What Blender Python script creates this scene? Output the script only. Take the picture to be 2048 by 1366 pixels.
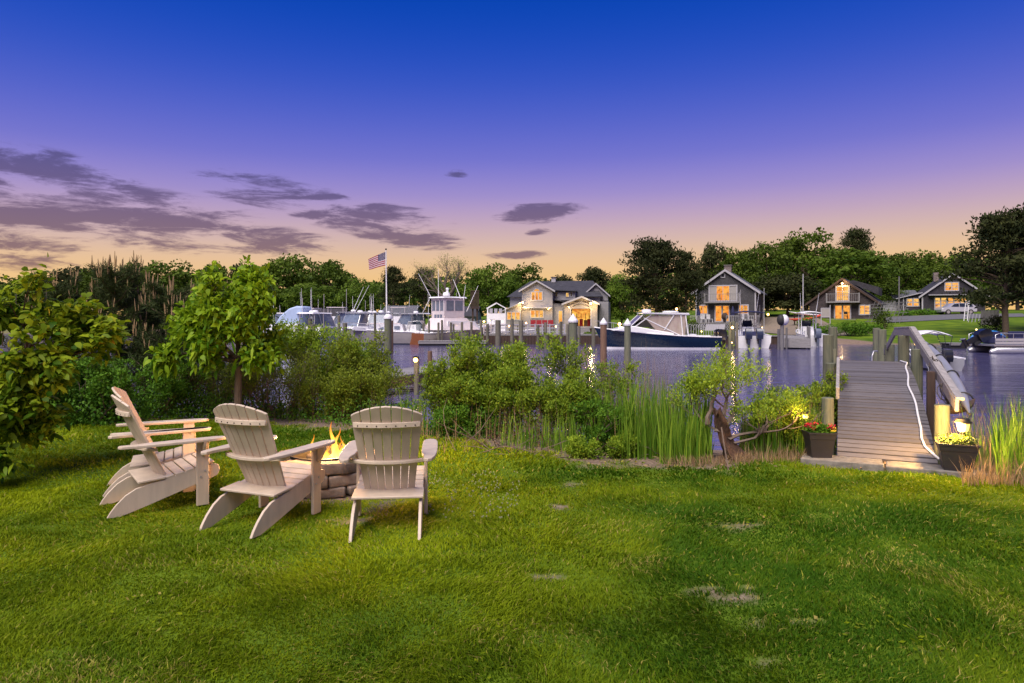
import bpy, bmesh, math, random
import numpy as np
from mathutils import Vector, Matrix

for o in list(bpy.data.objects):
    bpy.data.objects.remove(o)
SC = bpy.context.scene
COL = SC.collection
R = math.radians
F, CX, HZ, CAMZ = 1365.0, 1024.0, 635.0, 1.7
WATER = -0.65

# ------------------------------------------------------------------ camera
cam = bpy.data.cameras.new('camera')
cam.lens = 24.0
cam.sensor_width = 36.0
cam.shift_y = -48.0 / 2048.0
cam.clip_end = 5000
cam_o = bpy.data.objects.new('camera', cam)
COL.objects.link(cam_o)
cam_o.location = (0, 0, CAMZ)
cam_o.rotation_euler = (R(90), 0, 0)
SC.camera = cam_o

# ------------------------------------------------------------------ exposure
SC.view_settings.view_transform = 'Standard'
SC.view_settings.look = 'None'
SC.view_settings.gamma = 1
SC.view_settings.use_curve_mapping = False
EXPO = 1.0
SC.view_settings.exposure = EXPO
GAIN = 2.0 ** EXPO
SC.render.engine = 'CYCLES'
SC.cycles.use_denoising = True
SC.cycles.max_bounces = 6
SC.cycles.diffuse_bounces = 2
SC.cycles.glossy_bounces = 3
SC.cycles.transmission_bounces = 4
SC.cycles.transparent_max_bounces = 8
SC.cycles.sample_clamp_indirect = 8.0
SC.cycles.caustics_reflective = False
SC.cycles.caustics_refractive = False


def lin(r, g, b):
    def f(c):
        c /= 255.0
        return c / 12.92 if c <= 0.04045 else ((c + 0.055) / 1.055) ** 2.4
    return (f(r), f(g), f(b))


# ------------------------------------------------------------------ sky (dusk dome: colour by elevation, drifting clouds)
world = bpy.data.worlds.new('World')
SC.world = world
world.use_nodes = True
wn, wl = world.node_tree.nodes, world.node_tree.links
wn.clear()


def wnode(t, **kw):
    n = wn.new(t)
    for k, v in kw.items():
        setattr(n, k, v)
    return n


tc = wnode('ShaderNodeTexCoord')
sep = wnode('ShaderNodeSeparateXYZ')
wl.new(tc.outputs['Generated'], sep.inputs[0])
ramp = wnode('ShaderNodeValToRGB')
ramp.color_ramp.interpolation = 'B_SPLINE'
stops = [(0.00, (244, 196, 122)), (0.055, (242, 198, 136)), (0.085, (232, 194, 156)), (0.11, (214, 184, 174)),
         (0.14, (194, 166, 190)), (0.175, (160, 144, 206)), (0.225, (114, 116, 208)), (0.30, (64, 92, 200)),
         (0.37, (26, 76, 190)), (0.44, (0, 66, 176)), (0.60, (0, 56, 160)), (1.0, (4, 44, 140))]
cr = ramp.color_ramp
while len(cr.elements) > 1:
    cr.elements.remove(cr.elements[-1])
for i, (p, c) in enumerate(stops):
    e = cr.elements[0] if i == 0 else cr.elements.new(p)
    e.position = p
    e.color = tuple(v / GAIN for v in lin(*c)) + (1,)
# a slow tilt of the bands, warmer and deeper to the left of the sunset
tilt = wnode('ShaderNodeMath', operation='MULTIPLY_ADD')
wl.new(sep.outputs['X'], tilt.inputs[0])
tilt.inputs[1].default_value = -0.012
wl.new(sep.outputs['Z'], tilt.inputs[2])
wl.new(tilt.outputs[0], ramp.inputs[0])
# azimuth / elevation for clouds
az = wnode('ShaderNodeMath', operation='ARCTAN2')
wl.new(sep.outputs['X'], az.inputs[0])
wl.new(sep.outputs['Y'], az.inputs[1])
el = wnode('ShaderNodeMath', operation='ARCSINE')
wl.new(sep.outputs['Z'], el.inputs[0])
ae = wnode('ShaderNodeCombineXYZ')
wl.new(az.outputs[0], ae.inputs[0])
wl.new(el.outputs[0], ae.inputs[1])


def wnoise(scale, det, mscale, rough=0.6, dist=0.0):
    m = wnode('ShaderNodeMapping')
    m.inputs['Scale'].default_value = mscale
    wl.new(ae.outputs[0], m.inputs[0])
    n = wnode('ShaderNodeTexNoise')
    n.inputs['Scale'].default_value = scale
    n.inputs['Detail'].default_value = det
    n.inputs['Roughness'].default_value = rough
    n.inputs['Distortion'].default_value = dist
    wl.new(m.outputs[0], n.inputs['Vector'])
    return n


# cloud banks: (azimuth, elevation, half width, half height, tilt) as seen low over the water
def sky_at(px, py):
    t = (px - CX) / F
    return math.atan(t), math.atan((HZ - py) / F * math.cos(math.atan(t)))


banks = [(120, 345, 190, 40, -12), (-60, 330, 200, 45, -8), (300, 440, 330, 62, -9), (60, 430, 260, 55, -4), (520, 480, 190, 32, -6), (-300, 450, 300, 70, 0),
         (80, 490, 130, 16, 0), (520, 380, 150, 38, -10), (640, 395, 70, 22, -8), (760, 440, 165, 38, -4),
         (820, 478, 130, 24, -6), (1080, 425, 110, 26, 4), (1030, 509, 78, 12, 2), (640, 430, 70, 16, 0),
         (-500, 360, 260, 60, 4), (1075, 465, 30, 9, 10), (915, 347, 34, 9, 0), (60, 525, 120, 20, 0)]
fld = None
for (px, py, hw, hh, ti) in banks:
    a, e = sky_at(px, py)
    a2, e2 = sky_at(px + hw, py)
    m = wnode('ShaderNodeMapping', vector_type='TEXTURE')
    m.inputs['Location'].default_value = (a, e, 0)
    m.inputs['Rotation'].default_value = (0, 0, R(ti * 0.6))
    m.inputs['Scale'].default_value = (abs(a2 - a), hh / F, 1)
    wl.new(ae.outputs[0], m.inputs[0])
    g = wnode('ShaderNodeTexGradient', gradient_type='SPHERICAL')
    wl.new(m.outputs[0], g.inputs[0])
    if fld is None:
        fld = g.outputs['Fac']
    else:
        mx = wnode('ShaderNodeMath', operation='MAXIMUM')
        wl.new(fld, mx.inputs[0])
        wl.new(g.outputs['Fac'], mx.inputs[1])
        fld = mx.outputs[0]
n1 = wnoise(10.0, 10, (0.9, 5.2, 1), 0.66, 0.5)
n2 = wnoise(34.0, 6, (1.0, 3.6, 1), 0.68, 0.4)
s1 = wnode('ShaderNodeMath', operation='MULTIPLY_ADD')      # bank*1.0 + noise*1.5
wl.new(n1.outputs['Fac'], s1.inputs[0])
s1.inputs[1].default_value = 4.4
fk = wnode('ShaderNodeMath', operation='MULTIPLY')
wl.new(fld, fk.inputs[0])
fk.inputs[1].default_value = 1.05
wl.new(fk.outputs[0], s1.inputs[2])
s2 = wnode('ShaderNodeMath', operation='MULTIPLY_ADD')
wl.new(n2.outputs['Fac'], s2.inputs[0])
s2.inputs[1].default_value = 1.3
wl.new(s1.outputs[0], s2.inputs[2])
cm = wnode('ShaderNodeMapRange', interpolation_type='SMOOTHSTEP')
wl.new(s2.outputs[0], cm.inputs['Value'])
cm.inputs['From Min'].default_value = 2.86
cm.inputs['From Max'].default_value = 3.72
gate = wnode('ShaderNodeMapRange', interpolation_type='SMOOTHSTEP')
wl.new(fld, gate.inputs['Value'])
gate.inputs['From Min'].default_value = 0.0
gate.inputs['From Max'].default_value = 0.22
gm = wnode('ShaderNodeMath', operation='MULTIPLY')
wl.new(cm.outputs[0], gm.inputs[0])
wl.new(gate.outputs[0], gm.inputs[1])
gm2 = wnode('ShaderNodeMath', operation='MULTIPLY')
wl.new(gm.outputs[0], gm2.inputs[0])
gm2.inputs[1].default_value = 0.8
cramp = wnode('ShaderNodeValToRGB')           # clouds: warmer low, bluer high
cramp.color_ramp.elements[0].position = 0.05
cramp.color_ramp.elements[0].color = tuple(v / GAIN for v in lin(118, 84, 96)) + (1,)
cramp.color_ramp.elements[1].position = 0.19
cramp.color_ramp.elements[1].color = tuple(v / GAIN for v in lin(82, 76, 122)) + (1,)
wl.new(sep.outputs['Z'], cramp.inputs[0])
cmix = wnode('ShaderNodeMix', data_type='RGBA')
wl.new(gm2.outputs[0], cmix.inputs['Factor'])
wl.new(ramp.outputs[0], cmix.inputs['A'])
wl.new(cramp.outputs[0], cmix.inputs['B'])
bg = wnode('ShaderNodeBackground')
wl.new(cmix.outputs['Result'], bg.inputs[0])
bg.inputs[1].default_value = 1.0
wo = wnode('ShaderNodeOutputWorld')
wl.new(bg.outputs[0], wo.inputs[0])

# ------------------------------------------------------------------ the last soft light from the high sky
sun = bpy.data.lights.new('sun', 'SUN')
sun.energy = 2.9
sun.angle = R(48)
sun.color = (1.0, 0.90, 0.80)
sun_o = bpy.data.objects.new('sun', sun)
COL.objects.link(sun_o)
sun_o.rotation_euler = Vector((0.26, 0.50, -0.83)).to_track_quat('-Z', 'Y').to_euler()


# ------------------------------------------------------------------ helpers
def at(px, py, d):
    return Vector(((px - CX) * d / F, d, CAMZ - (py - HZ) * d / F))


def atx(px, d):
    return (px - CX) * d / F


def atz(py, d):
    return CAMZ - (py - HZ) * d / F


def tag(o, label=None, cat=None, group=None, kind=None):
    if label:
        o['label'] = label
    if cat:
        o['category'] = cat
    if group:
        o['group'] = group
    if kind:
        o['kind'] = kind
    return o


def thing(name, label, cat, loc=(0, 0, 0), rotz=0.0, group=None):
    o = bpy.data.objects.new(name, None)
    COL.objects.link(o)
    o.location = loc
    o.rotation_euler = (0, 0, rotz)
    o.empty_display_size = 0.1
    return tag(o, label, cat, group)


def link(name, me, parent=None, loc=None, rot=None, scale=None):
    o = bpy.data.objects.new(name, me)
    COL.objects.link(o)
    if parent is not None:
        o.parent = parent
    if loc is not None:
        o.location = loc
    if rot is not None:
        o.rotation_euler = rot
    if scale is not None:
        o.scale = scale
    return o


def copy_tree(o, parent=None):
    c = o.copy()
    COL.objects.link(c)
    c.parent = parent
    for ch in list(o.children):
        copy_tree(ch, c)
    return c


ORD = ['first', 'second', 'third', 'fourth', 'fifth', 'sixth', 'seventh', 'eighth', 'ninth', 'tenth', 'eleventh', 'twelfth', 'thirteenth', 'fourteenth', 'fifteenth', 'sixteenth']


class MB:
    def __init__(self):
        self.v, self.f, self.mi, self.m = [], [], [], 0

    def add(self, vs, fs):
        o = len(self.v)
        self.v += [tuple(p) for p in vs]
        self.f += [[i + o for i in f] for f in fs]
        self.mi += [self.m] * len(fs)
        return self

    def box(self, c, s, rot=None):
        c = Vector(c)
        hx, hy, hz = s[0] / 2, s[1] / 2, s[2] / 2
        P = [Vector((x, y, z)) for z in (-hz, hz) for y in (-hy, hy) for x in (-hx, hx)]
        if rot is not None:
            P = [rot @ p for p in P]
        return self.add([p + c for p in P], [[0, 2, 3, 1], [4, 5, 7, 6], [0, 1, 5, 4], [2, 6, 7, 3], [0, 4, 6, 2], [1, 3, 7, 5]])

    def b2(self, x0, x1, y0, y1, z0, z1):
        return self.box(((x0 + x1) / 2, (y0 + y1) / 2, (z0 + z1) / 2), (x1 - x0, y1 - y0, z1 - z0))

    def bar(self, p0, p1, w, h, up=(0, 0, 1)):
        p0, p1 = Vector(p0), Vector(p1)
        d = (p1 - p0)
        L = d.length
        d = d / max(L, 1e-9)
        s = d.cross(Vector(up))
        if s.length < 1e-4:
            s = d.cross(Vector((1, 0, 0)))
        s.normalize()
        u = s.cross(d)
        M = Matrix((s, d, u)).transposed()
        return self.box((p0 + p1) / 2, (w, L, h), M)

    def tube(self, pts, r, n=6, caps=True):
        pts = [Vector(p) for p in pts]
        rs = r if isinstance(r, (list, tuple)) else [r] * len(pts)
        vs, fs = [], []
        s = None
        for i, p in enumerate(pts):
            d = (pts[min(i + 1, len(pts) - 1)] - pts[max(i - 1, 0)])
            d.normalize()
            if s is None:
                s = d.cross(Vector((0, 0, 1)))
                if s.length < 0.05:
                    s = d.cross(Vector((1, 0, 0)))
            s = s - d * s.dot(d)
            s.normalize()
            u = d.cross(s)
            for k in range(n):
                a = 2 * math.pi * k / n
                vs.append(p + (s * math.cos(a) + u * math.sin(a)) * rs[i])
        for i in range(len(pts) - 1):
            for k in range(n):
                a, b = i * n + k, i * n + (k + 1) % n
                fs.append([a, b, b + n, a + n])
        if caps:
            fs.append([k for k in range(n)][::-1])
            fs.append([(len(pts) - 1) * n + k for k in range(n)])
        return self.add(vs, fs)

    def cyl(self, p0, p1, r0, r1=None, n=10):
        return self.tube([p0, p1], [r0, r0 if r1 is None else r1], n)

    def prism(self, pts, ext):
        ext = Vector(ext)
        a = [Vector(p) for p in pts]
        n = len(a)
        vs = a + [p + ext for p in a]
        fs = [list(range(n))[::-1], [n + i for i in range(n)]]
        for i in range(n):
            j = (i + 1) % n
            fs.append([i, j, n + j, n + i])
        return self.add(vs, fs)

    def lathe(self, prof, n=12, c=(0, 0, 0), sx=1.0, sy=1.0):
        vs, fs = [], []
        for (r, z) in prof:
            for k in range(n):
                a = 2 * math.pi * k / n
                vs.append((c[0] + r * math.cos(a) * sx, c[1] + r * math.sin(a) * sy, c[2] + z))
        for i in range(len(prof) - 1):
            for k in range(n):
                a, b = i * n + k, i * n + (k + 1) % n
                fs.append([a, b, b + n, a + n])
        fs.append([k for k in range(n)][::-1])
        fs.append([(len(prof) - 1) * n + k for k in range(n)])
        return self.add(vs, fs)

    def ball(self, c, r, n=10, sc=(1, 1, 1)):
        k = max(3, n // 2)
        prof = [(max(1e-4, math.sin(math.pi * i / k)) * r, -math.cos(math.pi * i / k) * r * sc[2]) for i in range(k + 1)]
        return self.lathe(prof, n, c, sc[0], sc[1])

    def grid(self, rows):
        m = len(rows[0])
        vs = [p for r_ in rows for p in r_]
        fs = [[i * m + k, i * m + k + 1, (i + 1) * m + k + 1, (i + 1) * m + k] for i in range(len(rows) - 1) for k in range(m - 1)]
        return self.add(vs, fs)

    def poly(self, pts):
        return self.add(pts, [list(range(len(pts)))])

    def mesh(self, name, mat, smooth=None):
        me = bpy.data.meshes.new(name)
        me.from_pydata(self.v, [], self.f)
        mats = mat if isinstance(mat, (list, tuple)) else [mat]
        for m_ in mats:
            me.materials.append(m_)
        if len(mats) > 1:
            me.polygons.foreach_set('material_index', self.mi)
        bm = bmesh.new()
        bm.from_mesh(me)
        bmesh.ops.recalc_face_normals(bm, faces=bm.faces)
        bm.to_mesh(me)
        bm.free()
        if smooth is not None:
            me.polygons.foreach_set('use_smooth', [True] * len(me.polygons))
            me.set_sharp_from_angle(angle=R(smooth))
        me.update()
        return me

    def build(self, name, mat, parent=None, smooth=None, bevel=0.0, loc=None, rot=None, seg=1):
        o = link(name, self.mesh(name, mat, smooth), parent, loc, rot)
        if bevel:
            b = o.modifiers.new('bevel', 'BEVEL')
            b.width = bevel
            b.segments = seg
            b.limit_method = 'ANGLE'
        return o


def np_mesh(name, V, Fa, mat, tint=None, smooth=False):
    """vertices (n,3), faces (m,k) all of one size, optional per-vertex tint."""
    me = bpy.data.meshes.new(name)
    V = np.ascontiguousarray(V, dtype=np.float32)
    Fa = np.ascontiguousarray(Fa, dtype=np.int32)
    m, k = Fa.shape
    me.vertices.add(len(V))
    me.vertices.foreach_set('co', V.ravel())
    me.loops.add(m * k)
    me.loops.foreach_set('vertex_index', Fa.ravel())
    me.polygons.add(m)
    me.polygons.foreach_set('loop_start', np.arange(0, m * k, k, dtype=np.int32))
    if smooth:
        me.polygons.foreach_set('use_smooth', np.ones(m, dtype=bool))
    me.update(calc_edges=True)
    me.materials.append(mat)
    if tint is not None:
        a = me.attributes.new('tint', 'FLOAT', 'POINT')
        a.data.foreach_set('value', np.ascontiguousarray(tint, dtype=np.float32))
    return me


def unit(a):
    return a / np.maximum(np.linalg.norm(a, axis=1, keepdims=True), 1e-9)


def leaf_arrays(P, D, N, L, W, tint, kind='rhomb', droop=0.0):
    """leaves at P along D, facing N.  rhomb: one quad.  blade: folded drooping leaf of 4 triangles."""
    n = len(P)
    D = unit(D)
    S = unit(np.cross(D, N))
    L = np.broadcast_to(L, (n,))[:, None]
    W = np.broadcast_to(W, (n,))[:, None]
    if kind == 'rhomb':
        V = np.stack([P, P + D * L * .5 - S * W * .5, P + D * L, P + D * L * .5 + S * W * .5], 1).reshape(-1, 3)
        Fa = np.arange(n * 4).reshape(n, 4)
        return V, Fa, np.repeat(tint, 4)
    Z = np.array([0, 0, -1.0])
    N2 = unit(np.cross(S, D))
    c1 = P + D * L * .33 + N2 * W * .10
    c2 = P + D * L * .70 + Z * L * droop * .35 + N2 * W * .10
    tip = P + D * L + Z * L * droop
    V = np.stack([P, c1 - S * W * .5, c1 + S * W * .5, c2 - S * W * .42, c2 + S * W * .42, tip], 1).reshape(-1, 3)
    b = (np.arange(n) * 6)[:, None]
    T = np.array([[0, 2, 1], [1, 2, 4], [1, 4, 3], [3, 4, 5]])
    Fa = (b[:, :, None] + T[None]).reshape(-1, 3)
    return V, Fa, np.repeat(tint, 6)


def vnoise(x, y, scale, seed):
    rg = np.random.default_rng(seed)
    G = rg.random((64, 64))
    u, v = np.asarray(x) / scale + 31.3, np.asarray(y) / scale + 17.7
    i, j = np.floor(u).astype(int), np.floor(v).astype(int)
    fu, fv = u - i, v - j
    fu, fv = fu * fu * (3 - 2 * fu), fv * fv * (3 - 2 * fv)
    g = lambda a, b: G[a % 64, b % 64]
    return (g(i, j) * (1 - fu) + g(i + 1, j) * fu) * (1 - fv) + (g(i, j + 1) * (1 - fu) + g(i + 1, j + 1) * fu) * fv


# ------------------------------------------------------------------ materials
MATS = {}


def pmat(name, col, rough=0.6, var=0.18, scale=6.0, bump=0.15, stretch=(1, 1, 1), metal=0.0, rnd=0.0, emit=None, es=1.0,
         col2=None, spec=0.5, coat=0.0, bdist=0.01, alpha=1.0, trans=0.0):
    m = bpy.data.materials.new(name)
    m.use_nodes = True
    nt = m.node_tree
    n, l = nt.nodes, nt.links
    p = n['Principled BSDF']
    p.inputs['Roughness'].default_value = rough
    p.inputs['Metallic'].default_value = metal
    p.inputs['Specular IOR Level'].default_value = spec
    p.inputs['Coat Weight'].default_value = coat
    p.inputs['Alpha'].default_value = alpha
    p.inputs['Transmission Weight'].default_value = trans
    t = n.new('ShaderNodeTexCoord')
    mp = n.new('ShaderNodeMapping')
    mp.inputs['Scale'].default_value = stretch
    l.new(t.outputs['Object'], mp.inputs[0])
    no = n.new('ShaderNodeTexNoise')
    no.inputs['Scale'].default_value = scale
    no.inputs['Detail'].default_value = 6
    no.inputs['Roughness'].default_value = 0.65
    l.new(mp.outputs[0], no.inputs['Vector'])
    src = mp.outputs[0]
    mx = n.new('ShaderNodeMix')
    mx.data_type = 'RGBA'
    c2 = col2 if col2 else tuple(min(1, c * (1 + var)) for c in col)
    c1 = col if col2 else tuple(c * (1 - var) for c in col)
    mx.inputs['A'].default_value = (*c1, 1)
    mx.inputs['B'].default_value = (*c2, 1)
    mr = n.new('ShaderNodeMapRange')
    mr.inputs['From Min'].default_value = 0.3
    mr.inputs['From Max'].default_value = 0.7
    l.new(no.outputs['Fac'], mr.inputs['Value'])
    l.new(mr.outputs[0], mx.inputs['Factor'])
    out = mx.outputs['Result']
    if rnd:
        oi = n.new('ShaderNodeObjectInfo')
        r2 = n.new('ShaderNodeMapRange')
        r2.inputs['To Min'].default_value = 1 - rnd
        r2.inputs['To Max'].default_value = 1 + rnd
        l.new(oi.outputs['Random'], r2.inputs['Value'])
        hs = n.new('ShaderNodeHueSaturation')
        l.new(r2.outputs[0], hs.inputs['Value'])
        l.new(out, hs.inputs['Color'])
        out = hs.outputs[0]
        ad = n.new('ShaderNodeVectorMath')
        ad.operation = 'ADD'
        l.new(mp.outputs[0], ad.inputs[0])
        cb = n.new('ShaderNodeVectorMath')
        cb.operation = 'SCALE'
        cb.inputs[0].default_value = (17, 31, 23)
        l.new(oi.outputs['Random'], cb.inputs['Scale'])
        l.new(cb.outputs[0], ad.inputs[1])
        l.new(ad.outputs[0], no.inputs['Vector'])
    l.new(out, p.inputs['Base Color'])
    if bump:
        b = n.new('ShaderNodeBump')
        b.inputs['Strength'].default_value = bump
        b.inputs['Distance'].default_value = bdist
        l.new(no.outputs['Fac'], b.inputs['Height'])
        l.new(b.outputs[0], p.inputs['Normal'])
    if emit:
        p.inputs['Emission Color'].default_value = (*emit, 1)
        p.inputs['Emission Strength'].default_value = es / GAIN
    MATS[name] = m
    return m


def leafmat(name, c1, c2, trans=0.35, rough=0.5, spec=0.14, c3=None):
    m = bpy.data.materials.new(name)
    m.use_nodes = True
    nt = m.node_tree
    n, l = nt.nodes, nt.links
    p = n['Principled BSDF']
    p.inputs['Roughness'].default_value = rough
    p.inputs['Specular IOR Level'].default_value = spec
    a = n.new('ShaderNodeAttribute')
    a.attribute_name = 'tint'
    rp = n.new('ShaderNodeValToRGB')
    e = rp.color_ramp.elements
    e[0].color = (*c1, 1)
    e[1].color = (*c2, 1)
    e[1].position = 0.8 if c3 else 1.0
    if c3:
        x = e.new(1.0)
        x.color = (*c3, 1)
    l.new(a.outputs['Fac'], rp.inputs[0])
    oi = n.new('ShaderNodeObjectInfo')
    r2 = n.new('ShaderNodeMapRange')
    r2.inputs['To Min'].default_value = 0.85
    r2.inputs['To Max'].default_value = 1.15
    l.new(oi.outputs['Random'], r2.inputs['Value'])
    hs = n.new('ShaderNodeHueSaturation')
    l.new(r2.outputs[0], hs.inputs['Value'])
    l.new(rp.outputs[0], hs.inputs['Color'])
    l.new(hs.outputs[0], p.inputs['Base Color'])
    tr = n.new('ShaderNodeBsdfTranslucent')
    l.new(hs.outputs[0], tr.inputs[0])
    mx = n.new('ShaderNodeMixShader')
    mx.inputs[0].default_value = trans
    l.new(p.outputs[0], mx.inputs[1])
    l.new(tr.outputs[0], mx.inputs[2])
    l.new(mx.outputs[0], n['Material Output'].inputs[0])
    MATS[name] = m
    return m


def sidingmat(name, col, course=0.14, width=0.0, var=0.25, bump=0.5, rough=0.8, horiz=True):
    """courses of clapboard (width 0) or shingles (width > 0), seen from far."""
    m = bpy.data.materials.new(name)
    m.use_nodes = True
    n, l = m.node_tree.nodes, m.node_tree.links
    p = n['Principled BSDF']
    p.inputs['Roughness'].default_value = rough
    t = n.new('ShaderNodeTexCoord')
    sx = n.new('ShaderNodeSeparateXYZ')
    l.new(t.outputs['Object'], sx.inputs[0])
    ad = n.new('ShaderNodeMath')
    l.new(sx.outputs[0], ad.inputs[0])
    l.new(sx.outputs[1], ad.inputs[1])
    cb = n.new('ShaderNodeCombineXYZ')
    l.new(ad.outputs[0], cb.inputs[0])
    l.new(sx.outputs[2], cb.inputs[1])
    br = n.new('ShaderNodeTexBrick')
    br.inputs['Scale'].default_value = 1.0
    br.inputs['Brick Width'].default_value = width if width else 8.0
    br.inputs['Row Height'].default_value = course
    br.inputs['Mortar Size'].default_value = 0.012
    br.inputs['Color1'].default_value = (*[c * (1 - var) for c in col], 1)
    br.inputs['Color2'].default_value = (*[c * (1 + var) for c in col], 1)
    br.inputs['Mortar'].default_value = (*[c * 0.45 for c in col], 1)
    l.new(cb.outputs[0], br.inputs['Vector'])
    no = n.new('ShaderNodeTexNoise')
    no.inputs['Scale'].default_value = 1.3
    no.inputs['Detail'].default_value = 5
    l.new(t.outputs['Object'], no.inputs['Vector'])
    hs = n.new('ShaderNodeHueSaturation')
    mr = n.new('ShaderNodeMapRange')
    mr.inputs['To Min'].default_value = 0.7
    mr.inputs['To Max'].default_value = 1.3
    l.new(no.outputs['Fac'], mr.inputs['Value'])
    l.new(mr.outputs[0], hs.inputs['Value'])
    l.new(br.outputs['Color'], hs.inputs['Color'])
    l.new(hs.outputs[0], p.inputs['Base Color'])
    b = n.new('ShaderNodeBump')
    b.inputs['Strength'].default_value = bump
    b.inputs['Distance'].default_value = 0.02
    b.invert = True
    l.new(br.outputs['Fac'], b.inputs['Height'])
    l.new(b.outputs[0], p.inputs['Normal'])
    MATS[name] = m
    return m


def glowmat(name, c1, c2, strength, scale=2.0, stretch=(1, 1, 1)):
    """a lit window: warm room light behind the pane, brighter and dimmer by patches."""
    m = bpy.data.materials.new(name)
    m.use_nodes = True
    n, l = m.node_tree.nodes, m.node_tree.links
    p = n['Principled BSDF']
    p.inputs['Base Color'].default_value = (0.02, 0.015, 0.01, 1)
    p.inputs['Roughness'].default_value = 0.15
    t = n.new('ShaderNodeTexCoord')
    mp = n.new('ShaderNodeMapping')
    mp.inputs['Scale'].default_value = stretch
    l.new(t.outputs['Object'], mp.inputs[0])
    oi = n.new('ShaderNodeObjectInfo')
    ad = n.new('ShaderNodeVectorMath')
    l.new(mp.outputs[0], ad.inputs[0])
    l.new(oi.outputs['Location'], ad.inputs[1])
    no = n.new('ShaderNodeTexNoise')
    no.inputs['Scale'].default_value = scale
    no.inputs['Detail'].default_value = 3
    l.new(ad.outputs[0], no.inputs['Vector'])
    rp = n.new('ShaderNodeValToRGB')
    rp.color_ramp.elements[0].position = 0.32
    rp.color_ramp.elements[1].position = 0.62
    rp.color_ramp.elements[0].color = (*c1, 1)
    rp.color_ramp.elements[1].color = (*c2, 1)
    l.new(no.outputs['Fac'], rp.inputs[0])
    # curtain folds and dark furniture against the room light
    wv = n.new('ShaderNodeTexWave')
    wv.inputs['Scale'].default_value = 2.2
    wv.inputs['Distortion'].default_value = 3.0
    wv.inputs['Detail Scale'].default_value = 0.6
    l.new(ad.outputs[0], wv.inputs['Vector'])
    wr = n.new('ShaderNodeMapRange')
    wr.inputs['To Min'].default_value = 0.62
    wr.inputs['To Max'].default_value = 1.12
    l.new(wv.outputs['Fac'], wr.inputs['Value'])
    n5 = n.new('ShaderNodeTexNoise')
    n5.inputs['Scale'].default_value = 3.1
    n5.inputs['Detail'].default_value = 4
    l.new(ad.outputs[0], n5.inputs['Vector'])
    r5 = n.new('ShaderNodeMapRange')
    r5.inputs['From Min'].default_value = 0.36
    r5.inputs['From Max'].default_value = 0.46
    r5.inputs['To Min'].default_value = 0.45
    l.new(n5.outputs['Fac'], r5.inputs['Value'])
    mm = n.new('ShaderNodeMath')
    mm.operation = 'MULTIPLY'
    l.new(wr.outputs[0], mm.inputs[0])
    l.new(r5.outputs[0], mm.inputs[1])
    ms = n.new('ShaderNodeMath')
    ms.operation = 'MULTIPLY'
    l.new(mm.outputs[0], ms.inputs[0])
    ms.inputs[1].default_value = strength * 1.15 / GAIN
    l.new(rp.outputs[0], p.inputs['Emission Color'])
    l.new(ms.outputs[0], p.inputs['Emission Strength'])
    MATS[name] = m
    return m


M_chair = pmat('chair_paint', (0.53, 0.43, 0.335), 0.5, 0.14, 9, 0.10, (1, 1, 0.15), bdist=0.002, rnd=0.05)
M_stone = pmat('pit_stone', (0.085, 0.062, 0.05), 0.9, 0.45, 9, 0.7, bdist=0.02, rnd=0.3, col2=(0.22, 0.17, 0.14))
M_ash = pmat('ash', (0.06, 0.055, 0.05), 0.95, 0.6, 20, 0.6)
M_char = pmat('charred_log', (0.03, 0.022, 0.018), 0.95, 0.5, 25, 0.8)
M_iron = pmat('iron', (0.04, 0.035, 0.03), 0.6, 0.2, 20, 0.2, metal=0.8)
M_deck = pmat('weathered_plank', (0.115, 0.105, 0.112), 0.75, 0.25, 7, 0.35, (1, 12, 12), rnd=0.2, bdist=0.004)
M_rail = pmat('weathered_rail', (0.29, 0.265, 0.25), 0.8, 0.35, 5, 0.5, (8, 1.2, 8), rnd=0.1, bdist=0.006)
M_post = pmat('treated_post', (0.075, 0.09, 0.06), 0.85, 0.3, 5, 0.6, (9, 9, 0.6), rnd=0.18, bdist=0.01, col2=(0.17, 0.165, 0.11))
M_pile = pmat('marina_piling', (0.075, 0.075, 0.058), 0.9, 0.35, 5, 0.5, (6, 6, 0.7), rnd=0.25, col2=(0.19, 0.17, 0.13))
M_pilebrown = pmat('brown_piling', (0.10, 0.055, 0.035), 0.9, 0.35, 5, 0.5, (6, 6, 0.7), rnd=0.2, col2=(0.2, 0.12, 0.08))
M_white = pmat('white_paint', (0.72, 0.71, 0.74), 0.45, 0.06, 8, 0.03)
M_gel = pmat('white_gelcoat', (0.80, 0.80, 0.83), 0.25, 0.06, 3, 0.0, rnd=0.06, coat=0.3)
M_cream = pmat('cream_gelcoat', (0.42, 0.38, 0.33), 0.35, 0.08, 3, 0.0)
M_greyhull = pmat('grey_hull', (0.33, 0.31, 0.30), 0.35, 0.08, 3, 0.0)
M_navy = pmat('navy_gelcoat', (0.002, 0.016, 0.042), 0.16, 0.1, 2, 0.0, coat=0.4)
M_antifoul = pmat('bottom_paint', (0.02, 0.03, 0.05), 0.8, 0.2, 6, 0.1)
M_teak = pmat('varnished_transom', (0.22, 0.075, 0.025), 0.3, 0.35, 4, 0.1, (1, 1, 7), coat=0.4)
M_glass = pmat('tinted_glass', (0.02, 0.025, 0.035), 0.08, 0.2, 3, 0.0)
M_vinyl = pmat('clear_vinyl', (0.52, 0.40, 0.34), 0.2, 0.4, 3, 0.2, (1, 1, 0.6), col2=(0.70, 0.60, 0.54), alpha=0.5)
M_boatglass = pmat('boat_glass', (0.16, 0.20, 0.29), 0.1, 0.2, 3, 0.0, alpha=0.8)
M_canvas = pmat('white_canvas', (0.66, 0.59, 0.61), 0.8, 0.1, 4, 0.25, (1, 1, 0.3), bdist=0.05)
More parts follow.
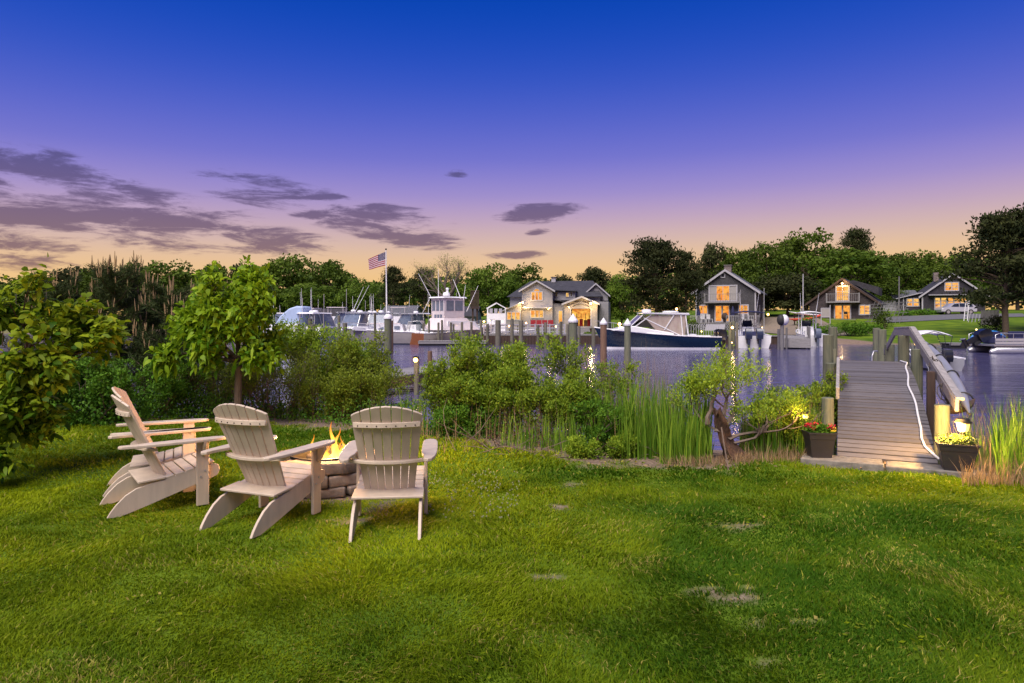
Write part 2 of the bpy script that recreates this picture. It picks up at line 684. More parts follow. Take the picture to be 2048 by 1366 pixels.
M_bluecanvas = pmat('pale_blue_canvas', (0.36, 0.46, 0.66), 0.75, 0.08, 3, 0.2, (3, 3, 0.4), bdist=0.05)
M_navycanvas = pmat('navy_canvas', (0.015, 0.018, 0.07), 0.8, 0.2, 5, 0.2)
M_alum = pmat('aluminium', (0.50, 0.50, 0.53), 0.35, 0.1, 6, 0.05, metal=0.7)
M_black = pmat('black_cowling', (0.012, 0.013, 0.018), 0.28, 0.2, 4, 0.0, coat=0.3)
M_bluecowl = pmat('dark_blue_cowling', (0.02, 0.03, 0.07), 0.3, 0.2, 4, 0.0, coat=0.3)
M_rubber = pmat('rubber', (0.02, 0.02, 0.022), 0.7, 0.2, 8, 0.1)
M_silver = pmat('silver_paint', (0.50, 0.50, 0.53), 0.3, 0.03, 4, 0.0, metal=0.35, coat=0.6)
M_asphalt = pmat('asphalt', (0.11, 0.11, 0.12), 0.9, 0.2, 3, 0.2)
M_gravel = pmat('gravel_drive', (0.20, 0.16, 0.12), 0.95, 0.3, 4, 0.3)
M_granite = pmat('granite', (0.17, 0.155, 0.14), 0.85, 0.35, 14, 0.5, bdist=0.01, rnd=0.1)
M_pot = pmat('planter_plastic', (0.022, 0.019, 0.024), 0.5, 0.15, 6, 0.05)
M_soil = pmat('soil', (0.05, 0.035, 0.025), 0.95, 0.4, 20, 0.6)
M_bark = pmat('bark', (0.10, 0.070, 0.05), 0.9, 0.45, 7, 0.9, (5, 5, 1), bdist=0.02, rnd=0.15)
M_barkred = pmat('red_bark', (0.035, 0.018, 0.012), 0.9, 0.5, 6, 1.0, (5, 5, 0.8), bdist=0.05, col2=(0.115, 0.058, 0.034))
M_twig = pmat('twig', (0.13, 0.095, 0.075), 0.85, 0.35, 10, 0.3, rnd=0.1)
M_red = pmat('red_fabric', (0.30, 0.012, 0.02), 0.7, 0.2, 4, 0.1)
M_kayakred = pmat('red_plastic', (0.55, 0.07, 0.03), 0.4, 0.1, 4, 0.0)
M_kayakblue = pmat('blue_plastic', (0.02, 0.22, 0.60), 0.4, 0.1, 4, 0.0)
M_bluetarp = pmat('blue_tarp', (0.08, 0.16, 0.36), 0.6, 0.25, 5, 0.3)
M_hull2 = pmat('grey_kayak', (0.26, 0.265, 0.30), 0.35, 0.08, 3, 0.0)
M_hose = pmat('white_hose', (0.70, 0.68, 0.68), 0.5, 0.08, 8, 0.0)
M_rope = pmat('rope', (0.10, 0.08, 0.065), 0.9, 0.3, 40, 0.4)
M_darkwood = pmat('dark_wood', (0.055, 0.032, 0.024), 0.85, 0.4, 5, 0.3, (6, 6, 1))
M_greywood = pmat('grey_dock_wood', (0.22, 0.21, 0.215), 0.8, 0.3, 5, 0.3, (6, 1, 6), rnd=0.12)
M_brownwood = pmat('brown_dock_wood', (0.16, 0.105, 0.06), 0.85, 0.4, 5, 0.4, (1, 1, 4))
M_fence = pmat('fence_wood', (0.16, 0.155, 0.16), 0.85, 0.25, 5, 0.3, (6, 6, 1), rnd=0.15)
M_shgrey = sidingmat('grey_shingle', (0.062, 0.060, 0.068), 0.14, 0.16, 0.22)
M_shdark = sidingmat('dark_shingle', (0.050, 0.038, 0.042), 0.14, 0.18, 0.35)
M_shblue = sidingmat('charcoal_shingle', (0.034, 0.030, 0.042), 0.14, 0.16, 0.3)
M_clap = sidingmat('lavender_grey_clapboard', (0.29, 0.28, 0.31), 0.13, 0.0, 0.05, 0.4)
M_clap2 = sidingmat('pale_clapboard', (0.33, 0.30, 0.29), 0.13, 0.0, 0.05, 0.4)
M_roof = sidingmat('slate_roof', (0.040, 0.040, 0.052), 0.16, 0.3, 0.2, 0.4)
M_roofgrey = sidingmat('grey_roof', (0.10, 0.105, 0.125), 0.16, 0.3, 0.15, 0.4)
M_roofdark = sidingmat('dark_roof', (0.035, 0.032, 0.040), 0.16, 0.3, 0.25, 0.4)
M_brick = sidingmat('brick', (0.25, 0.20, 0.19), 0.075, 0.2, 0.25, 0.6)
M_trim = pmat('trim_paint', (0.38, 0.37, 0.41), 0.5, 0.06, 6, 0.0)
M_glow = glowmat('window_light', (0.95, 0.26, 0.025), (1.0, 0.46, 0.085), 1.0)
M_glow2 = glowmat('yellow_window_light', (0.95, 0.32, 0.04), (1.0, 0.58, 0.15), 1.05, 1.2)
M_glow3 = glowmat('dining_room_light', (0.55, 0.13, 0.02), (1.0, 0.58, 0.10), 1.2, 1.0, (1, 1, 1.6))
M_bulb = pmat('warm_bulb', (1, 0.8, 0.5), 0.5, 0, 1, 0, emit=(1.0, 0.44, 0.09), es=10.0)
M_bulbsoft = pmat('soft_bulb', (1, 0.8, 0.5), 0.5, 0, 1, 0, emit=(1.0, 0.55, 0.18), es=6.0)
M_lens = pmat('lamp_lens', (1, 0.85, 0.6), 0.4, 0, 1, 0, emit=(1.0, 0.50, 0.10), es=1.9)

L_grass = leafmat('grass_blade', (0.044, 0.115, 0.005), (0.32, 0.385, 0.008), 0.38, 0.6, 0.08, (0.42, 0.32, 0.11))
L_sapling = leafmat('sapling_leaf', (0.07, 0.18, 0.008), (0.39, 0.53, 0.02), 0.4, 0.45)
L_shrub = leafmat('broad_shrub_leaf', (0.055, 0.15, 0.008), (0.37, 0.46, 0.02), 0.42, 0.5, 0.14, (0.55, 0.42, 0.05))  # yellow ramp end puts warm light on the leaves into their colour
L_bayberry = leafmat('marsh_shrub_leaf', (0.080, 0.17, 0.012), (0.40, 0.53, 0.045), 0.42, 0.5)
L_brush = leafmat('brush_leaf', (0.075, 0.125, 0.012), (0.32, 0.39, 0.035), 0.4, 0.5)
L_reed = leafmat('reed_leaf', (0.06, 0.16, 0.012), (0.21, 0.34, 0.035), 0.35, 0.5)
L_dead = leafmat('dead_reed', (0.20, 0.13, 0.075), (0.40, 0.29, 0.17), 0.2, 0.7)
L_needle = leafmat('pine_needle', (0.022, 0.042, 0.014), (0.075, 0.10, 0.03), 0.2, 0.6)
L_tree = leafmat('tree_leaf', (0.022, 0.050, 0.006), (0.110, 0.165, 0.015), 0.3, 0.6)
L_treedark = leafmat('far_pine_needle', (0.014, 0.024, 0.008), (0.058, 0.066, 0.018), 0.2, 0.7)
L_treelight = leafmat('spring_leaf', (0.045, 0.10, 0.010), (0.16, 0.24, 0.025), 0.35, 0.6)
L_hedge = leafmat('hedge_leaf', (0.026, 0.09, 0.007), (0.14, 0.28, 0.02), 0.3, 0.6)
L_flower = leafmat('red_petal', (0.42, 0.012, 0.035), (0.65, 0.06, 0.08), 0.3, 0.6)
L_clover = leafmat('clover_flower', (0.36, 0.38, 0.24), (0.48, 0.48, 0.36), 0.3, 0.7)
# ================================================================== GROUND AND WATER
EX = [-80, -12, -5.84, -3.5, -1.6, -0.6, 0.3, 1.1, 2.24, 3.4, 4.9, 5.6, 12, 80]
EY = [15, 11.6, 11.2, 11.2, 10.2, 9.5, 8.6, 8.0, 7.85, 8.0, 7.5, 7.3, 6.6, 5]


def edge(x):
    return np.interp(x, EX, EY)


def sstep(a, b, x):
    t = np.clip((np.asarray(x, dtype=float) - a) / (b - a), 0, 1)
    return t * t * (3 - 2 * t)


def farshore(x):
    return np.interp(x, [-300, -16, -8, 5, 30, 38, 60, 300], [120, 96, 64, 61, 60, 57, 48, 45])


def gz(x, y):
    x, y = np.asarray(x, dtype=float), np.asarray(y, dtype=float)
    s = y - edge(x)
    near = (vnoise(x, y, 1.1, 3) - .5) * 0.05 + (vnoise(x, y, 0.35, 4) - .5) * 0.018
    bank = np.interp(s, [-0.3, 0.6, 2.2, 4.6, 10, 16], [0, -0.03, -0.32, -0.72, -1.3, -1.9])
    z = near * (1 - sstep(0.5, 4, s)) + bank
    t = y - farshore(x)
    right = np.interp(t, [-6, -1, 0, 3, 20, 32, 40, 50, 80, 1400], [-1.9, -1.0, -0.68, -0.35, 0.7, 1.5, 2.0, 2.6, 3.2, 6])
    mid = np.interp(t, [-6, -1.0, -0.2, 0.0, 14, 26, 40, 80, 1400], [-1.9, -1.3, -0.9, -0.05, 0.05, 0.2, 0.9, 2.0, 6])
    w = sstep(27, 34, x)
    far = right * w + mid * (1 - w)
    return np.where(t > -6, np.maximum(far, -1.9), z)


def dirtmask(x, y):
    s = y - edge(x)
    n = vnoise(x, y, 0.5, 8) * .6 + vnoise(x, y, 0.17, 9) * .4
    band = sstep(-0.30, 0.25, s + (n - .5) * 1.5)
    spots = np.zeros_like(band)
    for (px, py, rx, ry) in BARE:
        d = F * CAMZ / (py - HZ)
        q = np.sqrt(((x - atx(px, d)) / rx) ** 2 + ((y - d) / ry) ** 2)
        spots = np.maximum(spots, .9 * (1 - sstep(0.2, 1.25, q + (n - .5) * 2.2 + (vnoise(x, y, .05, 12) - .5) * 1.2)))
    pit = np.sqrt((x + 1.88) ** 2 + (y - 6.93) ** 2)
    spots = np.maximum(spots, 1 - sstep(0.55, 0.85, pit + (n - .5) * .3))
    return np.clip(np.maximum(band, spots), 0, 1)


BARE = [(1118, 1012, .10, .08), (1480, 1057, .24, .07), (1078, 1155, .10, .05), (1410, 1180, .22, .045), (1465, 1196, .14, .04),
        (1600, 1243, .26, .05), (1540, 1320, .10, .04), (1150, 965, .12, .10), (760, 1010, .28, .22), (690, 1040, .2, .14), (1830, 1300, .15, .05)]

gx = np.unique(np.concatenate([-np.geomspace(13, 420, 26), np.arange(-13, -7.0, .28), np.arange(-7, 7.01, .11), np.arange(7.2, 13.01, .28), np.arange(14, 72, 2.0), np.geomspace(74, 420, 12), np.arange(-40, -13, 2.0)]))
gy = np.unique(np.concatenate([np.array([-14, -8, -4, -1, 0.5]), np.arange(1.5, 2.8, .28), np.arange(2.8, 9.6, .11), np.arange(9.7, 18, .28), np.arange(18, 44, 2.0), np.arange(44, 132, .8), np.geomspace(134, 1500, 14)]))
XX, YY = np.meshgrid(gx, gy)
ZZ = gz(XX, YY)
nx, ny = len(gx), len(gy)
I = np.arange(nx * ny).reshape(ny, nx)
FA = np.stack([I[:-1, :-1], I[:-1, 1:], I[1:, 1:], I[1:, :-1]], -1).reshape(-1, 4)


def ground_material():
    m = bpy.data.materials.new('ground')
    m.use_nodes = True
    n, l = m.node_tree.nodes, m.node_tree.links
    p = n['Principled BSDF']
    p.inputs['Roughness'].default_value = 0.95
    p.inputs['Specular IOR Level'].default_value = 0.15
    t = n.new('ShaderNodeTexCoord')

    def noise(s, d, lo, hi, c1, c2):
        q = n.new('ShaderNodeTexNoise')
        q.inputs['Scale'].default_value = s
        q.inputs['Detail'].default_value = d
        l.new(t.outputs['Object'], q.inputs['Vector'])
        r = n.new('ShaderNodeValToRGB')
        r.color_ramp.elements[0].position = lo
        r.color_ramp.elements[1].position = hi
        r.color_ramp.elements[0].color = (*c1, 1)
        r.color_ramp.elements[1].color = (*c2, 1)
        l.new(q.outputs['Fac'], r.inputs[0])
        return q, r
    q1, green = noise(0.6, 8, .3, .7, (0.038, 0.088, 0.005), (0.13, 0.195, 0.009))
    q2, dirt = noise(26, 8, .3, .7, (0.085, 0.058, 0.042), (0.28, 0.21, 0.165))
    a = n.new('ShaderNodeAttribute')
    a.attribute_name = 'tint'
    mx = n.new('ShaderNodeMix')
    mx.data_type = 'RGBA'
    l.new(a.outputs['Fac'], mx.inputs['Factor'])
    l.new(green.outputs[0], mx.inputs['A'])
    l.new(dirt.outputs[0], mx.inputs['B'])
    l.new(mx.outputs['Result'], p.inputs['Base Color'])
    b = n.new('ShaderNodeBump')
    b.inputs['Strength'].default_value = 0.6
    b.inputs['Distance'].default_value = 0.02
    l.new(q2.outputs['Fac'], b.inputs['Height'])
    l.new(b.outputs[0], p.inputs['Normal'])
    return m


DM = dirtmask(XX, YY)
TT = YY - farshore(XX)
DM = np.where(TT > 1.0, 0.0, DM)
me = np_mesh('ground', np.stack([XX, YY, ZZ], -1).reshape(-1, 3), FA, ground_material(), DM.ravel(), True)
tag(link('ground', me), 'mown lawn, muddy bank and far green shore', None, None, 'structure')


def water_material():
    m = bpy.data.materials.new('water')
    m.use_nodes = True
    n, l = m.node_tree.nodes, m.node_tree.links
    p = n['Principled BSDF']
    p.inputs['Base Color'].default_value = (0.072, 0.069, 0.17, 1)
    p.inputs['Roughness'].default_value = 0.10
    p.inputs['IOR'].default_value = 1.5
    t = n.new('ShaderNodeTexCoord')
    h = None
    for (s, st, w) in ((0.14, (0.3, 1.6, 1), 3.0), (1.0, (0.30, 1.7, 1), 1.0), (3.4, (0.26, 1.6, 1), 0.42), (10, (0.3, 1.4, 1), 0.12)):
        mp = n.new('ShaderNodeMapping')
        mp.inputs['Scale'].default_value = st
        mp.inputs['Rotation'].default_value = (0, 0, R(7))
        l.new(t.outputs['Object'], mp.inputs[0])
        q = n.new('ShaderNodeTexNoise')
        q.inputs['Scale'].default_value = s
        q.inputs['Detail'].default_value = 3
        l.new(mp.outputs[0], q.inputs['Vector'])
        k = n.new('ShaderNodeMath')
        k.operation = 'MULTIPLY_ADD'
        l.new(q.outputs['Fac'], k.inputs[0])
        k.inputs[1].default_value = w
        if h is None:
            k.inputs[2].default_value = 0
        else:
            l.new(h, k.inputs[2])
        h = k.outputs[0]
    b = n.new('ShaderNodeBump')
    b.inputs['Strength'].default_value = 1.0
    b.inputs['Distance'].default_value = 0.042
    l.new(h, b.inputs['Height'])
    l.new(b.outputs[0], p.inputs['Normal'])
    return m


mb = MB()
mb.poly([(-420, 8.3, WATER), (420, 8.3, WATER), (420, 130, WATER), (-420, 130, WATER)])
tag(mb.build('water', water_material()), 'rippled harbour water', None, None, 'structure')

# driveways on the far shore
def drape(name, label, mat, quadpts, n=8, m=3, lift=0.03):
    a, b, c, d = [Vector(q) for q in quadpts]
    rows = []
    for j in range(m + 1):
        row = []
        for i in range(n + 1):
            p = (a.lerp(b, i / n)).lerp(d.lerp(c, i / n), j / m)
            z = float(gz(p.x, p.y)) + lift
            row.append((p.x, p.y, z))
        rows.append(row)
    q = MB()
    q.grid(rows)
    tag(q.build(name, mat), label, None, None, 'structure')


drape('driveway', 'asphalt driveway below the charcoal house', M_asphalt, [(44, 80, 0), (63.5, 84, 0), (68, 91, 0), (48, 88.5, 0)], 16, 6, 0.06)
drape('gravel_path', 'gravel drive between the two cottages', M_gravel, [(26.5, 65.5, 0), (33, 66, 0), (42, 96, 0), (28, 90, 0)], 10, 14, 0.06)

# ------------------------------------------------------------------ lawn grass (blades)
rg = np.random.default_rng(5)


def grass_blades(n, ymin, ymax, hmul, wmul, seed, margin=0):
    rg = np.random.default_rng(seed)
    y = ymin + (ymax - ymin) * rg.random(n)
    x = (rg.random(n) * 2 - 1) * (y * 0.78 + 1.0)
    if margin:
        x = np.sign(x) * (y * 0.78 + 1.0 + margin * rg.random(n))
    s = y - edge(x)
    dm = dirtmask(x, y)
    keep = (s < 0.35) & (rg.random(n) > dm * .93)
    keep &= ~((np.abs(x + 1.88) ** 2 + np.abs(y - 6.93) ** 2) < 0.58 ** 2)
    u = x - 3.86
    v = y - 8.1
    sl = u * .435 + v * .9
    un = (u * .9 - v * .435) / 1.02
    keep &= ~((sl > -0.42) & (un > -0.35) & (un < 1.45))
    x, y, dm = x[keep], y[keep], dm[keep]
    n = len(x)
    z = gz(x, y)
    pat = vnoise(x, y, 0.9, 21) * .45 + vnoise(x, y, 0.33, 22) * .3 + vnoise(x, y, 2.2, 23) * .65 - .1
    clump = vnoise(x, y, 0.22, 24)
    H = (0.020 + 0.024 * rg.random(n)) * (0.45 + 1.1 * clump) * hmul * (1 - 0.35 * dm)
    W = (0.0023 + 0.0018 * rg.random(n)) * wmul * (1 + 0.12 * np.maximum(0, y - 4))
    a = rg.random(n) * 2 * np.pi
    lean = 0.35 + 0.7 * rg.random(n)
    dr = np.stack([np.cos(a), np.sin(a), np.zeros(n)], 1)
    # grass lies over in patches, as it does after mowing
    dr[:, 0] += (vnoise(x, y, 0.6, 31) - .5) * 2.2
    dr[:, 1] += (vnoise(x, y, 0.6, 32) - .5) * 2.2
    b = rg.random(n) * 2 * np.pi
    side = np.stack([np.cos(b), np.sin(b), np.zeros(n)], 1)
    P = np.stack([x, y, z - 0.004], 1)
    up = np.array([0, 0, 1.0])
    mid = P + up * (H * .55)[:, None] + dr * (H * lean * .25)[:, None]
    tip = P + up * (H * (1.0 - 0.22 * lean))[:, None] + dr * (H * lean)[:, None]
    w = (side * W[:, None])
    V = np.stack([P - w, P + w, mid - w * .8, mid + w * .8, tip], 1).reshape(-1, 3)
    base = (np.arange(n) * 5)[:, None, None]
    T = np.array([[0, 1, 3], [0, 3, 2], [2, 3, 4]])
    Fa = (base + T[None]).reshape(-1, 3)
    dry = rg.random(n) < (0.03 + 0.35 * dm + 0.22 * sstep(.62, .85, vnoise(x, y, .5, 41)) * sstep(6.5, 4, y))
    t = np.clip(0.02 + 0.95 * (pat - .27) + 0.26 * (rg.random(n) - .5), 0, .8)
    t = np.where(dry, 0.86 + .14 * rg.random(n), t)
    return V, Fa, np.repeat(t, 5)


parts = [grass_blades(195000, 2.6, 4.6, 1.05, 1.0, 1), grass_blades(165000, 4.6, 7.2, 1.05, 1.15, 2), grass_blades(100000, 7.2, 11.6, 1.25, 1.5, 3), grass_blades(70000, 2.4, 11.4, 1.15, 1.7, 4, 2.6)]
off, Vs, Fs, Ts = 0, [], [], []
for V, Fa, t in parts:
    Vs.append(V)
    Fs.append(Fa + off)
    Ts.append(t)
    off += len(V)
g = link('lawn_grass', np_mesh('lawn_grass', np.concatenate(Vs), np.concatenate(Fs), L_grass, np.concatenate(Ts)))
tag(g, 'short green lawn grass around the chairs', 'grass', None, 'stuff')

# broad weeds, clover leaves and a few fallen leaves among the grass
n = 5200
y = 2.9 + 6.5 * rg.random(n) ** 1.2
x = (rg.random(n) * 2 - 1) * (y * .8 + .3)
kp = ((vnoise(x, y, .45, 71) + .25 * rg.random(n)) > .70) & (y < edge(x) - .1)
kp &= ~((np.abs(x + 1.88) ** 2 + np.abs(y - 6.93) ** 2) < .62 ** 2)
x, y = x[kp], y[kp]
n = len(x)
P = np.stack([x, y, gz(x, y) + .012 + .018 * rg.random(n)], 1)
a = rg.random(n) * 6.28
D = np.stack([np.cos(a), np.sin(a), .35 * rg.random(n)], 1)
N = np.tile([0, 0, 1.0], (n, 1)) + .35 * rg.standard_normal((n, 3))
t = np.where(rg.random(n) < .06, .9 + .1 * rg.random(n), .1 + .5 * rg.random(n))
V, Fa, t = leaf_arrays(P, D, N, .022 + .022 * rg.random(n), .012 + .012 * rg.random(n), t)
tag(link('lawn_weeds', np_mesh('lawn_weeds', V, Fa, L_grass, t)), 'small broad-leaved weeds and fallen leaves scattered through the lawn', 'weeds', None, 'stuff')

# clover flowers beside the third chair and bits of dry litter on the bank
n = 260
px = 850 + 190 * rg.random(n)
py = 955 + 95 * rg.random(n)
kp = (vnoise(px, py, 26, 51) + .3 * rg.random(n)) > .52
d = F * CAMZ / (py[kp] - HZ)
x = (px[kp] - CX) * d / F
z = gz(x, d)
mb = MB()
for i in range(len(x)):
    mb.ball((x[i], d[i], z[i] + .045 + .012 * (i % 3)), .0075, 5)
o = mb.build('clover_flowers', L_clover)
tag(o, 'white clover flowers in the lawn beside the fire pit', 'clover', None, 'stuff')

n = 1500
x = -2.5 + 9 * rg.random(n)
s = -0.25 + 2.2 * rg.random(n) ** 1.3
y = edge(x) + s
L = .03 + .22 * rg.random(n) ** 3
P = np.stack([x, y, gz(x, y) + .006 + .05 * rg.random(n) ** 3], 1)
a = rg.random(n) * 6.28
D = np.stack([np.cos(a), np.sin(a), .25 * (rg.random(n) - .3)], 1)
N = np.tile([0, 0, 1.0], (n, 1)) + .3 * rg.standard_normal((n, 3))
V, Fa, t = leaf_arrays(P, D, N, L, .008 + .022 * rg.random(n) * (L < .07), rg.random(n))
tag(link('leaf_litter', np_mesh('leaf_litter', V, Fa, L_dead, t)), 'dry twigs and dead leaves along the bare bank edge', 'litter', None, 'stuff')

# dead branches lying on the bank
def sticks(name, label, base, n, spread, lmin, lmax, seed, mat, r=.006, up=.5):
    rr = random.Random(seed)
    q = MB()
    for i in range(n):
        p = Vector((base[0] + rr.uniform(-spread[0], spread[0]), base[1] + rr.uniform(-spread[1], spread[1]), 0))
        p.z = float(gz(p.x, p.y)) - 0.01
        dv = Vector((rr.uniform(-1, 1), rr.uniform(-.6, .6), rr.uniform(.05, up))).normalized()
        Lg = rr.uniform(lmin, lmax)
        pts = [p]
        for k in range(4):
            dv = (dv + Vector((rr.uniform(-.3, .3), rr.uniform(-.3, .3), rr.uniform(-.25, .15)))).normalized()
            p = p + dv * Lg / 4
            pts.append(p)
        r0 = r * rr.uniform(.6, 1.3)
        q.tube(pts, [r0, r0 * .85, r0 * .7, r0 * .5, r0 * .25], 4)
    tag(q.build(name, mat), label, 'branches', None, 'stuff')


sticks('fallen_branches', 'grey dead branches lying under the marsh shrubs', (.9, 8.85), 90, (1.6, .55), .3, .9, 7, M_twig)
# ================================================================== CHAIRS
def chair_proto():
    t = thing('adirondack_chair', 'x', 'chair', group='chairs around the fire pit')
    # side boards that run from the seat front down to the rear feet
    prof = [(.86, .36), (.62, .318), (.44, .270), (.32, .248), (.22, .222), (.14, .175), (.07, .105), (.025, .045), (0, 0), (.10, 0),
            (.20, .028), (.35, .075), (.55, .14), (.70, .19), (.84, .235), (.885, .255), (.905, .30), (.895, .345)]
    for s in (-1, 1):
        m = MB()
        m.prism([(s * .247, y, z) for y, z in prof], (s * .024, 0, 0))
        m.build('side_rail', M_chair, t, bevel=.003)
        m = MB()
        m.b2(s * .287 - .014, s * .287 + .014, .70, .805, 0, .583)
        lg = m.build('front_leg', M_chair, t, bevel=.004)
        for (y, z) in ((.735, .26), (.77, .31)):
            m = MB()
            m.cyl((s * .3005, y, z), (s * .306, y, z), .008, n=8)
            m.build('bolt', M_alum, lg, smooth=40)
        m = MB()
        x0 = s * .303
        m.prism([(x0, .742, .582), (x0 + s * .085, .742, .582), (x0 + s * .075, .742, .545), (x0 + s * .03, .742, .46), (x0, .742, .44)], (0, .026, 0))
        m.build('arm_bracket', M_chair, t, bevel=.003)
        m = MB()
        pl = [(.300, .10), (.345, .075), (.385, .10), (.415, .20), (.432, .36), (.437, .55), (.432, .82), (.415, .90), (.385, .94), (.335, .945),
              (.295, .92), (.272, .87), (.268, .70), (.270, .45), (.276, .32), (.300, .24), (.306, .17)]
        m.prism([(s * (.285 + (x - .30) * .78), y, .584) for x, y in pl], (0, 0, .026))
        m.build('arm', M_chair, t, smooth=35, bevel=.005, seg=2)
    # seat
    for i in range(5):
        y = .485 + i * .083
        z = .290 + .082 * (i / 4) ** 1.15
        m = MB()
        m.box((0, y, z), (.545, .075, .020), Matrix.Rotation(.20 + .02 * i, 3, 'X'))
        m.build('seat_slat', M_chair, t, bevel=.004)
    m = MB()
    m.b2(-.247, .247, .84, .862, .24, .352)
    m.build('apron', M_chair, t, bevel=.003)
    m = MB()
    m.prism([(-.282, .235, .262), (.282, .235, .262), (.282, .448, .279), (-.282, .448, .279)], (0, -.002, .02))
    m.build('rear_board', M_chair, t, bevel=.004)
    # fanned back
    nb = Vector((0, -.897, -.442))

    def bp(u, v):
        return Vector((u * (.205 + .083 * v), .425 - .345 * v + .055 * u * u, .285 + .735 * v))
    for i in range(7):
        u0, u1 = -1 + 2 * i / 7 + .013, -1 + 2 * (i + 1) / 7 - .013
        tv = lambda u: 1 - .105 * u * u
        um = (u0 + u1) / 2
        pts = [bp(u0, 0), bp(u1, 0), bp(u1, .5), bp(u1, tv(u1)), bp(um, tv(um) + .002), bp(u0, tv(u0)), bp(u0, .5)]
        m = MB()
        m.prism(pts, nb * .019)
        m.build('back_slat', M_chair, t, bevel=.0025)

    def curved(v, hu, depth, high, off, ext=0.0):
        q = MB()
        k = 12
        vs, fs = [], []
        for i in range(k + 1):
            u = -hu + 2 * hu * i / k
            p = bp(u, v) + nb * (.019 + off)
            b = p + Vector((0, -depth * (1 - .25 * (u / hu) ** 2), 0))
            vs += [p + Vector((0, 0, -high / 2)), p + Vector((0, 0, high / 2)), b + Vector((0, 0, high / 2)), b + Vector((0, 0, -high / 2))]
        for i in range(k):
            for e in range(4):
                a, b = i * 4 + e, i * 4 + (e + 1) % 4
                fs.append([a, b, b + 4, a + 4])
        fs += [[0, 1, 2, 3], [k * 4 + e for e in (3, 2, 1, 0)]]
        q.add(vs, fs)
        return q
    br_ = curved(.80, .96, .030, .042, .001).build('back_brace', M_chair, t, bevel=.004, smooth=40)
    for i in range(7):
        u = (-1 + (2 * i + 1) / 7) * .95
        p = bp(u, .80) + nb * .020 + Vector((0, -.030 * (1 - .25 * (u / .96) ** 2), -.004))
        m = MB()
        m.cyl(p, p + Vector((0, -.0025, 0)), .0055, n=8)
        m.build('screw', M_iron, br_)
    q = curved(.372, 1.36, .062, .026, .001)
    q.build('arm_support', M_chair, t, bevel=.004, smooth=40)
    return t


proto = chair_proto()
# rear-foot midpoint, heading
for i, (x, y, a, lab) in enumerate([
        (-.963, 5.17, 5.5, 'taupe slatted garden chair with its back to the viewer, beside the white clover'),
        (-2.25, 5.34, -22, 'taupe slatted garden chair between the side-on pair and the fire pit'),
        (-3.58, 5.97, -53, 'taupe slatted garden chair seen side-on, in front of another alike'),
        (-3.98, 6.66, -64, 'taupe slatted garden chair mostly hidden behind the side-on chair')]):
    c = proto if i == 0 else copy_tree(proto)
    c.location = (x, y, 0.0)
    c.rotation_euler = (0, 0, R(a))
    c['label'] = lab

# ================================================================== FIRE PIT
PIT = (-1.88, 6.93)
pit = thing('fire_pit', 'round fire pit of three stacked stone courses', 'fire pit', (PIT[0], PIT[1], 0))
rr = random.Random(3)


def stone_mesh(w_in, w_out, dep, h, seed):
    r_ = random.Random(seed)
    b = bmesh.new()
    P = []
    for z in (0, h):
        for (x, y) in ((-w_in / 2, -dep / 2), (w_in / 2, -dep / 2), (w_out / 2, dep / 2), (-w_out / 2, dep / 2)):
            P.append(b.verts.new((x + r_.uniform(-.010, .010), y + r_.uniform(-.014, .014), z + r_.uniform(-.006, .006))))
    for f in ((3, 2, 1, 0), (4, 5, 6, 7), (0, 1, 5, 4), (1, 2, 6, 5), (2, 3, 7, 6), (3, 0, 4, 7)):
        b.faces.new([P[k] for k in f])
    bmesh.ops.bevel(b, geom=list(b.edges), offset=.018, segments=2, profile=.6, affect='EDGES')
    for v in b.verts:
        v.co += Vector((r_.uniform(-1, 1), r_.uniform(-1, 1), r_.uniform(-1, 1))) * .0035
    m = bpy.data.meshes.new('stone')
    b.to_mesh(m)
    b.free()
    m.polygons.foreach_set('use_smooth', [True] * len(m.polygons))
    m.materials.append(M_stone)
    return m


ro, ri = .53, .36
for c in range(3):
    h = (.085, .115, .112)[c]
    z = (0, .088, .207)[c]
    nS = 10
    ms = [stone_mesh(2 * ri * math.sin(math.pi / nS) * .97, 2 * ro * math.sin(math.pi / nS) * f, ro - ri, h, 30 + c * 5 + k) for k, f in enumerate((.985, .97, .99))]
    for k in range(nS):
        a = 2 * math.pi * (k + (.5 if c % 2 else 0) + rr.uniform(-.05, .05)) / nS
        rad = (ro + ri) / 2 + rr.uniform(-.012, .012)
        link('stone', ms[rr.randrange(3)], pit, (math.cos(a) * rad, math.sin(a) * rad, z), (rr.uniform(-.02, .02), rr.uniform(-.02, .02), a - math.pi / 2))
m = MB()
prof = [(.345, .02), (.345, .335), (.372, .335), (.372, .328), (.352, .328), (.352, .02)]
vs = []
m.lathe(prof, 28)
m.build('steel_ring', M_iron, pit, smooth=40)
m = MB()
m.lathe([(.34, .0), (.34, .12), (.2, .16), (.01, .18)], 20)
m.build('ash_bed', M_ash, pit)
logs = thing('firewood', 'charred logs burning in the fire pit', 'firewood', (PIT[0], PIT[1], .15))
for i, (a, tl, dx) in enumerate(((.3, .25, 0), (1.5, .3, .03), (2.5, .2, -.04), (-.5, .5, .02))):
    m = MB()
    dv = Vector((math.cos(a), math.sin(a), tl * .5))
    m.tube([-dv * .22 + Vector((dx, 0, .08)), Vector((dx, .01, .09)), dv * .22 + Vector((dx, 0, .08))], [.045, .05, .042], 9)
    m.build('log', M_char, logs, smooth=50)


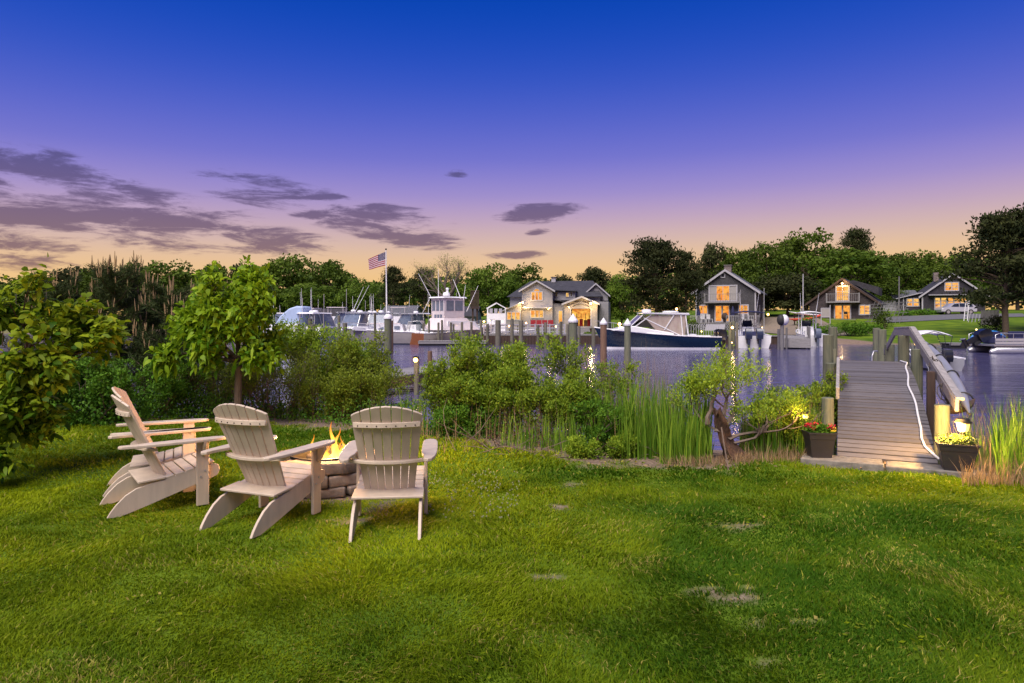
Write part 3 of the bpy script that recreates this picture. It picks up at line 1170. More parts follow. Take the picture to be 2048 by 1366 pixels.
def flame_material():
    m = bpy.data.materials.new('flame')
    m.use_nodes = True
    n, l = m.node_tree.nodes, m.node_tree.links
    n.remove(n['Principled BSDF'])
    a = n.new('ShaderNodeAttribute')
    a.attribute_name = 'tint'
    rp = n.new('ShaderNodeValToRGB')
    e = rp.color_ramp.elements
    e[0].position = 0
    e[0].color = (1.0, .62, .16, 1)
    e[1].position = 1
    e[1].color = (1.0, .20, .015, 1)
    x = e.new(.55)
    x.color = (1.0, .50, .06, 1)
    l.new(a.outputs['Fac'], rp.inputs[0])
    em = n.new('ShaderNodeEmission')
    l.new(rp.outputs[0], em.inputs[0])
    st = n.new('ShaderNodeMapRange')
    st.inputs['To Min'].default_value = 5.0 / GAIN
    st.inputs['To Max'].default_value = 1.0 / GAIN
    l.new(a.outputs['Fac'], st.inputs['Value'])
    l.new(st.outputs[0], em.inputs[1])
    tr = n.new('ShaderNodeBsdfTransparent')
    lw = n.new('ShaderNodeLayerWeight')
    lw.inputs[0].default_value = .62
    mp = n.new('ShaderNodeMath')
    mp.operation = 'MULTIPLY_ADD'
    l.new(a.outputs['Fac'], mp.inputs[0])
    mp.inputs[1].default_value = .40
    l.new(lw.outputs['Facing'], mp.inputs[2])
    mp.use_clamp = True
    tc_ = n.new('ShaderNodeTexCoord')
    mpp = n.new('ShaderNodeMapping')
    mpp.inputs['Scale'].default_value = (14, 14, 5)
    l.new(tc_.outputs['Object'], mpp.inputs[0])
    nz = n.new('ShaderNodeTexNoise')
    nz.inputs['Scale'].default_value = 1.0
    nz.inputs['Detail'].default_value = 3
    nz.inputs['Distortion'].default_value = 1.2
    l.new(mpp.outputs[0], nz.inputs['Vector'])
    ns = n.new('ShaderNodeMath')
    ns.operation = 'MULTIPLY_ADD'
    l.new(nz.outputs['Fac'], ns.inputs[0])
    ns.inputs[1].default_value = 1.5
    ns.inputs[2].default_value = -.72
    nm = n.new('ShaderNodeMath')
    nm.operation = 'ADD'
    nm.use_clamp = True
    l.new(ns.outputs[0], nm.inputs[0])
    mp.use_clamp = False
    l.new(mp.outputs[0], nm.inputs[1])
    mx = n.new('ShaderNodeMixShader')
    l.new(nm.outputs[0], mx.inputs[0])
    l.new(em.outputs[0], mx.inputs[1])
    l.new(tr.outputs[0], mx.inputs[2])
    l.new(mx.outputs[0], n['Material Output'].inputs[0])
    return m


M_flame = flame_material()
fire = thing('fire', 'yellow and orange flames leaping from the stone fire pit', 'fire', (PIT[0], PIT[1], .22))


def flame(x, y, h, r, seed, lean):
    r_ = random.Random(seed)
    n, k = 14, 10
    V, T = [], []
    ph = r_.uniform(0, 6)
    for i in range(n + 1):
        v = i / n
        w = r * (math.sin(math.pi * min(1, v * .62 + .30)) ** 1.2) * (1 - v) ** .55 + .002
        cx = x + lean * v * v * h + .035 * math.sin(ph + v * 6.5) * v
        cy = y + .02 * math.cos(ph * 1.3 + v * 5) * v
        for j in range(k):
            a = 2 * math.pi * j / k
            wob = 1 + .28 * math.sin(3 * a + v * 7 + ph)
            V.append((cx + w * wob * math.cos(a), cy + w * .6 * wob * math.sin(a), v * h))
            T.append(v)
    Fa = [[i * k + j, i * k + (j + 1) % k, (i + 1) * k + (j + 1) % k, (i + 1) * k + j] for i in range(n) for j in range(k)]
    link('flame', np_mesh('flame', np.array(V), np.array(Fa), M_flame, np.array(T), True), fire)


for (fx_, fy_, fh_, fr_, fs_, fl_) in ((.10, 0, .40, .060, 1, .02), (.07, .03, .52, .045, 2, -.05), (.13, -.05, .30, .055, 3, -.02), (-.13, .02, .36, .030, 4, -.16),
                                      (-.04, .04, .18, .070, 5, .1), (.15, .05, .34, .035, 6, .04), (.09, -.03, .46, .030, 7, .06), (.03, -.06, .24, .045, 8, -.08), (-.10, -.02, .22, .040, 9, -.05), (.11, .06, .26, .05, 10, .03)):
    flame(fx_, fy_, fh_ * .80, fr_ * .85, fs_, fl_)
fl = bpy.data.lights.new('fire_light', 'POINT')
fl.energy = 110
fl.color = (1.0, .50, .16)
fl.shadow_soft_size = .12
lo = bpy.data.objects.new('fire_light', fl)
COL.objects.link(lo)
lo.parent = fire
lo.location = (.05, 0, .30)


def point(parent, loc, e, col=(1, .66, .28), size=.04):
    q = bpy.data.lights.new('lamp_light', 'POINT')
    q.energy = e
    q.color = col
    q.shadow_soft_size = size
    b = bpy.data.objects.new('lamp_light', q)
    COL.objects.link(b)
    b.parent = parent
    b.location = loc
    return b


# ================================================================== BOARDWALK
A0 = Vector((3.86, 8.1))
DV, PV, DW = Vector((.435, .900)), Vector((.900, -.435)), 1.02


def dz(s):
    if s < 6.2:
        return .06 + .40 * s - .046 * s * s
    return max(-.2, .06 + .40 * 6.2 - .046 * 38.44 - .17 * (s - 6.2))


def dk(s, u, h=0.0):
    p = A0 + DV * s + PV * (DW * u)
    return Vector((p.x, p.y, dz(s) + h))


bw = thing('boardwalk', 'arched grey plank boardwalk leading over the bank to the water', 'boardwalk', (A0.x, A0.y, 0))
B0 = Vector((A0.x, A0.y, 0))
pm = MB()
pm.box((0, 0, 0), (DW, .083, .036))
plank_me = pm.mesh('plank', M_deck)
rr = random.Random(9)
nP = 112
for i in range(nP):
    s = .05 + i * .0985
    sl = math.atan2(dz(s + .05) - dz(s - .05), .1)
    p = dk(s, .5) - B0
    o = link('plank', plank_me, bw, p + Vector((0, 0, -.018)), None)
    o.rotation_mode = 'QUATERNION'
    q = Matrix.Rotation(math.atan2(DV.y, DV.x) - math.pi / 2, 3, 'Z') @ Matrix.Rotation(sl + rr.uniform(-.006, .006), 3, 'X')
    o.rotation_quaternion = q.to_quaternion()
    o.location.z += rr.uniform(-.003, .003)
for u in (.04, .5, .96):
    m = MB()
    pts = [dk(s * .5, u, -.036) - B0 for s in range(0, 23)]
    for a, b in zip(pts[:-1], pts[1:]):
        m.bar(a + Vector((0, 0, -.095)), b + Vector((0, 0, -.095)), .045, .185)
    m.build('joist', M_brownwood, bw)


def round_post(name, label, p, z0, z1, r, mat, grp, cap=None, tilt=(0, 0), n=14):
    t = thing(name, label, 'post', (p[0], p[1], z0), 0, grp)
    m = MB()
    h = z1 - z0
    m.tube([(0, 0, 0), (tilt[0] * .5 * h, tilt[1] * .5 * h, h * .5), (tilt[0] * h, tilt[1] * h, h - r * .12), (tilt[0] * h, tilt[1] * h, h)], [r * 1.04, r, r * .97, r * .86], n)
    m.build('post_shaft', mat, t, smooth=40)
    top = Vector((tilt[0] * h, tilt[1] * h, h))
    if cap == 'cone':
        m = MB()
        m.lathe([(r * 1.12, -.09), (r * 1.15, -.02), (r * 1.08, .0), (r * .55, r * .75), (.012, r * 1.45)], n, top)
        m.build('cone_cap', M_white, t, smooth=25)
    elif cap == 'dome':
        m = MB()
        m.lathe([(r * 1.15, -.12), (r * 1.18, 0), (r * .95, r * .4), (r * .5, r * .75), (.01, r * .85)], n, top)
        m.build('dome_cap', M_white, t, smooth=40)
    return t


GB = 'posts carrying the boardwalk rails'


def bpost(s, u, ztop, r, label, square=False):
    p = dk(s, u)
    z0 = min(float(gz(p.x, p.y)), dz(s)) - .3
    if square:
        t = thing('rail_post', label, 'post', (p.x, p.y, z0), math.atan2(DV.y, DV.x) - math.pi / 2, GB)
        m = MB()
        m.b2(-r, r, -r, r, 0, ztop - z0)
        m.build('post_shaft', M_darkwood, t, bevel=.008)
        return t
    return round_post('rail_post', label, (p.x, p.y), z0, ztop, r, M_post, GB)


bpost(.25, 1.065, .70, .082, 'stout round post lit by the planter lamp at the boardwalk foot')
bpost(.52, -.11, .69, .075, 'round post behind the red flower planter')
bpost(2.3, -.10, 1.02, .075, 'round post half hidden in leaves on the left of the boardwalk')
bpost(4.5, -.17, 1.39, .092, 'thick green-grey post at the crest on the left of the boardwalk')
bpost(4.0, -.06, 1.16, .032, 'thin stub post in front of the thick crest post')
bpost(7.0, -.12, 1.50, .09, 'weathered post just behind the thick left crest post')
bpost(1.7, 1.10, .98, .05, 'dark square rail post below the tangled rope', True)
bpost(3.6, 1.10, 1.20, .085, 'round post halfway up the right of the boardwalk')
bpost(5.9, 1.08, 1.36, .10, 'round post under the flat top of the rail')
for k, (px, py, d, r, lab) in enumerate([(1764, 659, 17.5, .105, 'tall pale-topped piling left of the rail end'), (1753, 656, 19.5, .10, 'piling hidden behind the pale-topped piling'),
                                         (1779, 688, 16.2, .11, 'short stout piling between the rail brace and the tall piling')]):
    p = at(px, py, d)
    round_post('dock_piling', lab, (p.x, p.y), -1.6, p.z, r, M_post, 'pilings at the boardwalk end')

rail = thing('handrail', 'weathered timber handrail climbing and bending along the boardwalk', 'handrail', (A0.x, A0.y, 0))
rp = [dk(.18, 1.2), dk(2.6, 1.16), dk(5.2, 1.14), at(1790, 664, 14.6), at(1769, 704, 16.8)]
rz = [.70, 1.10, 1.44, None, None]
rp = [Vector((p.x, p.y, z)) if z else p for p, z in zip(rp, rz)]
for i, (a, b) in enumerate(zip(rp[:-1], rp[1:])):
    if i == 1:
        continue
    if i == 0:
        b = rp[2]
    m = MB()
    m.bar(a - B0, b - B0, .04, .14)
    m.build('rail_board', M_rail, rail, bevel=.006)
m = MB()
m.bar(rp[0] + Vector((.03, -.01, .078)) - B0, rp[2] + Vector((.03, -.01, .078)) - B0, .085, .034)
m.build('rail_cap', M_rail, rail, bevel=.005)
m = MB()
m.bar(rp[2] + Vector((.02, -.0, .082)) - B0, rp[3] + Vector((.02, 0, .085)) - B0, .085, .034)
m.build('rail_cap', M_rail, rail, bevel=.005)
lrail = thing('side_board', 'short weathered board fixed on the left boardwalk posts', 'board', (A0.x, A0.y, 0))
m = MB()
m.bar(dk(.5, -.0, .50) - B0, dk(2.3, -.0, .30) - B0, .04, .15)
m.build('board_plank', M_rail, lrail, bevel=.005)

# hose along the deck
m = MB()
cp = [(5.5, .97, 0), (5.0, .955, 0), (4.4, .95, 0), (3.6, .90, 0), (2.9, .855, 0), (2.2, .83, 0), (1.6, .835, 0), (1.1, .85, 0), (.75, .865, 0), (.48, .85, 0), (.3, .875, 0), (.14, .96, 0), (.05, 1.04, -.02)]
pts = []
for (a, b) in zip(cp[:-1], cp[1:]):
    for k in range(3):
        f = k / 3
        s, u, h = [a[j] * (1 - f) + b[j] * f for j in range(3)]
        pts.append(dk(s, u + .06 * min(1, s) * (1 if s < 4.4 else .3) + .012 * math.sin(s * 5), .017 + h))
m.tube(pts, .014, 8)
o = m.build('hose', M_hose, smooth=60)
tag(o, 'white hose snaking down the boardwalk planks', 'hose')

# kayak lashed outside the rail, with ropes
def kayak_mesh(L, B, H, n=16, k=10):
    rows = []
    for i in range(n + 1):
        t = i / n * 2 - 1
        w = max(.012, (1 - abs(t) ** 2.3)) * B / 2
        rz_ = H * (abs(t) ** 3) * .45
        row = []
        for j in range(k):
            a = 2 * math.pi * j / k
            row.append((t * L / 2, w * math.cos(a), rz_ + H / 2 * math.sin(a) * max(.15, (1 - abs(t) ** 3)) * (1.0 if math.sin(a) < 0 else .7)))
        row.append(row[0])
        rows.append(row)
    q = MB()
    q.grid(rows)
    return q


def kayak(name, label, loc, rot, L, B, H, mat, cockpit=True, group=None):
    t = thing(name, label, 'kayak', loc, 0, group)
    t.rotation_euler = rot
    kayak_mesh(L, B, H).build('hull', mat, t, smooth=50)
    if cockpit:
        m = MB()
        m.lathe([(.24, 0), (.26, .03), (.22, .035), (.2, .01)], 14, (0, 0, H * .32), 1.5, .85)
        m.build('cockpit_rim', M_rubber, t, smooth=40)
    return t


ka, kb = dk(.40, 1.42), dk(5.5, 1.33)
ka.z, kb.z = .56, 1.32
mid = (ka + kb) / 2
dv = kb - ka
kt = kayak('kayak', 'long grey kayak lashed along the outside of the boardwalk rail', mid, (R(52), 0, 0), dv.length, .22, .20, M_hull2, False)
kt.rotation_mode = 'QUATERNION'
kt.rotation_quaternion = (dv.to_track_quat('X', 'Z').to_matrix() @ Matrix.Rotation(R(-62), 3, 'X')).to_quaternion()
m = MB()
m.tube([(-dv.length * .5 + i * dv.length / 14, .116 * max(.1, 1 - abs(i / 7 - 1) ** 2.3), .02 + .05 * abs(i / 7 - 1) ** 3) for i in range(15)], .02, 6)
m.build('gunwale_trim', M_rubber, kt, smooth=60)
m = MB()
m.tube([(-dv.length * .5, 0, .06), (-dv.length * .5 - .12, .1, .1), (-dv.length * .5 - .1, .25, .05), (-dv.length * .44, .25, .02)], .008, 5)
m.build('carry_loop', M_rubber, kt)
for f_ in (-.34, -.12, .10, .30):
    m = MB()
    w_ = .118 * (1 - abs(2 * f_) ** 2.3) + .006
    m.tube([(dv.length * f_ + .012 * math.sin(a_), w_ * math.cos(a_), (.105 * math.sin(a_)) * (1 if a_ > math.pi else .75)) for a_ in [i * math.pi / 8 for i in range(17)]], .011, 5)
    m.build('lashing_strap', M_rubber, kt)
tip = dk(.35, 1.62)
tip.z = .58
ct = kayak('canoe', 'dark brown canoe end poking out beyond the kayak', Vector((5.44, 8.32, .60)), (0, R(-10), R(12)), .52, .17, .13, M_darkwood, False)
rr = random.Random(12)
for k, (s, lab) in enumerate(((1.2, 'tangled dark rope hanging at the low end of the rail'), (2.3, 'dark rope wound round rail and kayak halfway up'))):
    c = dk(s, 1.22)
    c.z = .70 + (s - .18) / 5.02 * .74
    m = MB()
    pts = []
    for i in range(46):
        a = i * .83
        pts.append(c + Vector((.07 * math.sin(a * 1.0) + rr.uniform(-.03, .03), .10 * math.cos(a * .9) + rr.uniform(-.04, .04), .13 * math.cos(a * 1.1 + .5) - (.10 if k == 0 else .02) + rr.uniform(-.05, .05))))
    m.tube(pts, .007, 5)
    tag(m.build('rope_tangle', M_rope), lab, 'rope', 'ropes on the boardwalk rail')
# ladder hoop beyond the boardwalk
m = MB()
p0 = at(1744, 722, 18.0)
m.tube([p0 + Vector((0.0, 0, -.5)), p0 + Vector((0, 0, .12)), p0 + Vector((.07, .05, .26)), p0 + Vector((.2, .1, .26)), p0 + Vector((.27, .15, .12)), p0 + Vector((.27, .15, -.5))], .018, 8)
tag(m.build('ladder_hoop', M_alum, smooth=60), 'bent metal ladder handle beside the tall piling', 'ladder')
# lamps tucked under the rail
for (s, u, h, lab) in ((5.1, 1.22, .33, 'small warm lamp under the high end of the rail'),):
    p = dk(s, u, h)
    t = thing('rail_lamp', lab, 'lamp', p)
    m = MB()
    m.ball((0, 0, 0), .035, 10)
    m.build('bulb', M_bulbsoft, t, smooth=60)
    m = MB()
    m.lathe([(.05, .03), (.055, .04), (.02, .075), (.004, .08)], 10)
    m.build('lamp_hood', M_iron, t, smooth=40)
    point(t, (0, -.06, -.03), 3.0, size=.04)
p = at(1805, 678, 13.4)
t = thing('rail_lamp', 'small warm lamp shining on the post under the rail bend', 'lamp', p)
m = MB()
m.ball((0, 0, 0), .03, 10)
m.build('bulb', M_bulbsoft, t, smooth=60)
m = MB()
m.lathe([(.045, .025), (.05, .035), (.02, .065), (.004, .07)], 10)
m.build('lamp_hood', M_iron, t, smooth=40)
point(t, (0, -.06, -.05), 2.2, size=.04)

# granite steps
for (a, b, lab) in (((-.36, -.06), (.46, 0), 'granite slab under the red flower planter'), ((.485, 0), (1.40, 0), 'granite slab under the planter with the lamp')):
    t = MB()
    rr = random.Random(int(a[0] * 100) + 50)
    pts = []
    for (u, s) in ((a[0], -.42), (b[0], -.40), (b[0], -.06), (a[0], -.08)):
        p = A0 + DV * s + PV * (DW * u)
        pts.append((p.x + rr.uniform(-.015, .015), p.y + rr.uniform(-.015, .015), -.05))
    t.prism(pts, (0, 0, .125 if a[0] < 0 else .115))
    o = t.build('granite_step', M_granite, bevel=.012, seg=2)
    sb = o.modifiers.new('sub', 'SUBSURF')
    sb.subdivision_type = 'SIMPLE'
    sb.levels = sb.render_levels = 3
    tx = bpy.data.textures.new('chip', 'CLOUDS')
    tx.noise_scale = .12
    dm_ = o.modifiers.new('chip', 'DISPLACE')
    dm_.texture = tx
    dm_.strength = .025
    tag(o, lab, 'stone step', 'granite steps at the boardwalk foot')

# planters with flowers, solar lamps
def planter(label, p, rotz, w, h, lampside, seed, red):
    t = thing('planter', label, 'planter', p, rotz, 'planters beside the boardwalk')
    m = MB()
    b, r_ = w * .34, w * .5
    prof = [(b, 0), (b * 1.28, h * .72), (b * 1.33, h * .74), (r_ * .95, h * .93), (r_, h * .94), (r_, h), (r_ * .90, h), (r_ * .88, h * .9)]
    rows = []
    for (q, z) in prof:
        c = q * .82
        rows.append([(-q, -c, z), (q, -c, z), (q, c, z), (-q, c, z), (-q, -c, z)])
    m.grid(rows)
    m.poly([(-b, -b * .82, .003), (b, -b * .82, .003), (b, b * .82, .003), (-b, b * .82, .003)])
    m.build('pot', M_pot, t)
    m = MB()
    q = r_ * .88
    m.b2(-q, q, -q * .82, q * .82, h * .84, h * .92)
    m.build('soil', M_soil, t)
    rg_ = np.random.default_rng(seed)
    n = 900 if red else 520
    X = np.clip(rg_.standard_normal(n) * .5, -1, 1) * q * 1.05
    Y = (rg_.random(n) * 2 - 1) * q * .8
    Z = h * .92 + rg_.random(n) ** 1.6 * .09
    a = rg_.random(n) * 6.28
    D = np.stack([np.cos(a), np.sin(a), .2 + rg_.random(n)], 1)
    N = rg_.standard_normal((n, 3)) + [0, -.3, 1]
    V, Fa, tt = leaf_arrays(np.stack([X, Y, Z], 1), D, N, .03 + .02 * rg_.random(n), .014 + .01 * rg_.random(n), rg_.random(n))
    link('foliage', np_mesh('foliage', V, Fa, L_needle if not red else L_hedge, tt), t)
    n = 420 if red else 70
    cl = (rg_.random((9, 2)) * 2 - 1) * [q * .85, q * .7]
    ci = rg_.integers(0, 9, n)
    X = cl[ci, 0] + rg_.standard_normal(n) * .018
    Y = cl[ci, 1] + rg_.standard_normal(n) * .018
    Z = h * .95 + .06 + rg_.standard_normal(n) * .014
    a = rg_.random(n) * 6.28
    D = np.stack([np.cos(a), np.sin(a), .3 + .5 * rg_.random(n)], 1)
    V, Fa, tt = leaf_arrays(np.stack([X, Y, Z], 1), D, rg_.standard_normal((n, 3)) + [0, 0, 1], .026, .022, rg_.random(n))
    link('blossom', np_mesh('blossom', V, Fa, L_flower if red else L_brush, tt), t)
    return t


pa = A0 + DV * (-.22) + PV * (DW * -.17)
planter('black square planter of red flowers at the boardwalk foot', (pa.x - .02, pa.y, .072), R(-4), .32, .30, 1, 3, True)
pb = A0 + DV * (-.26) + PV * (DW * 1.14)
planter('black square planter holding a lit garden lamp', (pb.x, pb.y, .063), R(-25), .38, .29, 1, 4, False)
m = MB()
m.b2(-.03, .03, -.002, .002, 0, .05)
o = m.build('plant_tag', pmat('yellow_tag', (.75, .68, .05), .5, .05, 4, 0), loc=(pa.x + .10, pa.y - .10, .385), rot=(R(-8), 0, R(-6)))
tag(o, 'small yellow plant tag stuck in the red flower planter', 'tag')


def solar_lamp(label, p, h, s, e):
    t = thing('garden_lamp', label, 'lamp', p, 0, 'garden lamps by the boardwalk')
    m = MB()
    m.cyl((0, 0, 0), (0, 0, h), .018 * s, .016 * s, 10)
    m.build('stake', M_iron, t, smooth=50)
    m = MB()
    m.lathe([(.045 * s, h), (.06 * s, h + .02 * s), (.072 * s, h + .10 * s), (.07 * s, h + .105 * s)], 18)
    m.build('lens', M_lens, t, smooth=50)
    m = MB()
    m.lathe([(.10 * s, h + .112 * s), (.104 * s, h + .125 * s), (.085 * s, h + .14 * s), (.07 * s, h + .165 * s), (.01, h + .17 * s)], 18)
    m.build('lamp_cap', M_iron, t, smooth=35)
    point(t, (-.21 * s, -.05 * s, h + .10 * s), e, (1, .56, .16), size=.03)
    return t


solar_lamp('lit garden lamp standing in the planter by the boardwalk post', (pb.x + .07, pb.y + .0, .33), .14, .85, 75)
solar_lamp('small lit garden lamp behind the red flower planter', (pa.x - .06, pa.y + .28, .02), .46, .5, 2.5)
# ================================================================== PLANTS NEAR THE LAWN
def grow(rr, p, d, L, r, depth, q, tips, spread=.6, up=.15, kids=(2, 3), wob=.22, shrink=.68, sides=5):
    pts, rs = [p.copy()], [r]
    n = 4 if depth > 0 else 3
    for k in range(n):
        d = (d + Vector((rr.uniform(-wob, wob), rr.uniform(-wob, wob), rr.uniform(-wob, wob) + up * .4))).normalized()
        p = p + d * (L / n)
        pts.append(p.copy())
        rs.append(max(.0012, r * (1 - .5 * (k + 1) / n)))
        if depth > 0 and k >= 1 and k < n - 1 and rr.random() < .65:
            v = Vector((rr.gauss(0, 1), rr.gauss(0, 1), rr.gauss(0, .6))).normalized()
            grow(rr, p.copy(), (d * .7 + v * spread + Vector((0, 0, up))).normalized(), L * shrink * rr.uniform(.6, .95), rs[-1] * .7, depth - 1, q, tips, spread, up, kids, wob, shrink, sides)
    q.tube(pts, rs, sides if r > .012 else (4 if r > .006 else 3), False)
    if depth == 0:
        tips.append((pts[-2], p.copy(), d.copy()))
        return
    for _ in range(rr.randint(*kids)):
        v = Vector((rr.gauss(0, 1), rr.gauss(0, 1), rr.gauss(0, .6))).normalized()
        grow(rr, p.copy(), (d + v * spread + Vector((0, 0, up))).normalized(), L * shrink * rr.uniform(.75, 1.1), rs[-1] * .8, depth - 1, q, tips, spread, up, kids, wob, shrink, sides)


def tip_leaves(tips, per, seed, L, W, spread, tint0=0.0, kind='rhomb', droop=0.0, out=.5, center=None, alive=1.0, jit=.03, upb=.3):
    rg = np.random.default_rng(seed)
    Ps, Ds = [], []
    for (a, b, d) in tips:
        if rg.random() > alive:
            continue
        a, b, d = np.array(a), np.array(b), np.array(d)
        f = rg.random((per, 1)) ** .7
        Ps.append(a + (b - a) * f + rg.standard_normal((per, 3)) * jit)
        Ds.append(d * out + rg.standard_normal((per, 3)) * spread + [0, 0, upb])
    P, D = np.concatenate(Ps), np.concatenate(Ds)
    n = len(P)
    N = rg.standard_normal((n, 3)) * .6 + [0, -.2, 1]
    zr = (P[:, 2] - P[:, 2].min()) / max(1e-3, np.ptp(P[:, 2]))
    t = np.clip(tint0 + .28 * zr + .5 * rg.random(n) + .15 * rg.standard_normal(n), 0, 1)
    return leaf_arrays(P, D, N, L * (.7 + .6 * rg.random(n)), W * (.7 + .6 * rg.random(n)), t, kind, droop)


def shrub(name, label, px, d, wpx, pytop, seed, leaf, L, W, per, stems=7, depth=3, group=None, cat='shrub', lean=(0, 0), zbase=None, alive=1.0, spread=.55, up=.25, jit=.03, r=.014, tint0=0.0, stemmat=None, depthr=.8, low=0, kids=(2, 3)):
    rr = random.Random(seed)
    x = atx(px, d)
    z = float(gz(x, d)) if zbase is None else zbase
    H = atz(pytop, d) - z
    Wd = wpx * d / F
    t = thing(name, label, cat, (x, d, z), 0, group)
    q, tips = MB(), []
    for i in range(stems):
        a = rr.uniform(0, 6.283)
        o = Vector((math.cos(a) * Wd * .16 * rr.random(), math.sin(a) * Wd * .16 * depthr * rr.random(), -.05))
        dr = Vector((math.cos(a) * Wd * .5 * rr.uniform(.3, 1.05) + lean[0], math.sin(a) * Wd * .5 * depthr * rr.uniform(.2, 1) + lean[1], H * rr.uniform(.55, 1.0)))
        tot = dr.length
        grow(rr, o, dr.normalized(), tot * .46, r * rr.uniform(.7, 1.2), depth, q, tips, spread, up, kids)
    # fit the grown cloud to the wanted outline
    T = np.array([b for _, b, _ in tips])
    mx = np.percentile(np.abs(T[:, 0] - lean[0] * .5), 96)
    mz = np.percentile(T[:, 2], 98)
    sx, sz = (Wd * .5) / mx, H * .96 / mz
    S = Matrix.Diagonal((sx, sx * depthr, sz))
    q.v = [tuple(S @ Vector(v)) for v in q.v]
    tips = [(S @ a, S @ b, d_) for a, b, d_ in tips]
    q.build('stems', stemmat or M_twig, t, smooth=60)
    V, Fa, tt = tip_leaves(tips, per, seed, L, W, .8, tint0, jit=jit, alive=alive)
    if low:
        rg = np.random.default_rng(seed + 7)
        n = low
        P = np.stack([rg.standard_normal(n) * Wd * .27, rg.standard_normal(n) * Wd * .2 * depthr, rg.random(n) ** 1.4 * H * .55], 1)
        V2, F2, t2 = leaf_arrays(P, rg.standard_normal((n, 3)) + [0, 0, .5], rg.standard_normal((n, 3)) * .6 + [0, -.2, 1], L * (.7 + .6 * rg.random(n)), W * (.7 + .6 * rg.random(n)), .5 * rg.random(n))
        V, Fa, tt = np.concatenate([V, V2]), np.concatenate([Fa, F2 + len(V)]), np.concatenate([tt, t2])
    link('foliage', np_mesh('foliage', V, Fa, leaf, tt), t)
    return t


GS = 'marsh shrubs along the bank'
shrub('marsh_shrub', 'tall bright green marsh shrub in the middle of the bank', 1010, 10.4, 255, 680, 11, L_bayberry, .048, .021, 46, 13, 3, GS, low=9000, jit=.045)
shrub('marsh_shrub', 'bushy green marsh shrub just behind the third chair', 935, 10.6, 150, 738, 12, L_bayberry, .046, .020, 40, 10, 3, GS, low=6500, jit=.04)
shrub('marsh_shrub', 'leafy marsh shrub leaning toward the reeds', 1155, 10.0, 175, 728, 13, L_bayberry, .044, .019, 36, 9, 3, GS, alive=.85, low=1800, jit=.04)
shrub('marsh_shrub', 'dark green marsh shrub low beside the tall middle one', 920, 9.9, 110, 815, 14, L_hedge, .05, .025, 40, 9, 2, GS, low=5000)
shrub('marsh_shrub', 'low green bush under the leaning shrub at the reed edge', 1215, 9.0, 100, 805, 15, L_hedge, .05, .024, 40, 9, 2, GS, low=3500)
shrub('low_bush', 'small round green bush on the bare bank', 1172, 8.35, 62, 878, 16, L_bayberry, .034, .016, 34, 9, 2, 'small bushes on the bare bank', low=700, r=.005, jit=.02)
shrub('low_bush', 'small green tuft of a bush beside the reeds', 1242, 8.45, 52, 872, 17, L_bayberry, .034, .016, 30, 8, 2, 'small bushes on the bare bank', low=500, r=.005, jit=.02)
shrub('marsh_shrub', 'bright green marsh shrub rising in front of the moored white boats', 655, 13.2, 205, 652, 18, L_bayberry, .058, .026, 40, 11, 3, GS, low=2500, jit=.06)
shrub('marsh_shrub', 'yellow-green marsh shrub over the near dock end', 730, 12.6, 105, 672, 19, L_brush, .05, .023, 26, 8, 3, GS, alive=.8, jit=.05)
shrub('marsh_shrub', 'yellowish brush shrub behind the fire pit', 680, 12.0, 180, 742, 20, L_brush, .046, .02, 24, 15, 3, GS, low=2600, jit=.05)
shrub('marsh_shrub', 'sparse twiggy brush between the young tree and the fire', 560, 12.2, 185, 700, 21, L_brush, .042, .018, 10, 26, 3, GS, alive=.7, low=2500, jit=.05)
shrub('marsh_shrub', 'sparse twiggy brush behind the second chair', 430, 12.4, 200, 705, 22, L_brush, .042, .018, 9, 26, 3, GS, alive=.6, low=2500, jit=.05)
shrub('marsh_shrub', 'dark low brush under the pine saplings', 300, 11.8, 250, 715, 23, L_hedge, .05, .022, 22, 10, 3, GS, low=5000)
shrub('marsh_shrub', 'dark low brush behind the broad-leaved bush', 130, 11.0, 240, 720, 24, L_hedge, .06, .028, 26, 10, 3, GS, low=6000)
shrub('marsh_shrub', 'small round green shrub leaf ball beside the boardwalk crest', 1652, 10.0, 62, 745, 25, L_bayberry, .042, .018, 55, 7, 2, GS, low=500, r=.007)
shrub('marsh_shrub', 'green marsh shrub against the left boardwalk post', 1585, 9.5, 84, 772, 26, L_bayberry, .040, .017, 24, 8, 3, GS, alive=.85, low=1500)
shrub('marsh_shrub', 'thin marsh shrub with its feet in brown leaves left of the planter', 1565, 8.7, 120, 800, 27, L_brush, .04, .017, 22, 10, 3, GS, alive=.8, low=3000)

shrub('marsh_shrub', 'feathery green marsh shrub between the tall middle shrub and the reeds', 1090, 9.7, 140, 775, 28, L_bayberry, .042, .018, 26, 9, 3, GS, alive=.85, low=1500)
shrub('marsh_shrub', 'low green marsh shrub right of the twisted trunk', 1535, 8.9, 105, 800, 29, L_bayberry, .040, .017, 26, 8, 3, GS, alive=.85, low=1500)
# dark undergrowth filling the foot of the brush on the left bank
rg = np.random.default_rng(91)
n = 11000
x = -8.5 + 7.0 * rg.random(n)
y = edge(x) + .15 + 2.0 * rg.random(n)
hh = (.12 + .42 * vnoise(x, y, .5, 92)) * np.minimum(1, (y - edge(x)) * 1.6)
P = np.stack([x, y, gz(x, y) + hh * rg.random(n) ** .7], 1)
V, Fa, tt = leaf_arrays(P, rg.standard_normal((n, 3)) + [0, 0, .5], rg.standard_normal((n, 3)) * .6 + [0, -.3, 1], .04 + .03 * rg.random(n), .02 + .015 * rg.random(n), .7 * rg.random(n))
tag(link('undergrowth', np_mesh('undergrowth', V, Fa, L_hedge, tt)), 'dark low undergrowth at the foot of the brush on the left bank', 'undergrowth', None, 'stuff')

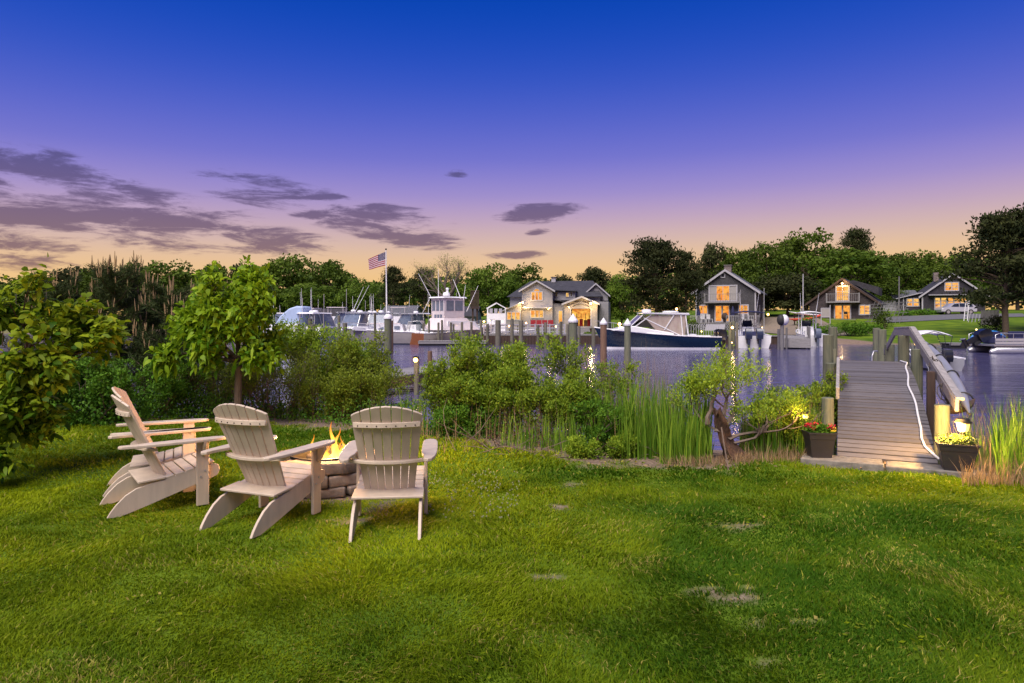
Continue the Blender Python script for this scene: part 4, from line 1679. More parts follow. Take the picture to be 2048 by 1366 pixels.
# ---- twisted old trunk with a leafy windblown crown
tw = thing('twisted_tree', 'twisted old red-barked trunk leaning left with sparse leafy branches', 'tree', (atx(1478, 8.25), 8.25, -.05))
mb = MB()
rows = []
n, k = 18, 12
rr = random.Random(4)
for i in range(n + 1):
    v = i / n
    c = Vector((.03 - .40 * v ** 1.1 - .05 * math.sin(v * 5), .05 * math.sin(v * 4), .64 * v))
    rad = .085 * (1 - v) ** 2.2 + .088 - .022 * v + .012 * math.sin(v * 11)
    row = []
    for j in range(k):
        a = 2 * math.pi * j / k
        w = 1 + .30 * math.sin(3 * a + v * 6.5) + .12 * math.sin(5 * a - v * 9)
        row.append((c.x + rad * w * math.cos(a), c.y + rad * .8 * w * math.sin(a), c.z + (.06 * math.sin(4 * a) if i == n else 0)))
    row.append(row[0])
    rows.append(row)
mb.grid(rows)
mb.poly(rows[-1][:-1])
mb.v = [(v[0] * .86, v[1] * .86, v[2] * .97) for v in mb.v]
mb.build('trunk', M_barkred, tw, smooth=70)
q, tips = MB(), []
rr = random.Random(8)
arms = [((-.26, 0, .45), (.35, .1, .9), 1.1, .035), ((-.14, 0, .30), (.8, .1, .65), .95, .036), ((-.36, 0, .60), (-.25, .15, 1), .95, .03), ((-.08, 0, .22), (.9, -.05, .5), .8, .028),
        ((-.28, .02, .5), (-.55, .1, .8), .8, .02), ((-.2, .05, .42), (.6, .4, .9), 1.25, .03)]
for (p, d, L, r) in arms:
    grow(rr, Vector(p), Vector(d).normalized(), L * .62, r, 3, q, tips, .55, .18, (2, 2), .35)
S = Matrix.Diagonal((1.15, 1.0, .60))
q.v = [tuple(S @ Vector(v) + Vector((.03, 0, .10))) for v in q.v]
tips = [(S @ a + Vector((.03, 0, .10)), S @ b + Vector((.03, 0, .10)), d_) for a, b, d_ in tips]
tips = [t_ for t_ in tips if t_[1].x < .80]
q.build('branch', M_twig, tw, smooth=60)
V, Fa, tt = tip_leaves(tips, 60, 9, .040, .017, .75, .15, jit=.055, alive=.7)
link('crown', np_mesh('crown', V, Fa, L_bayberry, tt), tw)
m = MB()
m.cyl((atx(1440, 8.0), 7.95, .42), (atx(1452, 7.7), 7.62, 0), .008, .008, 6)
tag(m.build('garden_stake', M_twig), 'thin pale stake leaning on the twisted trunk', 'stake')

# ---- reeds
def reeds(name, label, spots, seed, leaf, wid, lean=.12, blades=1, cat='reeds'):
    rg = np.random.default_rng(seed)
    Vs, Fs, Ts, off = [], [], [], 0
    for (px0, px1, d0, d1, t0, t1, n) in spots:
        d = d0 + (d1 - d0) * rg.random(n)
        x = (px0 + (px1 - px0) * rg.random(n) - CX) * d / F
        z = np.maximum(gz(x, d), WATER) - .03
        top = CAMZ - (t0 + (t1 - t0) * rg.random(n) ** .8 - HZ) * d / F
        H = np.maximum(.15, top - z)
        W = wid * (.6 + .8 * rg.random(n))
        a = rg.random(n) * 6.28
        dr = np.stack([np.cos(a), np.sin(a), np.zeros(n)], 1) * (lean * (.2 + rg.random(n)))[:, None]
        b = rg.random(n) * 3.14
        sd = np.stack([np.cos(b), np.sin(b), np.zeros(n)], 1) * W[:, None]
        P = np.stack([x, d, z], 1)
        up = np.array([0, 0, 1.0])
        f = [0, .35, .7, 1.0]
        C = [P + up * (H * q)[:, None] + dr * (H * q * q)[:, None] for q in f]
        V = np.stack([C[0] - sd, C[0] + sd, C[1] - sd, C[1] + sd, C[2] - sd * .75, C[2] + sd * .75, C[3]], 1).reshape(-1, 3)
        T = np.array([[0, 1, 3], [0, 3, 2], [2, 3, 5], [2, 5, 4], [4, 5, 6]])
        Fa = ((np.arange(n) * 7)[:, None, None] + T[None]).reshape(-1, 3) + off
        Vs.append(V)
        Fs.append(Fa)
        Ts.append(np.repeat(np.clip(rg.random(n), 0, 1), 7))
        off += len(V)
    o = link(name, np_mesh(name, np.concatenate(Vs), np.concatenate(Fs), leaf, np.concatenate(Ts)))
    return tag(o, label, cat, None, 'stuff')


reeds('green_reeds', 'tall green reed blades in the middle of the bank',
      [(1240, 1420, 8.3, 9.6, 735, 870, 1100), (1180, 1260, 8.9, 9.8, 745, 850, 320), (1110, 1150, 8.8, 9.2, 800, 880, 90), (1000, 1240, 8.8, 9.5, 820, 890, 260), (1380, 1425, 8.1, 8.5, 810, 890, 160),
       (1320, 1400, 8.0, 8.4, 790, 890, 340), (1550, 1640, 8.3, 9.2, 790, 890, 420), (800, 850, 9.8, 11, 770, 860, 120), (740, 800, 10.4, 11.5, 780, 850, 90), (1480, 1560, 8.3, 9.0, 800, 900, 300)], 1, L_reed, .0062, .16)
reeds('dead_reeds', 'thin tan dead reed stems standing over the water',
      [(1190, 1350, 9.8, 11.6, 690, 800, 520), (1230, 1420, 8.6, 10, 760, 880, 420), (1180, 1300, 11, 12.5, 660, 760, 110), (1480, 1640, 8.4, 9.6, 780, 900, 420), (1330, 1410, 8.2, 8.8, 840, 920, 160), (820, 1180, 9.4, 10.6, 790, 870, 520),
       (420, 800, 11.5, 13, 740, 840, 420)], 2, L_dead, .0028, .12)
reeds('shore_reeds', 'green and tan reeds at the waterside right of the boardwalk',
      [(1925, 2100, 7.3, 8.4, 790, 920, 420), (2100, 2600, 6.9, 8.4, 780, 920, 500), (1990, 2100, 6.9, 7.6, 770, 920, 420), (1925, 1990, 7.6, 8.2, 860, 930, 120)], 3, L_reed, .0045, .2)
reeds('shore_dead_reeds', 'dry tan reeds at the waterside right of the planter',
      [(1900, 2100, 7.4, 9.2, 770, 920, 420), (1960, 2100, 6.9, 7.6, 860, 950, 240)], 4, L_dead, .0028, .25)
reeds('rough_grass', 'rough dry grass tufts at the foot of the granite step',
      [(1925, 2080, 6.75, 7.4, 905, 965, 700), (1470, 1640, 7.9, 8.4, 880, 930, 500), (1330, 1500, 7.8, 8.1, 900, 935, 300), (850, 1200, 8.4, 9.6, 870, 905, 160)], 5, L_dead, .003, .5, cat='grass')

# ---- broad-leaved bush at the left edge
def leafy(name, label, loc, skeleton, leaf, L, W, per, seed, droop, group=None, bark=M_bark, spread=.8, out=.6, upb=.1, jit=.05, tint0=0.0, cat='tree', depth=2, trunkname='trunk'):
    t = thing(name, label, cat, loc, 0, group)
    rr = random.Random(seed)
    q, tips = MB(), []
    for (pts, r, kids) in skeleton:
        P = [Vector(p) for p in pts]
        q.tube(P, [r * (1 - .45 * i / (len(P) - 1)) for i in range(len(P))], 8)
        for (i, d, LL) in kids:
            grow(rr, P[i].copy(), Vector(d).normalized(), LL, r * .5, depth, q, tips, .55, .1, (2, 3), .25)
    q.build(trunkname, bark, t, smooth=60)
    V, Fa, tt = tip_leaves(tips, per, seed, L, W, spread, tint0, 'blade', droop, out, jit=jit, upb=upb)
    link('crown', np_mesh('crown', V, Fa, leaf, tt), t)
    return t, tips


bx, bd = atx(-35, 7.7), 7.7
leafy('broadleaf_bush', 'large broad-leaved green bush with warm light painted yellow into its leaves at the left edge', (bx, bd, 0),
      [([(-.1, .1, 0), (.0, .05, .5), (.25, 0, .95), (.55, -.05, 1.25)], .06, [(2, (.7, -.2, .5), .55), (3, (1, 0, .35), .58), (3, (.6, -.3, .9), .62), (3, (1, -.3, .0), .55), (2, (1, -.2, .8), .6), (1, (.7, -.5, .3), .42), (3, (.8, .4, .6), .5)]),
       ([(-.1, .1, 0), (-.1, .1, .8), (.05, .1, 1.45)], .05, [(2, (.5, -.2, 1), .42), (2, (-.2, .1, 1), .40), (1, (.3, -.6, .7), .5), (2, (.9, 0, .5), .5), (1, (-.4, -.4, .6), .45)]),
       ([(.0, -.1, 0), (.2, -.3, .3), (.35, -.45, .5)], .03, [(2, (.6, -.4, .2), .36), (1, (.5, -.5, .6), .36), (2, (.2, -.3, .9), .36), (2, (.9, .1, .1), .40), (2, (.5, -.2, -.3), .34), (1, (.7, -.3, .1), .4)])],
      L_shrub, .115, .058, 27, 31, .30, bark=M_barkred, cat='bush', upb=-.05, jit=.06)
bpy.data.objects['broadleaf_bush'].scale = (1, 1, .86)
# two bare shoots
m = MB()
for (px, top) in ((30, 515), (90, 520), (5, 540)):
    p = Vector((atx(px, 7.7), 7.7, 1.6))
    m.tube([p, p + Vector((.01, 0, .3)), Vector((atx(px + 3, 7.7), 7.7, atz(top, 7.7)))], [.006, .005, .003], 5)
o = m.build('shoot', M_twig)
o.parent = bpy.data.objects['broadleaf_bush']
o.matrix_parent_inverse = Matrix.Translation((-bx, -bd, 0))

# ---- young tree with drooping leaves
sx_, sd_ = atx(476, 11.0), 11.0
tr_, tips_ = leafy('young_tree', 'young tree with large drooping bright green leaves behind the second chair', (sx_, sd_, -.05),
      [([(0, 0, 0), (.0, 0, .5), (.02, 0, 1.0), (.0, 0, 1.25)], .085, [(3, (.5, -.1, .8), .50), (3, (-.7, 0, .55), .62), (2, (-1, -.2, .45), .60), (3, (.1, .2, 1), .58), (2, (.9, .1, .45), .42), (3, (-.2, -.5, .9), .55), (2, (.3, -.6, .6), .45), (3, (.45, .3, 1), .55), (2, (.8, -.4, .0), .42), (2, (-.6, -.5, .0), .42), (3, (.1, -.5, .45), .5), (3, (.7, -.2, .3), .5)]),
       ([(0, 0, 1.0), (-.45, 0, 1.15), (-.85, .02, 1.12)], .035, [(2, (-1, 0, .15), .32), (1, (-.5, -.4, .3), .35), (2, (-.5, .3, .5), .32)])],
      L_sapling, .14, .064, 34, 33, .34, upb=.02, spread=.95, jit=.09)

tr_.scale = (.86, .86, 1.06)
# ---- pine saplings
def pine_sapling(label, px, d, pytop, wpx, seed):
    rr = random.Random(seed)
    rg = np.random.default_rng(seed)
    x = atx(px, d)
    z = float(gz(x, d))
    H = atz(pytop, d) - z
    W = wpx * d / F
    t = thing('pine_sapling', label, 'pine', (x, d, z), 0, 'pine saplings on the left bank')
    q = MB()
    q.tube([(0, 0, -.05), (.03, 0, H * .35), (-.02, 0, H * .7), (0, 0, H * .93)], [.07, .055, .035, .012], 8)
    Ps, Ds = [], []
    ends = [(Vector((0, 0, H * .93)), 1.0)]
    z0 = .25
    while z0 < H * .9:
        f = z0 / H
        for k in range(rr.randint(4, 6)):
            a = rr.uniform(0, 6.28)
            L = W * .55 * (1 - f * .62) * rr.uniform(.6, 1.05)
            p = Vector((0, 0, z0))
            dv = Vector((math.cos(a), math.sin(a), .15)).normalized()
            pts = [p]
            for s in range(4):
                dv = (dv + Vector((rr.uniform(-.15, .15), rr.uniform(-.15, .15), .16))).normalized()
                p = p + dv * L / 4
                pts.append(p)
            q.tube(pts, [.016, .013, .01, .007, .004], 4, False)
            if f > .38:
                ends.append((pts[-1], f))
            for s in range(1, 5):
                a_, b_ = np.array(pts[s - 1]), np.array(pts[s])
                nn = 60 if f > .25 else 34
                u = rg.random((nn, 1))
                Ps.append(a_ + (b_ - a_) * u + rg.standard_normal((nn, 3)) * .02)
                Ds.append(np.array(dv) * .7 + rg.standard_normal((nn, 3)) * .75 + [0, 0, .25])
        z0 += rr.uniform(.13, .2)
    q.build('trunk', M_bark, t, smooth=60)
    c = MB()
    for (p, f) in ends:
        for k in range(rr.randint(1, 3) if f < 1 else 5):
            o = Vector((rr.uniform(-.04, .04), rr.uniform(-.04, .04), 0))
            h = rr.uniform(.10, .24) if f < 1 else rr.uniform(.18, .30)
            c.tube([p + o, p + o * 1.4 + Vector((0, 0, h * .6)), p + o * 1.6 + Vector((0, 0, h))], [.009, .010, .004], 5)
    cs = c.build('candle_shoot', pmat('pine_candle', (.30, .20, .10), .8, .2, 20, .2), t, smooth=60)
    cs['kind'] = 'stuff'
    P, D = np.concatenate(Ps), np.concatenate(Ds)
    n = len(P)
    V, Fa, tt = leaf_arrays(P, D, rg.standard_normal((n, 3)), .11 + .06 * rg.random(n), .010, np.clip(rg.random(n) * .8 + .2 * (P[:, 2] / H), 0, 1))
    link('crown', np_mesh('crown', V, Fa, L_needle, tt), t)


pine_sapling('tallest pine sapling with a brown spire above the treeline', 230, 12.6, 512, 230, 1)
pine_sapling('pine sapling with candle tips next to the young tree', 345, 12.2, 562, 210, 2)
pine_sapling('pine sapling rising behind the broad-leaved bush', 110, 12.8, 545, 230, 3)
pine_sapling('short pine sapling in the gap behind the side-on chairs', 290, 13.6, 570, 190, 4)
pine_sapling('pine sapling behind the young tree crown', 420, 13.4, 560, 190, 5)
# ================================================================== TREES ACROSS THE WATER
def broad_proto(seed, nclump=60, per=110, leaf=.46):
    """crown inside a unit-ish body: radius 5 m, from 1.6 m to 11 m"""
    rg = np.random.default_rng(seed)
    C = []
    while len(C) < nclump:
        v = rg.standard_normal(3)
        v /= np.linalg.norm(v)
        r = .55 + .45 * rg.random() ** .6
        p = v * r * np.array([4.1, 4.1, 4.3]) + [0, 0, 6.0]
        if p[2] < 1.6 and rg.random() < .7:
            continue
        C.append(np.append(p, (1.0 + .75 * rg.random())))
    C = np.array(C)
    Ps, Ns, Ts = [], [], []
    for c in C:
        v = unit(rg.standard_normal((per, 3)))
        v[:, 2] = np.abs(v[:, 2]) * 1.1 - .35
        v = unit(v)
        rad = c[3] * (.72 + .35 * rg.random((per, 1)))
        Ps.append(c[:3] + v * rad * [1.1, 1.1, .8])
        Ns.append(v + .55 * rg.standard_normal((per, 3)))
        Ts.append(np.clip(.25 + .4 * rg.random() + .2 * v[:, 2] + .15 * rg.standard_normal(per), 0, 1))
    P, N, T = np.concatenate(Ps), np.concatenate(Ns), np.concatenate(Ts)
    n = len(P)
    D = np.cross(N, rg.standard_normal((n, 3)))
    V, Fa, tt = leaf_arrays(P, D, N, leaf * (.6 + .8 * rg.random(n)), leaf * .75 * (.6 + .8 * rg.random(n)), T)
    rr = random.Random(seed)
    q = MB()
    q.tube([(0, 0, -.4), (.1, 0, 2), (.0, .1, 4.5), (.1, 0, 7)], [.32, .25, .18, .08], 7)
    for c in C[:16]:
        b = Vector((0, 0, rr.uniform(2, 5)))
        e = Vector(c[:3])
        q.tube([b, b.lerp(e, .5) + Vector((0, 0, -.25)), e], [.13, .08, .03], 5, False)
    return V, Fa, tt, q


def pine_proto(seed, pads=64, per=110):
    rg = np.random.default_rng(seed)
    rr = random.Random(seed)
    q = MB()
    q.tube([(0, 0, -.4), (.2, 0, 3), (-.1, .1, 6.5), (.1, 0, 10.6)], [.30, .25, .18, .05], 8)
    Ps, Ds, Ts = [], [], []
    for i in range(pads):
        f = rr.random() ** .8
        z = 2.2 + 8.6 * f
        a = rr.uniform(0, 6.28)
        L = (4.9 * (1 - .72 * f ** 2.0)) * (.25 + .75 * rr.random() ** .6) * (.62 + .38 * math.sin(2 * a + seed) * math.sin(3 * a + f * 5 + seed) + .15)
        e = np.array([math.cos(a) * L, math.sin(a) * L, z + .15 * L + rr.uniform(-.3, .3)])
        q.tube([(0, 0, z - .5), tuple(e * [.5, .5, 1] - [0, 0, .35]), tuple(e - [0, 0, .05])], [.085, .06, .02], 5, False)
        s = rr.uniform(.7, 1.35)
        u = rg.standard_normal((per, 3)) * [.60 * s, .60 * s, .20 * s]
        Ps.append(e + u)
        Ds.append(rg.standard_normal((per, 3)) * .8 + [0, 0, .7])
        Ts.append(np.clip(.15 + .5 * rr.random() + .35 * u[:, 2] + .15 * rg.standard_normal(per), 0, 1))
    P, D, T = np.concatenate(Ps), np.concatenate(Ds), np.concatenate(Ts)
    n = len(P)
    V, Fa, tt = leaf_arrays(P, D, rg.standard_normal((n, 3)), .38 * (.6 + .8 * rg.random(n)), .17 * (.6 + .8 * rg.random(n)), T)
    return V, Fa, tt, q


BROAD = {}
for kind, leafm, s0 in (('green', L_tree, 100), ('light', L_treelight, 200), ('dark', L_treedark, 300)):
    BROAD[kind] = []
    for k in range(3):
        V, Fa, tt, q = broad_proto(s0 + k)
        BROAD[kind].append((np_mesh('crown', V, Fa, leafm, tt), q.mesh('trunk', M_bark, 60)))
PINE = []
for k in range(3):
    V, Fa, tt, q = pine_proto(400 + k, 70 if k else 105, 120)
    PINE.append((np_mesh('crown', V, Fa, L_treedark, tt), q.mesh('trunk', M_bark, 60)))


def far_tree(label, px, pytop, hw, d, kind, var, base=None, group='trees across the water', rz=None):
    x = atx(px, d)
    z = float(gz(x, d)) if base is None else base
    H = atz(pytop, d) - z
    hwm = hw * d / F
    pine = kind == 'pine'
    name = 'pine_tree' if pine else 'broadleaf_tree'
    t = thing(name, label, 'tree', (x, d, z), (var * 1.7 + px * .01) if rz is None else rz, group)
    crown, trunk = (PINE if pine else BROAD[kind])[var % 3]
    sc = (hwm / 4.9, hwm / 4.9, H / 11.0)
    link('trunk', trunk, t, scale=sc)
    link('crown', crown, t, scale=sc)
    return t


TREES = [
    ('rounded green tree beyond the broad-leaved bush at the left edge', 30, 548, 75, 135, 'green', 0),
    ('dark tree crown showing over the bush beside its bare shoots', 150, 531, 62, 150, 'dark', 1),
    ('green tree crown left of the brown pine spire', 195, 536, 52, 138, 'green', 2),
    ('wide flat-topped green tree right of the brown pine spire', 330, 517, 66, 136, 'green', 0),
    ('smaller green crown tucked under the flat-topped tree', 268, 524, 40, 130, 'green', 1),
    ('round dark green tree above the young tree, first of two', 425, 523, 46, 134, 'green', 2),
    ('round dark green tree above the young tree, second of two', 492, 524, 44, 137, 'dark', 0),
    ('tall broad green tree above the blue canvas boat', 580, 508, 68, 128, 'green', 1),
    ('broad green tree over the crowded white boats', 662, 516, 56, 124, 'green', 2),
    ('low leafy tree between the white boats and the flagpole', 718, 556, 42, 110, 'light', 0),
    ('low olive-green tree behind the boat masts', 625, 565, 60, 112, 'light', 1),
    ('dark pine standing behind the flagpole', 788, 536, 42, 105, 'pine', 1),
    ('dark pine between the flagpole and the bare tree', 848, 539, 42, 112, 'pine', 2),
    ('green tree behind the sport fishing boat', 905, 560, 50, 118, 'light', 2),
    ('tall green tree left of the restaurant roof', 985, 526, 52, 112, 'light', 0),
    ('green tree behind the restaurant chimney', 1052, 527, 46, 118, 'green', 1),
    ('dark tree peeping over the middle of the restaurant roof', 1125, 549, 44, 125, 'dark', 2),
    ('dark rounded tree over the right end of the restaurant roof', 1190, 531, 40, 118, 'dark', 0),
    ('pale leafy tree between the restaurant and the big pine', 1243, 546, 34, 84, 'light', 1),
    ('thin-topped tree just left of the grey cottage chimney', 1425, 483, 40, 108, 'dark', 1),
    ('green tree behind the grey cottage chimney', 1478, 494, 48, 104, 'green', 2),
    ('green tree right of the grey cottage chimney', 1535, 478, 58, 110, 'green', 0),
    ('tallest green tree on the skyline between the cottages', 1612, 459, 66, 116, 'green', 1),
    ('dark pine top showing over the tree behind the barn cottage', 1712, 459, 54, 128, 'pine', 1),
    ('broad light green tree right behind the barn cottage', 1705, 492, 84, 108, 'light', 2),
    ('dark shady tree filling the gap beside the white pole', 1575, 545, 62, 94, 'dark', 2),
    ('dark shady tree behind the gravel drive', 1520, 560, 52, 96, 'dark', 0),
    ('green tree left of the charcoal house', 1800, 501, 48, 125, 'green', 2),
    ('green tree behind the charcoal house gable', 1858, 498, 52, 130, 'green', 0),
    ('green tree between the charcoal house and the big right-hand pine', 1918, 505, 44, 132, 'light', 1),
    ('low green tree beside the blue-roofed garage', 1765, 560, 40, 104, 'green', 1),
    ('dark tree behind the right-hand pine', 2035, 480, 60, 110, 'dark', 1),
]
for (lab, px, py, hw, d, kind, v) in TREES:
    far_tree(lab, px, py, hw, d, kind, v)
far_tree('big dark pine between the restaurant and the grey cottage', 1312, 486, 80, 70, 'pine', 0, group='big pines on the far shore', rz=1.0)
far_tree('dark pine leaning over the blue boat beside the big pine', 1372, 503, 42, 69, 'pine', 1, group='big pines on the far shore', rz=2.0)
far_tree('big spreading pine at the right edge of the lawn', 2012, 432, 105, 62, 'pine', 0, group='big pines on the far shore', rz=3.5)
far_tree('second pine at the right edge behind the pontoon boat', 2095, 450, 90, 66, 'pine', 2, group='big pines on the far shore', rz=.5)

# the bare tree
bt = thing('bare_tree', 'bare pale-branched tree against the sunset behind the fishing boat', 'tree', (atx(893, 100), 100, 1.2))
q, tips = MB(), []
rr = random.Random(21)
q.tube([(0, 0, -.5), (0, 0, 2.2), (.1, 0, 3.4)], [.32, .26, .22], 8)
for k in range(7):
    a = k * .9
    grow(rr, Vector((0, 0, 2.6 + .15 * k)), Vector((math.cos(a) * .75, math.sin(a) * .5, 1)).normalized(), 3.1, .22, 4, q, tips, .5, .22, (2, 3), .2, .66)
q.build('trunk', pmat('pale_bark', (.13, .10, .085), .85, .3, 4, .3), bt, smooth=60)
V, Fa, tt = tip_leaves(tips, 2, 5, .16, .10, .8, .4, jit=.25, alive=.6)
link('crown', np_mesh('crown', V, Fa, L_treelight, tt), bt)
T = np.array([b for _, b, _ in tips])
sz = (atz(509, 100) - 1.2) / np.percentile(T[:, 2], 99)
bt.scale = (sz * 1.25, sz * .9, sz)

# far woods that read as one mass behind everything
rg = np.random.default_rng(77)
n = 26000
a = (rg.random(n) * 2 - 1)
x = a * 190
y = 150 + 45 * rg.random(n)
topn = vnoise(x, y * 0 + 3, 9, 61) * 3.0 + vnoise(x, y * 0 + 3, 26, 62) * 4
top = 5.8 + topn * .75 + 1.2 * sstep(20, 70, x) * 3
z = gz(x, y) + top * rg.random(n) ** .55
P = np.stack([x, y, z], 1)
N = rg.standard_normal((n, 3)) + [0, -.7, .6]
V, Fa, tt = leaf_arrays(P, np.cross(N, rg.standard_normal((n, 3))), N, .9 + .7 * rg.random(n), .8 + .5 * rg.random(n), np.clip(.1 + .5 * rg.random(n), 0, 1))
tag(link('woods', np_mesh('woods', V, Fa, L_tree, tt)), 'far-off dark woods closing the horizon', 'woods', None, 'stuff')


def bush(label, px, pytop, hw, d, leafm, seed, name='garden_bush', group='garden bushes on the far shore', depth=.8, base=None, n=900, leaf=.16):
    rg = np.random.default_rng(seed)
    x = atx(px, d)
    z = float(gz(x, d)) if base is None else base
    H = max(.35, atz(pytop, d) - z)
    W = hw * d / F
    t = thing(name, label, 'bush', (x, d, z), 0, group)
    C = np.stack([(rg.random(9) * 2 - 1) * W * .7, (rg.random(9) * 2 - 1) * W * .5 * depth, H * (.25 + .45 * rg.random(9))], 1)
    v = unit(rg.standard_normal((n, 3)))
    ci = rg.integers(0, 9, n)
    P = C[ci] + v * np.array([W * .42, W * .42 * depth, H * .36]) * (.75 + .3 * rg.random((n, 1)))
    P[:, 2] = np.maximum(P[:, 2], .02)
    N = v + .5 * rg.standard_normal((n, 3))
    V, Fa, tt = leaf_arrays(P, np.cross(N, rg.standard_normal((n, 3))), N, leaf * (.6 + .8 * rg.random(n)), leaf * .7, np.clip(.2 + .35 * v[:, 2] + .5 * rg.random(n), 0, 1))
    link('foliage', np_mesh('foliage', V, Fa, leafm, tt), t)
    m = MB()
    for k in range(4):
        m.tube([(0, 0, -.1), tuple(C[k])], [.05, .015], 5)
    m.build('stem', M_bark, t)
    return t


bush('rounded green bush below the barn cottage french doors', 1700, 642, 38, 66, L_hedge, 1, n=1500)
bush('rounded green bush at the left foot of the barn cottage', 1655, 648, 30, 65, L_hedge, 2, n=1100)
bush('dark bush under the red kayaks', 1618, 632, 26, 72, L_hedge, 3)
bush('low green bush beside the lattice by the barn cottage', 1738, 645, 26, 68, L_hedge, 4)
bush('leafy tall shrub at the right corner of the barn cottage', 1768, 612, 22, 73, L_tree, 5, n=900)
bush('low hedge bush before the charcoal house porch, left one', 1806, 620, 22, 90, L_hedge, 6)
bush('low hedge bush before the charcoal house porch, middle one', 1838, 617, 24, 91, L_hedge, 7)
bush('low hedge bush before the charcoal house porch, right one', 1868, 621, 18, 92, L_hedge, 8)
bush('dark bush at the foot of the right-hand pine', 1985, 632, 24, 66, L_treedark, 9)
bush('light green bush left of the grey cottage wall', 1378, 628, 22, 74, L_treelight, 10)
bush('yellow-lit bush at the restaurant bulkhead', 1183, 664, 16, 61, L_treelight, 11)
bush('small bush on the restaurant bulkhead by the railing', 1128, 670, 12, 61, L_brush, 12)
bush('pale bush beside the fishing boat bow', 925, 640, 26, 88, L_brush, 13)
# ================================================================== BUILDINGS ON THE FAR SHORE
def gable(t, x0, x1, y0, y1, z0, ze, zr, wall, roof, trim, over=.28, ridge_x=None, front_over=.3, th=.12, rake=.20):
    """gable end facing -y; parts wall, roof, rake_board (two)"""
    rx = (x0 + x1) / 2 if ridge_x is None else ridge_x
    m = MB()
    m.prism([(x0, y0, z0), (x1, y0, z0), (x1, y0, ze), (rx, y0, zr), (x0, y0, ze)], (0, y1 - y0, 0))
    w = m.build('wall', wall, t)
    m = MB()
    for (xe, s) in ((x0, -1), (x1, 1)):
        sl = (zr - ze) / abs(rx - xe)
        xo = xe + s * over
        zo = ze - over * sl
        a = [(rx, y0 - front_over, zr + .02), (xo, y0 - front_over, zo + .02), (xo, y0 - front_over, zo + .02 + th), (rx, y0 - front_over, zr + .02 + th)]
        m.prism(a, (0, y1 - y0 + front_over * 2, 0))
    r_ = m.build('roof', roof, t)
    for (xe, s) in ((x0, -1), (x1, 1)):
        sl = (zr - ze) / abs(rx - xe)
        xo = xe + s * (over + .03)
        zo = ze - (over + .03) * sl
        m = MB()
        yb = y0 - front_over - .05
        m.prism([(rx, yb, zr + th + .05), (rx, yb, zr + th + .05 - rake * 1.2), (xo, yb, zo + th + .05 - rake * 1.2), (xo, yb, zo + th + .05)], (0, .045, 0))
        m.build('rake_board', trim, t)
    return w, r_


def window(t, x, z, w, h, y=0.0, nx=1, nz=1, glow=None, rotz=0.0, trim=None, fw=.10, name='window', bar=.035, dark=None):
    """casing and muntins as one frame, a pane behind it; centre (x, z) on a wall at y facing -y before rotation"""
    trim = trim or M_trim
    m = MB()
    for s in (-1, 1):
        m.b2(s * (w / 2 + fw / 2) - fw / 2, s * (w / 2 + fw / 2) + fw / 2, -.06, .0, -h / 2 - fw, h / 2 + fw)
        m.b2(-w / 2, w / 2, -.06, 0, s * (h / 2 + fw / 2) - fw / 2, s * (h / 2 + fw / 2) + fw / 2)
    for i in range(1, nx):
        xx = -w / 2 + w * i / nx
        m.b2(xx - bar, xx + bar, -.05, -.012, -h / 2, h / 2)
    for i in range(1, nz):
        zz = -h / 2 + h * i / nz
        m.b2(-w / 2, w / 2, -.046, -.014, zz - bar * .6, zz + bar * .6)
    f = m.build(name, trim, t, loc=(x, y, z), rot=(0, 0, rotz))
    for i in range(nx):
        m = MB()
        a = -w / 2 + w * i / nx
        m.b2(a, a + w / nx, -.010, -.004, -h / 2, h / 2)
        m.build('pane', (dark[i] if dark and dark[i] else (glow or M_glow)), f)
    return f


def corner(t, x, y, z0, z1, trim, w=.12):
    m = MB()
    m.b2(x - w / 2, x + w / 2, y - w / 2, y + w / 2, z0, z1)
    return m.build('corner_board', trim, t)


def balcony(t, x0, x1, z, depth, h, mat, nb=10, y=0):
    m = MB()
    m.b2(x0, x1, y - depth, y - .065, z - .16, z)
    b = m.build('balcony', mat, t)
    for xx in (x0 + .06, x1 - .06):
        m = MB()
        m.b2(xx - .06, xx + .06, y - depth, y - depth + .12, z, z + h + .08)
        m.build('railing_post', mat, b)
    m = MB()
    m.b2(x0 + .1, x1 - .1, y - depth + .03, y - depth + .09, z + h - .05, z + h)
    for s in (x0 + .05, x1 - .05):
        m.b2(s - .02, s + .02, y - depth + .1, y - .07, z + h - .05, z + h)
    m.build('top_rail', mat, b)
    for i in range(nb):
        xx = x0 + .2 + (x1 - x0 - .4) * i / (nb - 1)
        m = MB()
        m.b2(xx - .016, xx + .016, y - depth + .045, y - depth + .075, z, z + h - .05)
        m.build('baluster', mat, b)
    return b


def lamp(label, p, e=0, r=.10, mat=None, name='wall_lamp', group='lamps on the far shore', hood=True):
    t = thing(name, label, 'lamp', p, 0, group)
    m = MB()
    m.ball((0, 0, 0), r, 10)
    m.build('bulb', mat or M_bulb, t, smooth=60)
    if hood:
        m = MB()
        m.lathe([(r * 1.3, r * .9), (r * 1.35, r * 1.05), (r * .5, r * 1.7), (.01, r * 1.75)], 10)
        m.build('lamp_hood', M_iron, t, smooth=40)
    if e:
        point(t, (0, -r * 2.2, -r * .4), e, size=r)
    return t


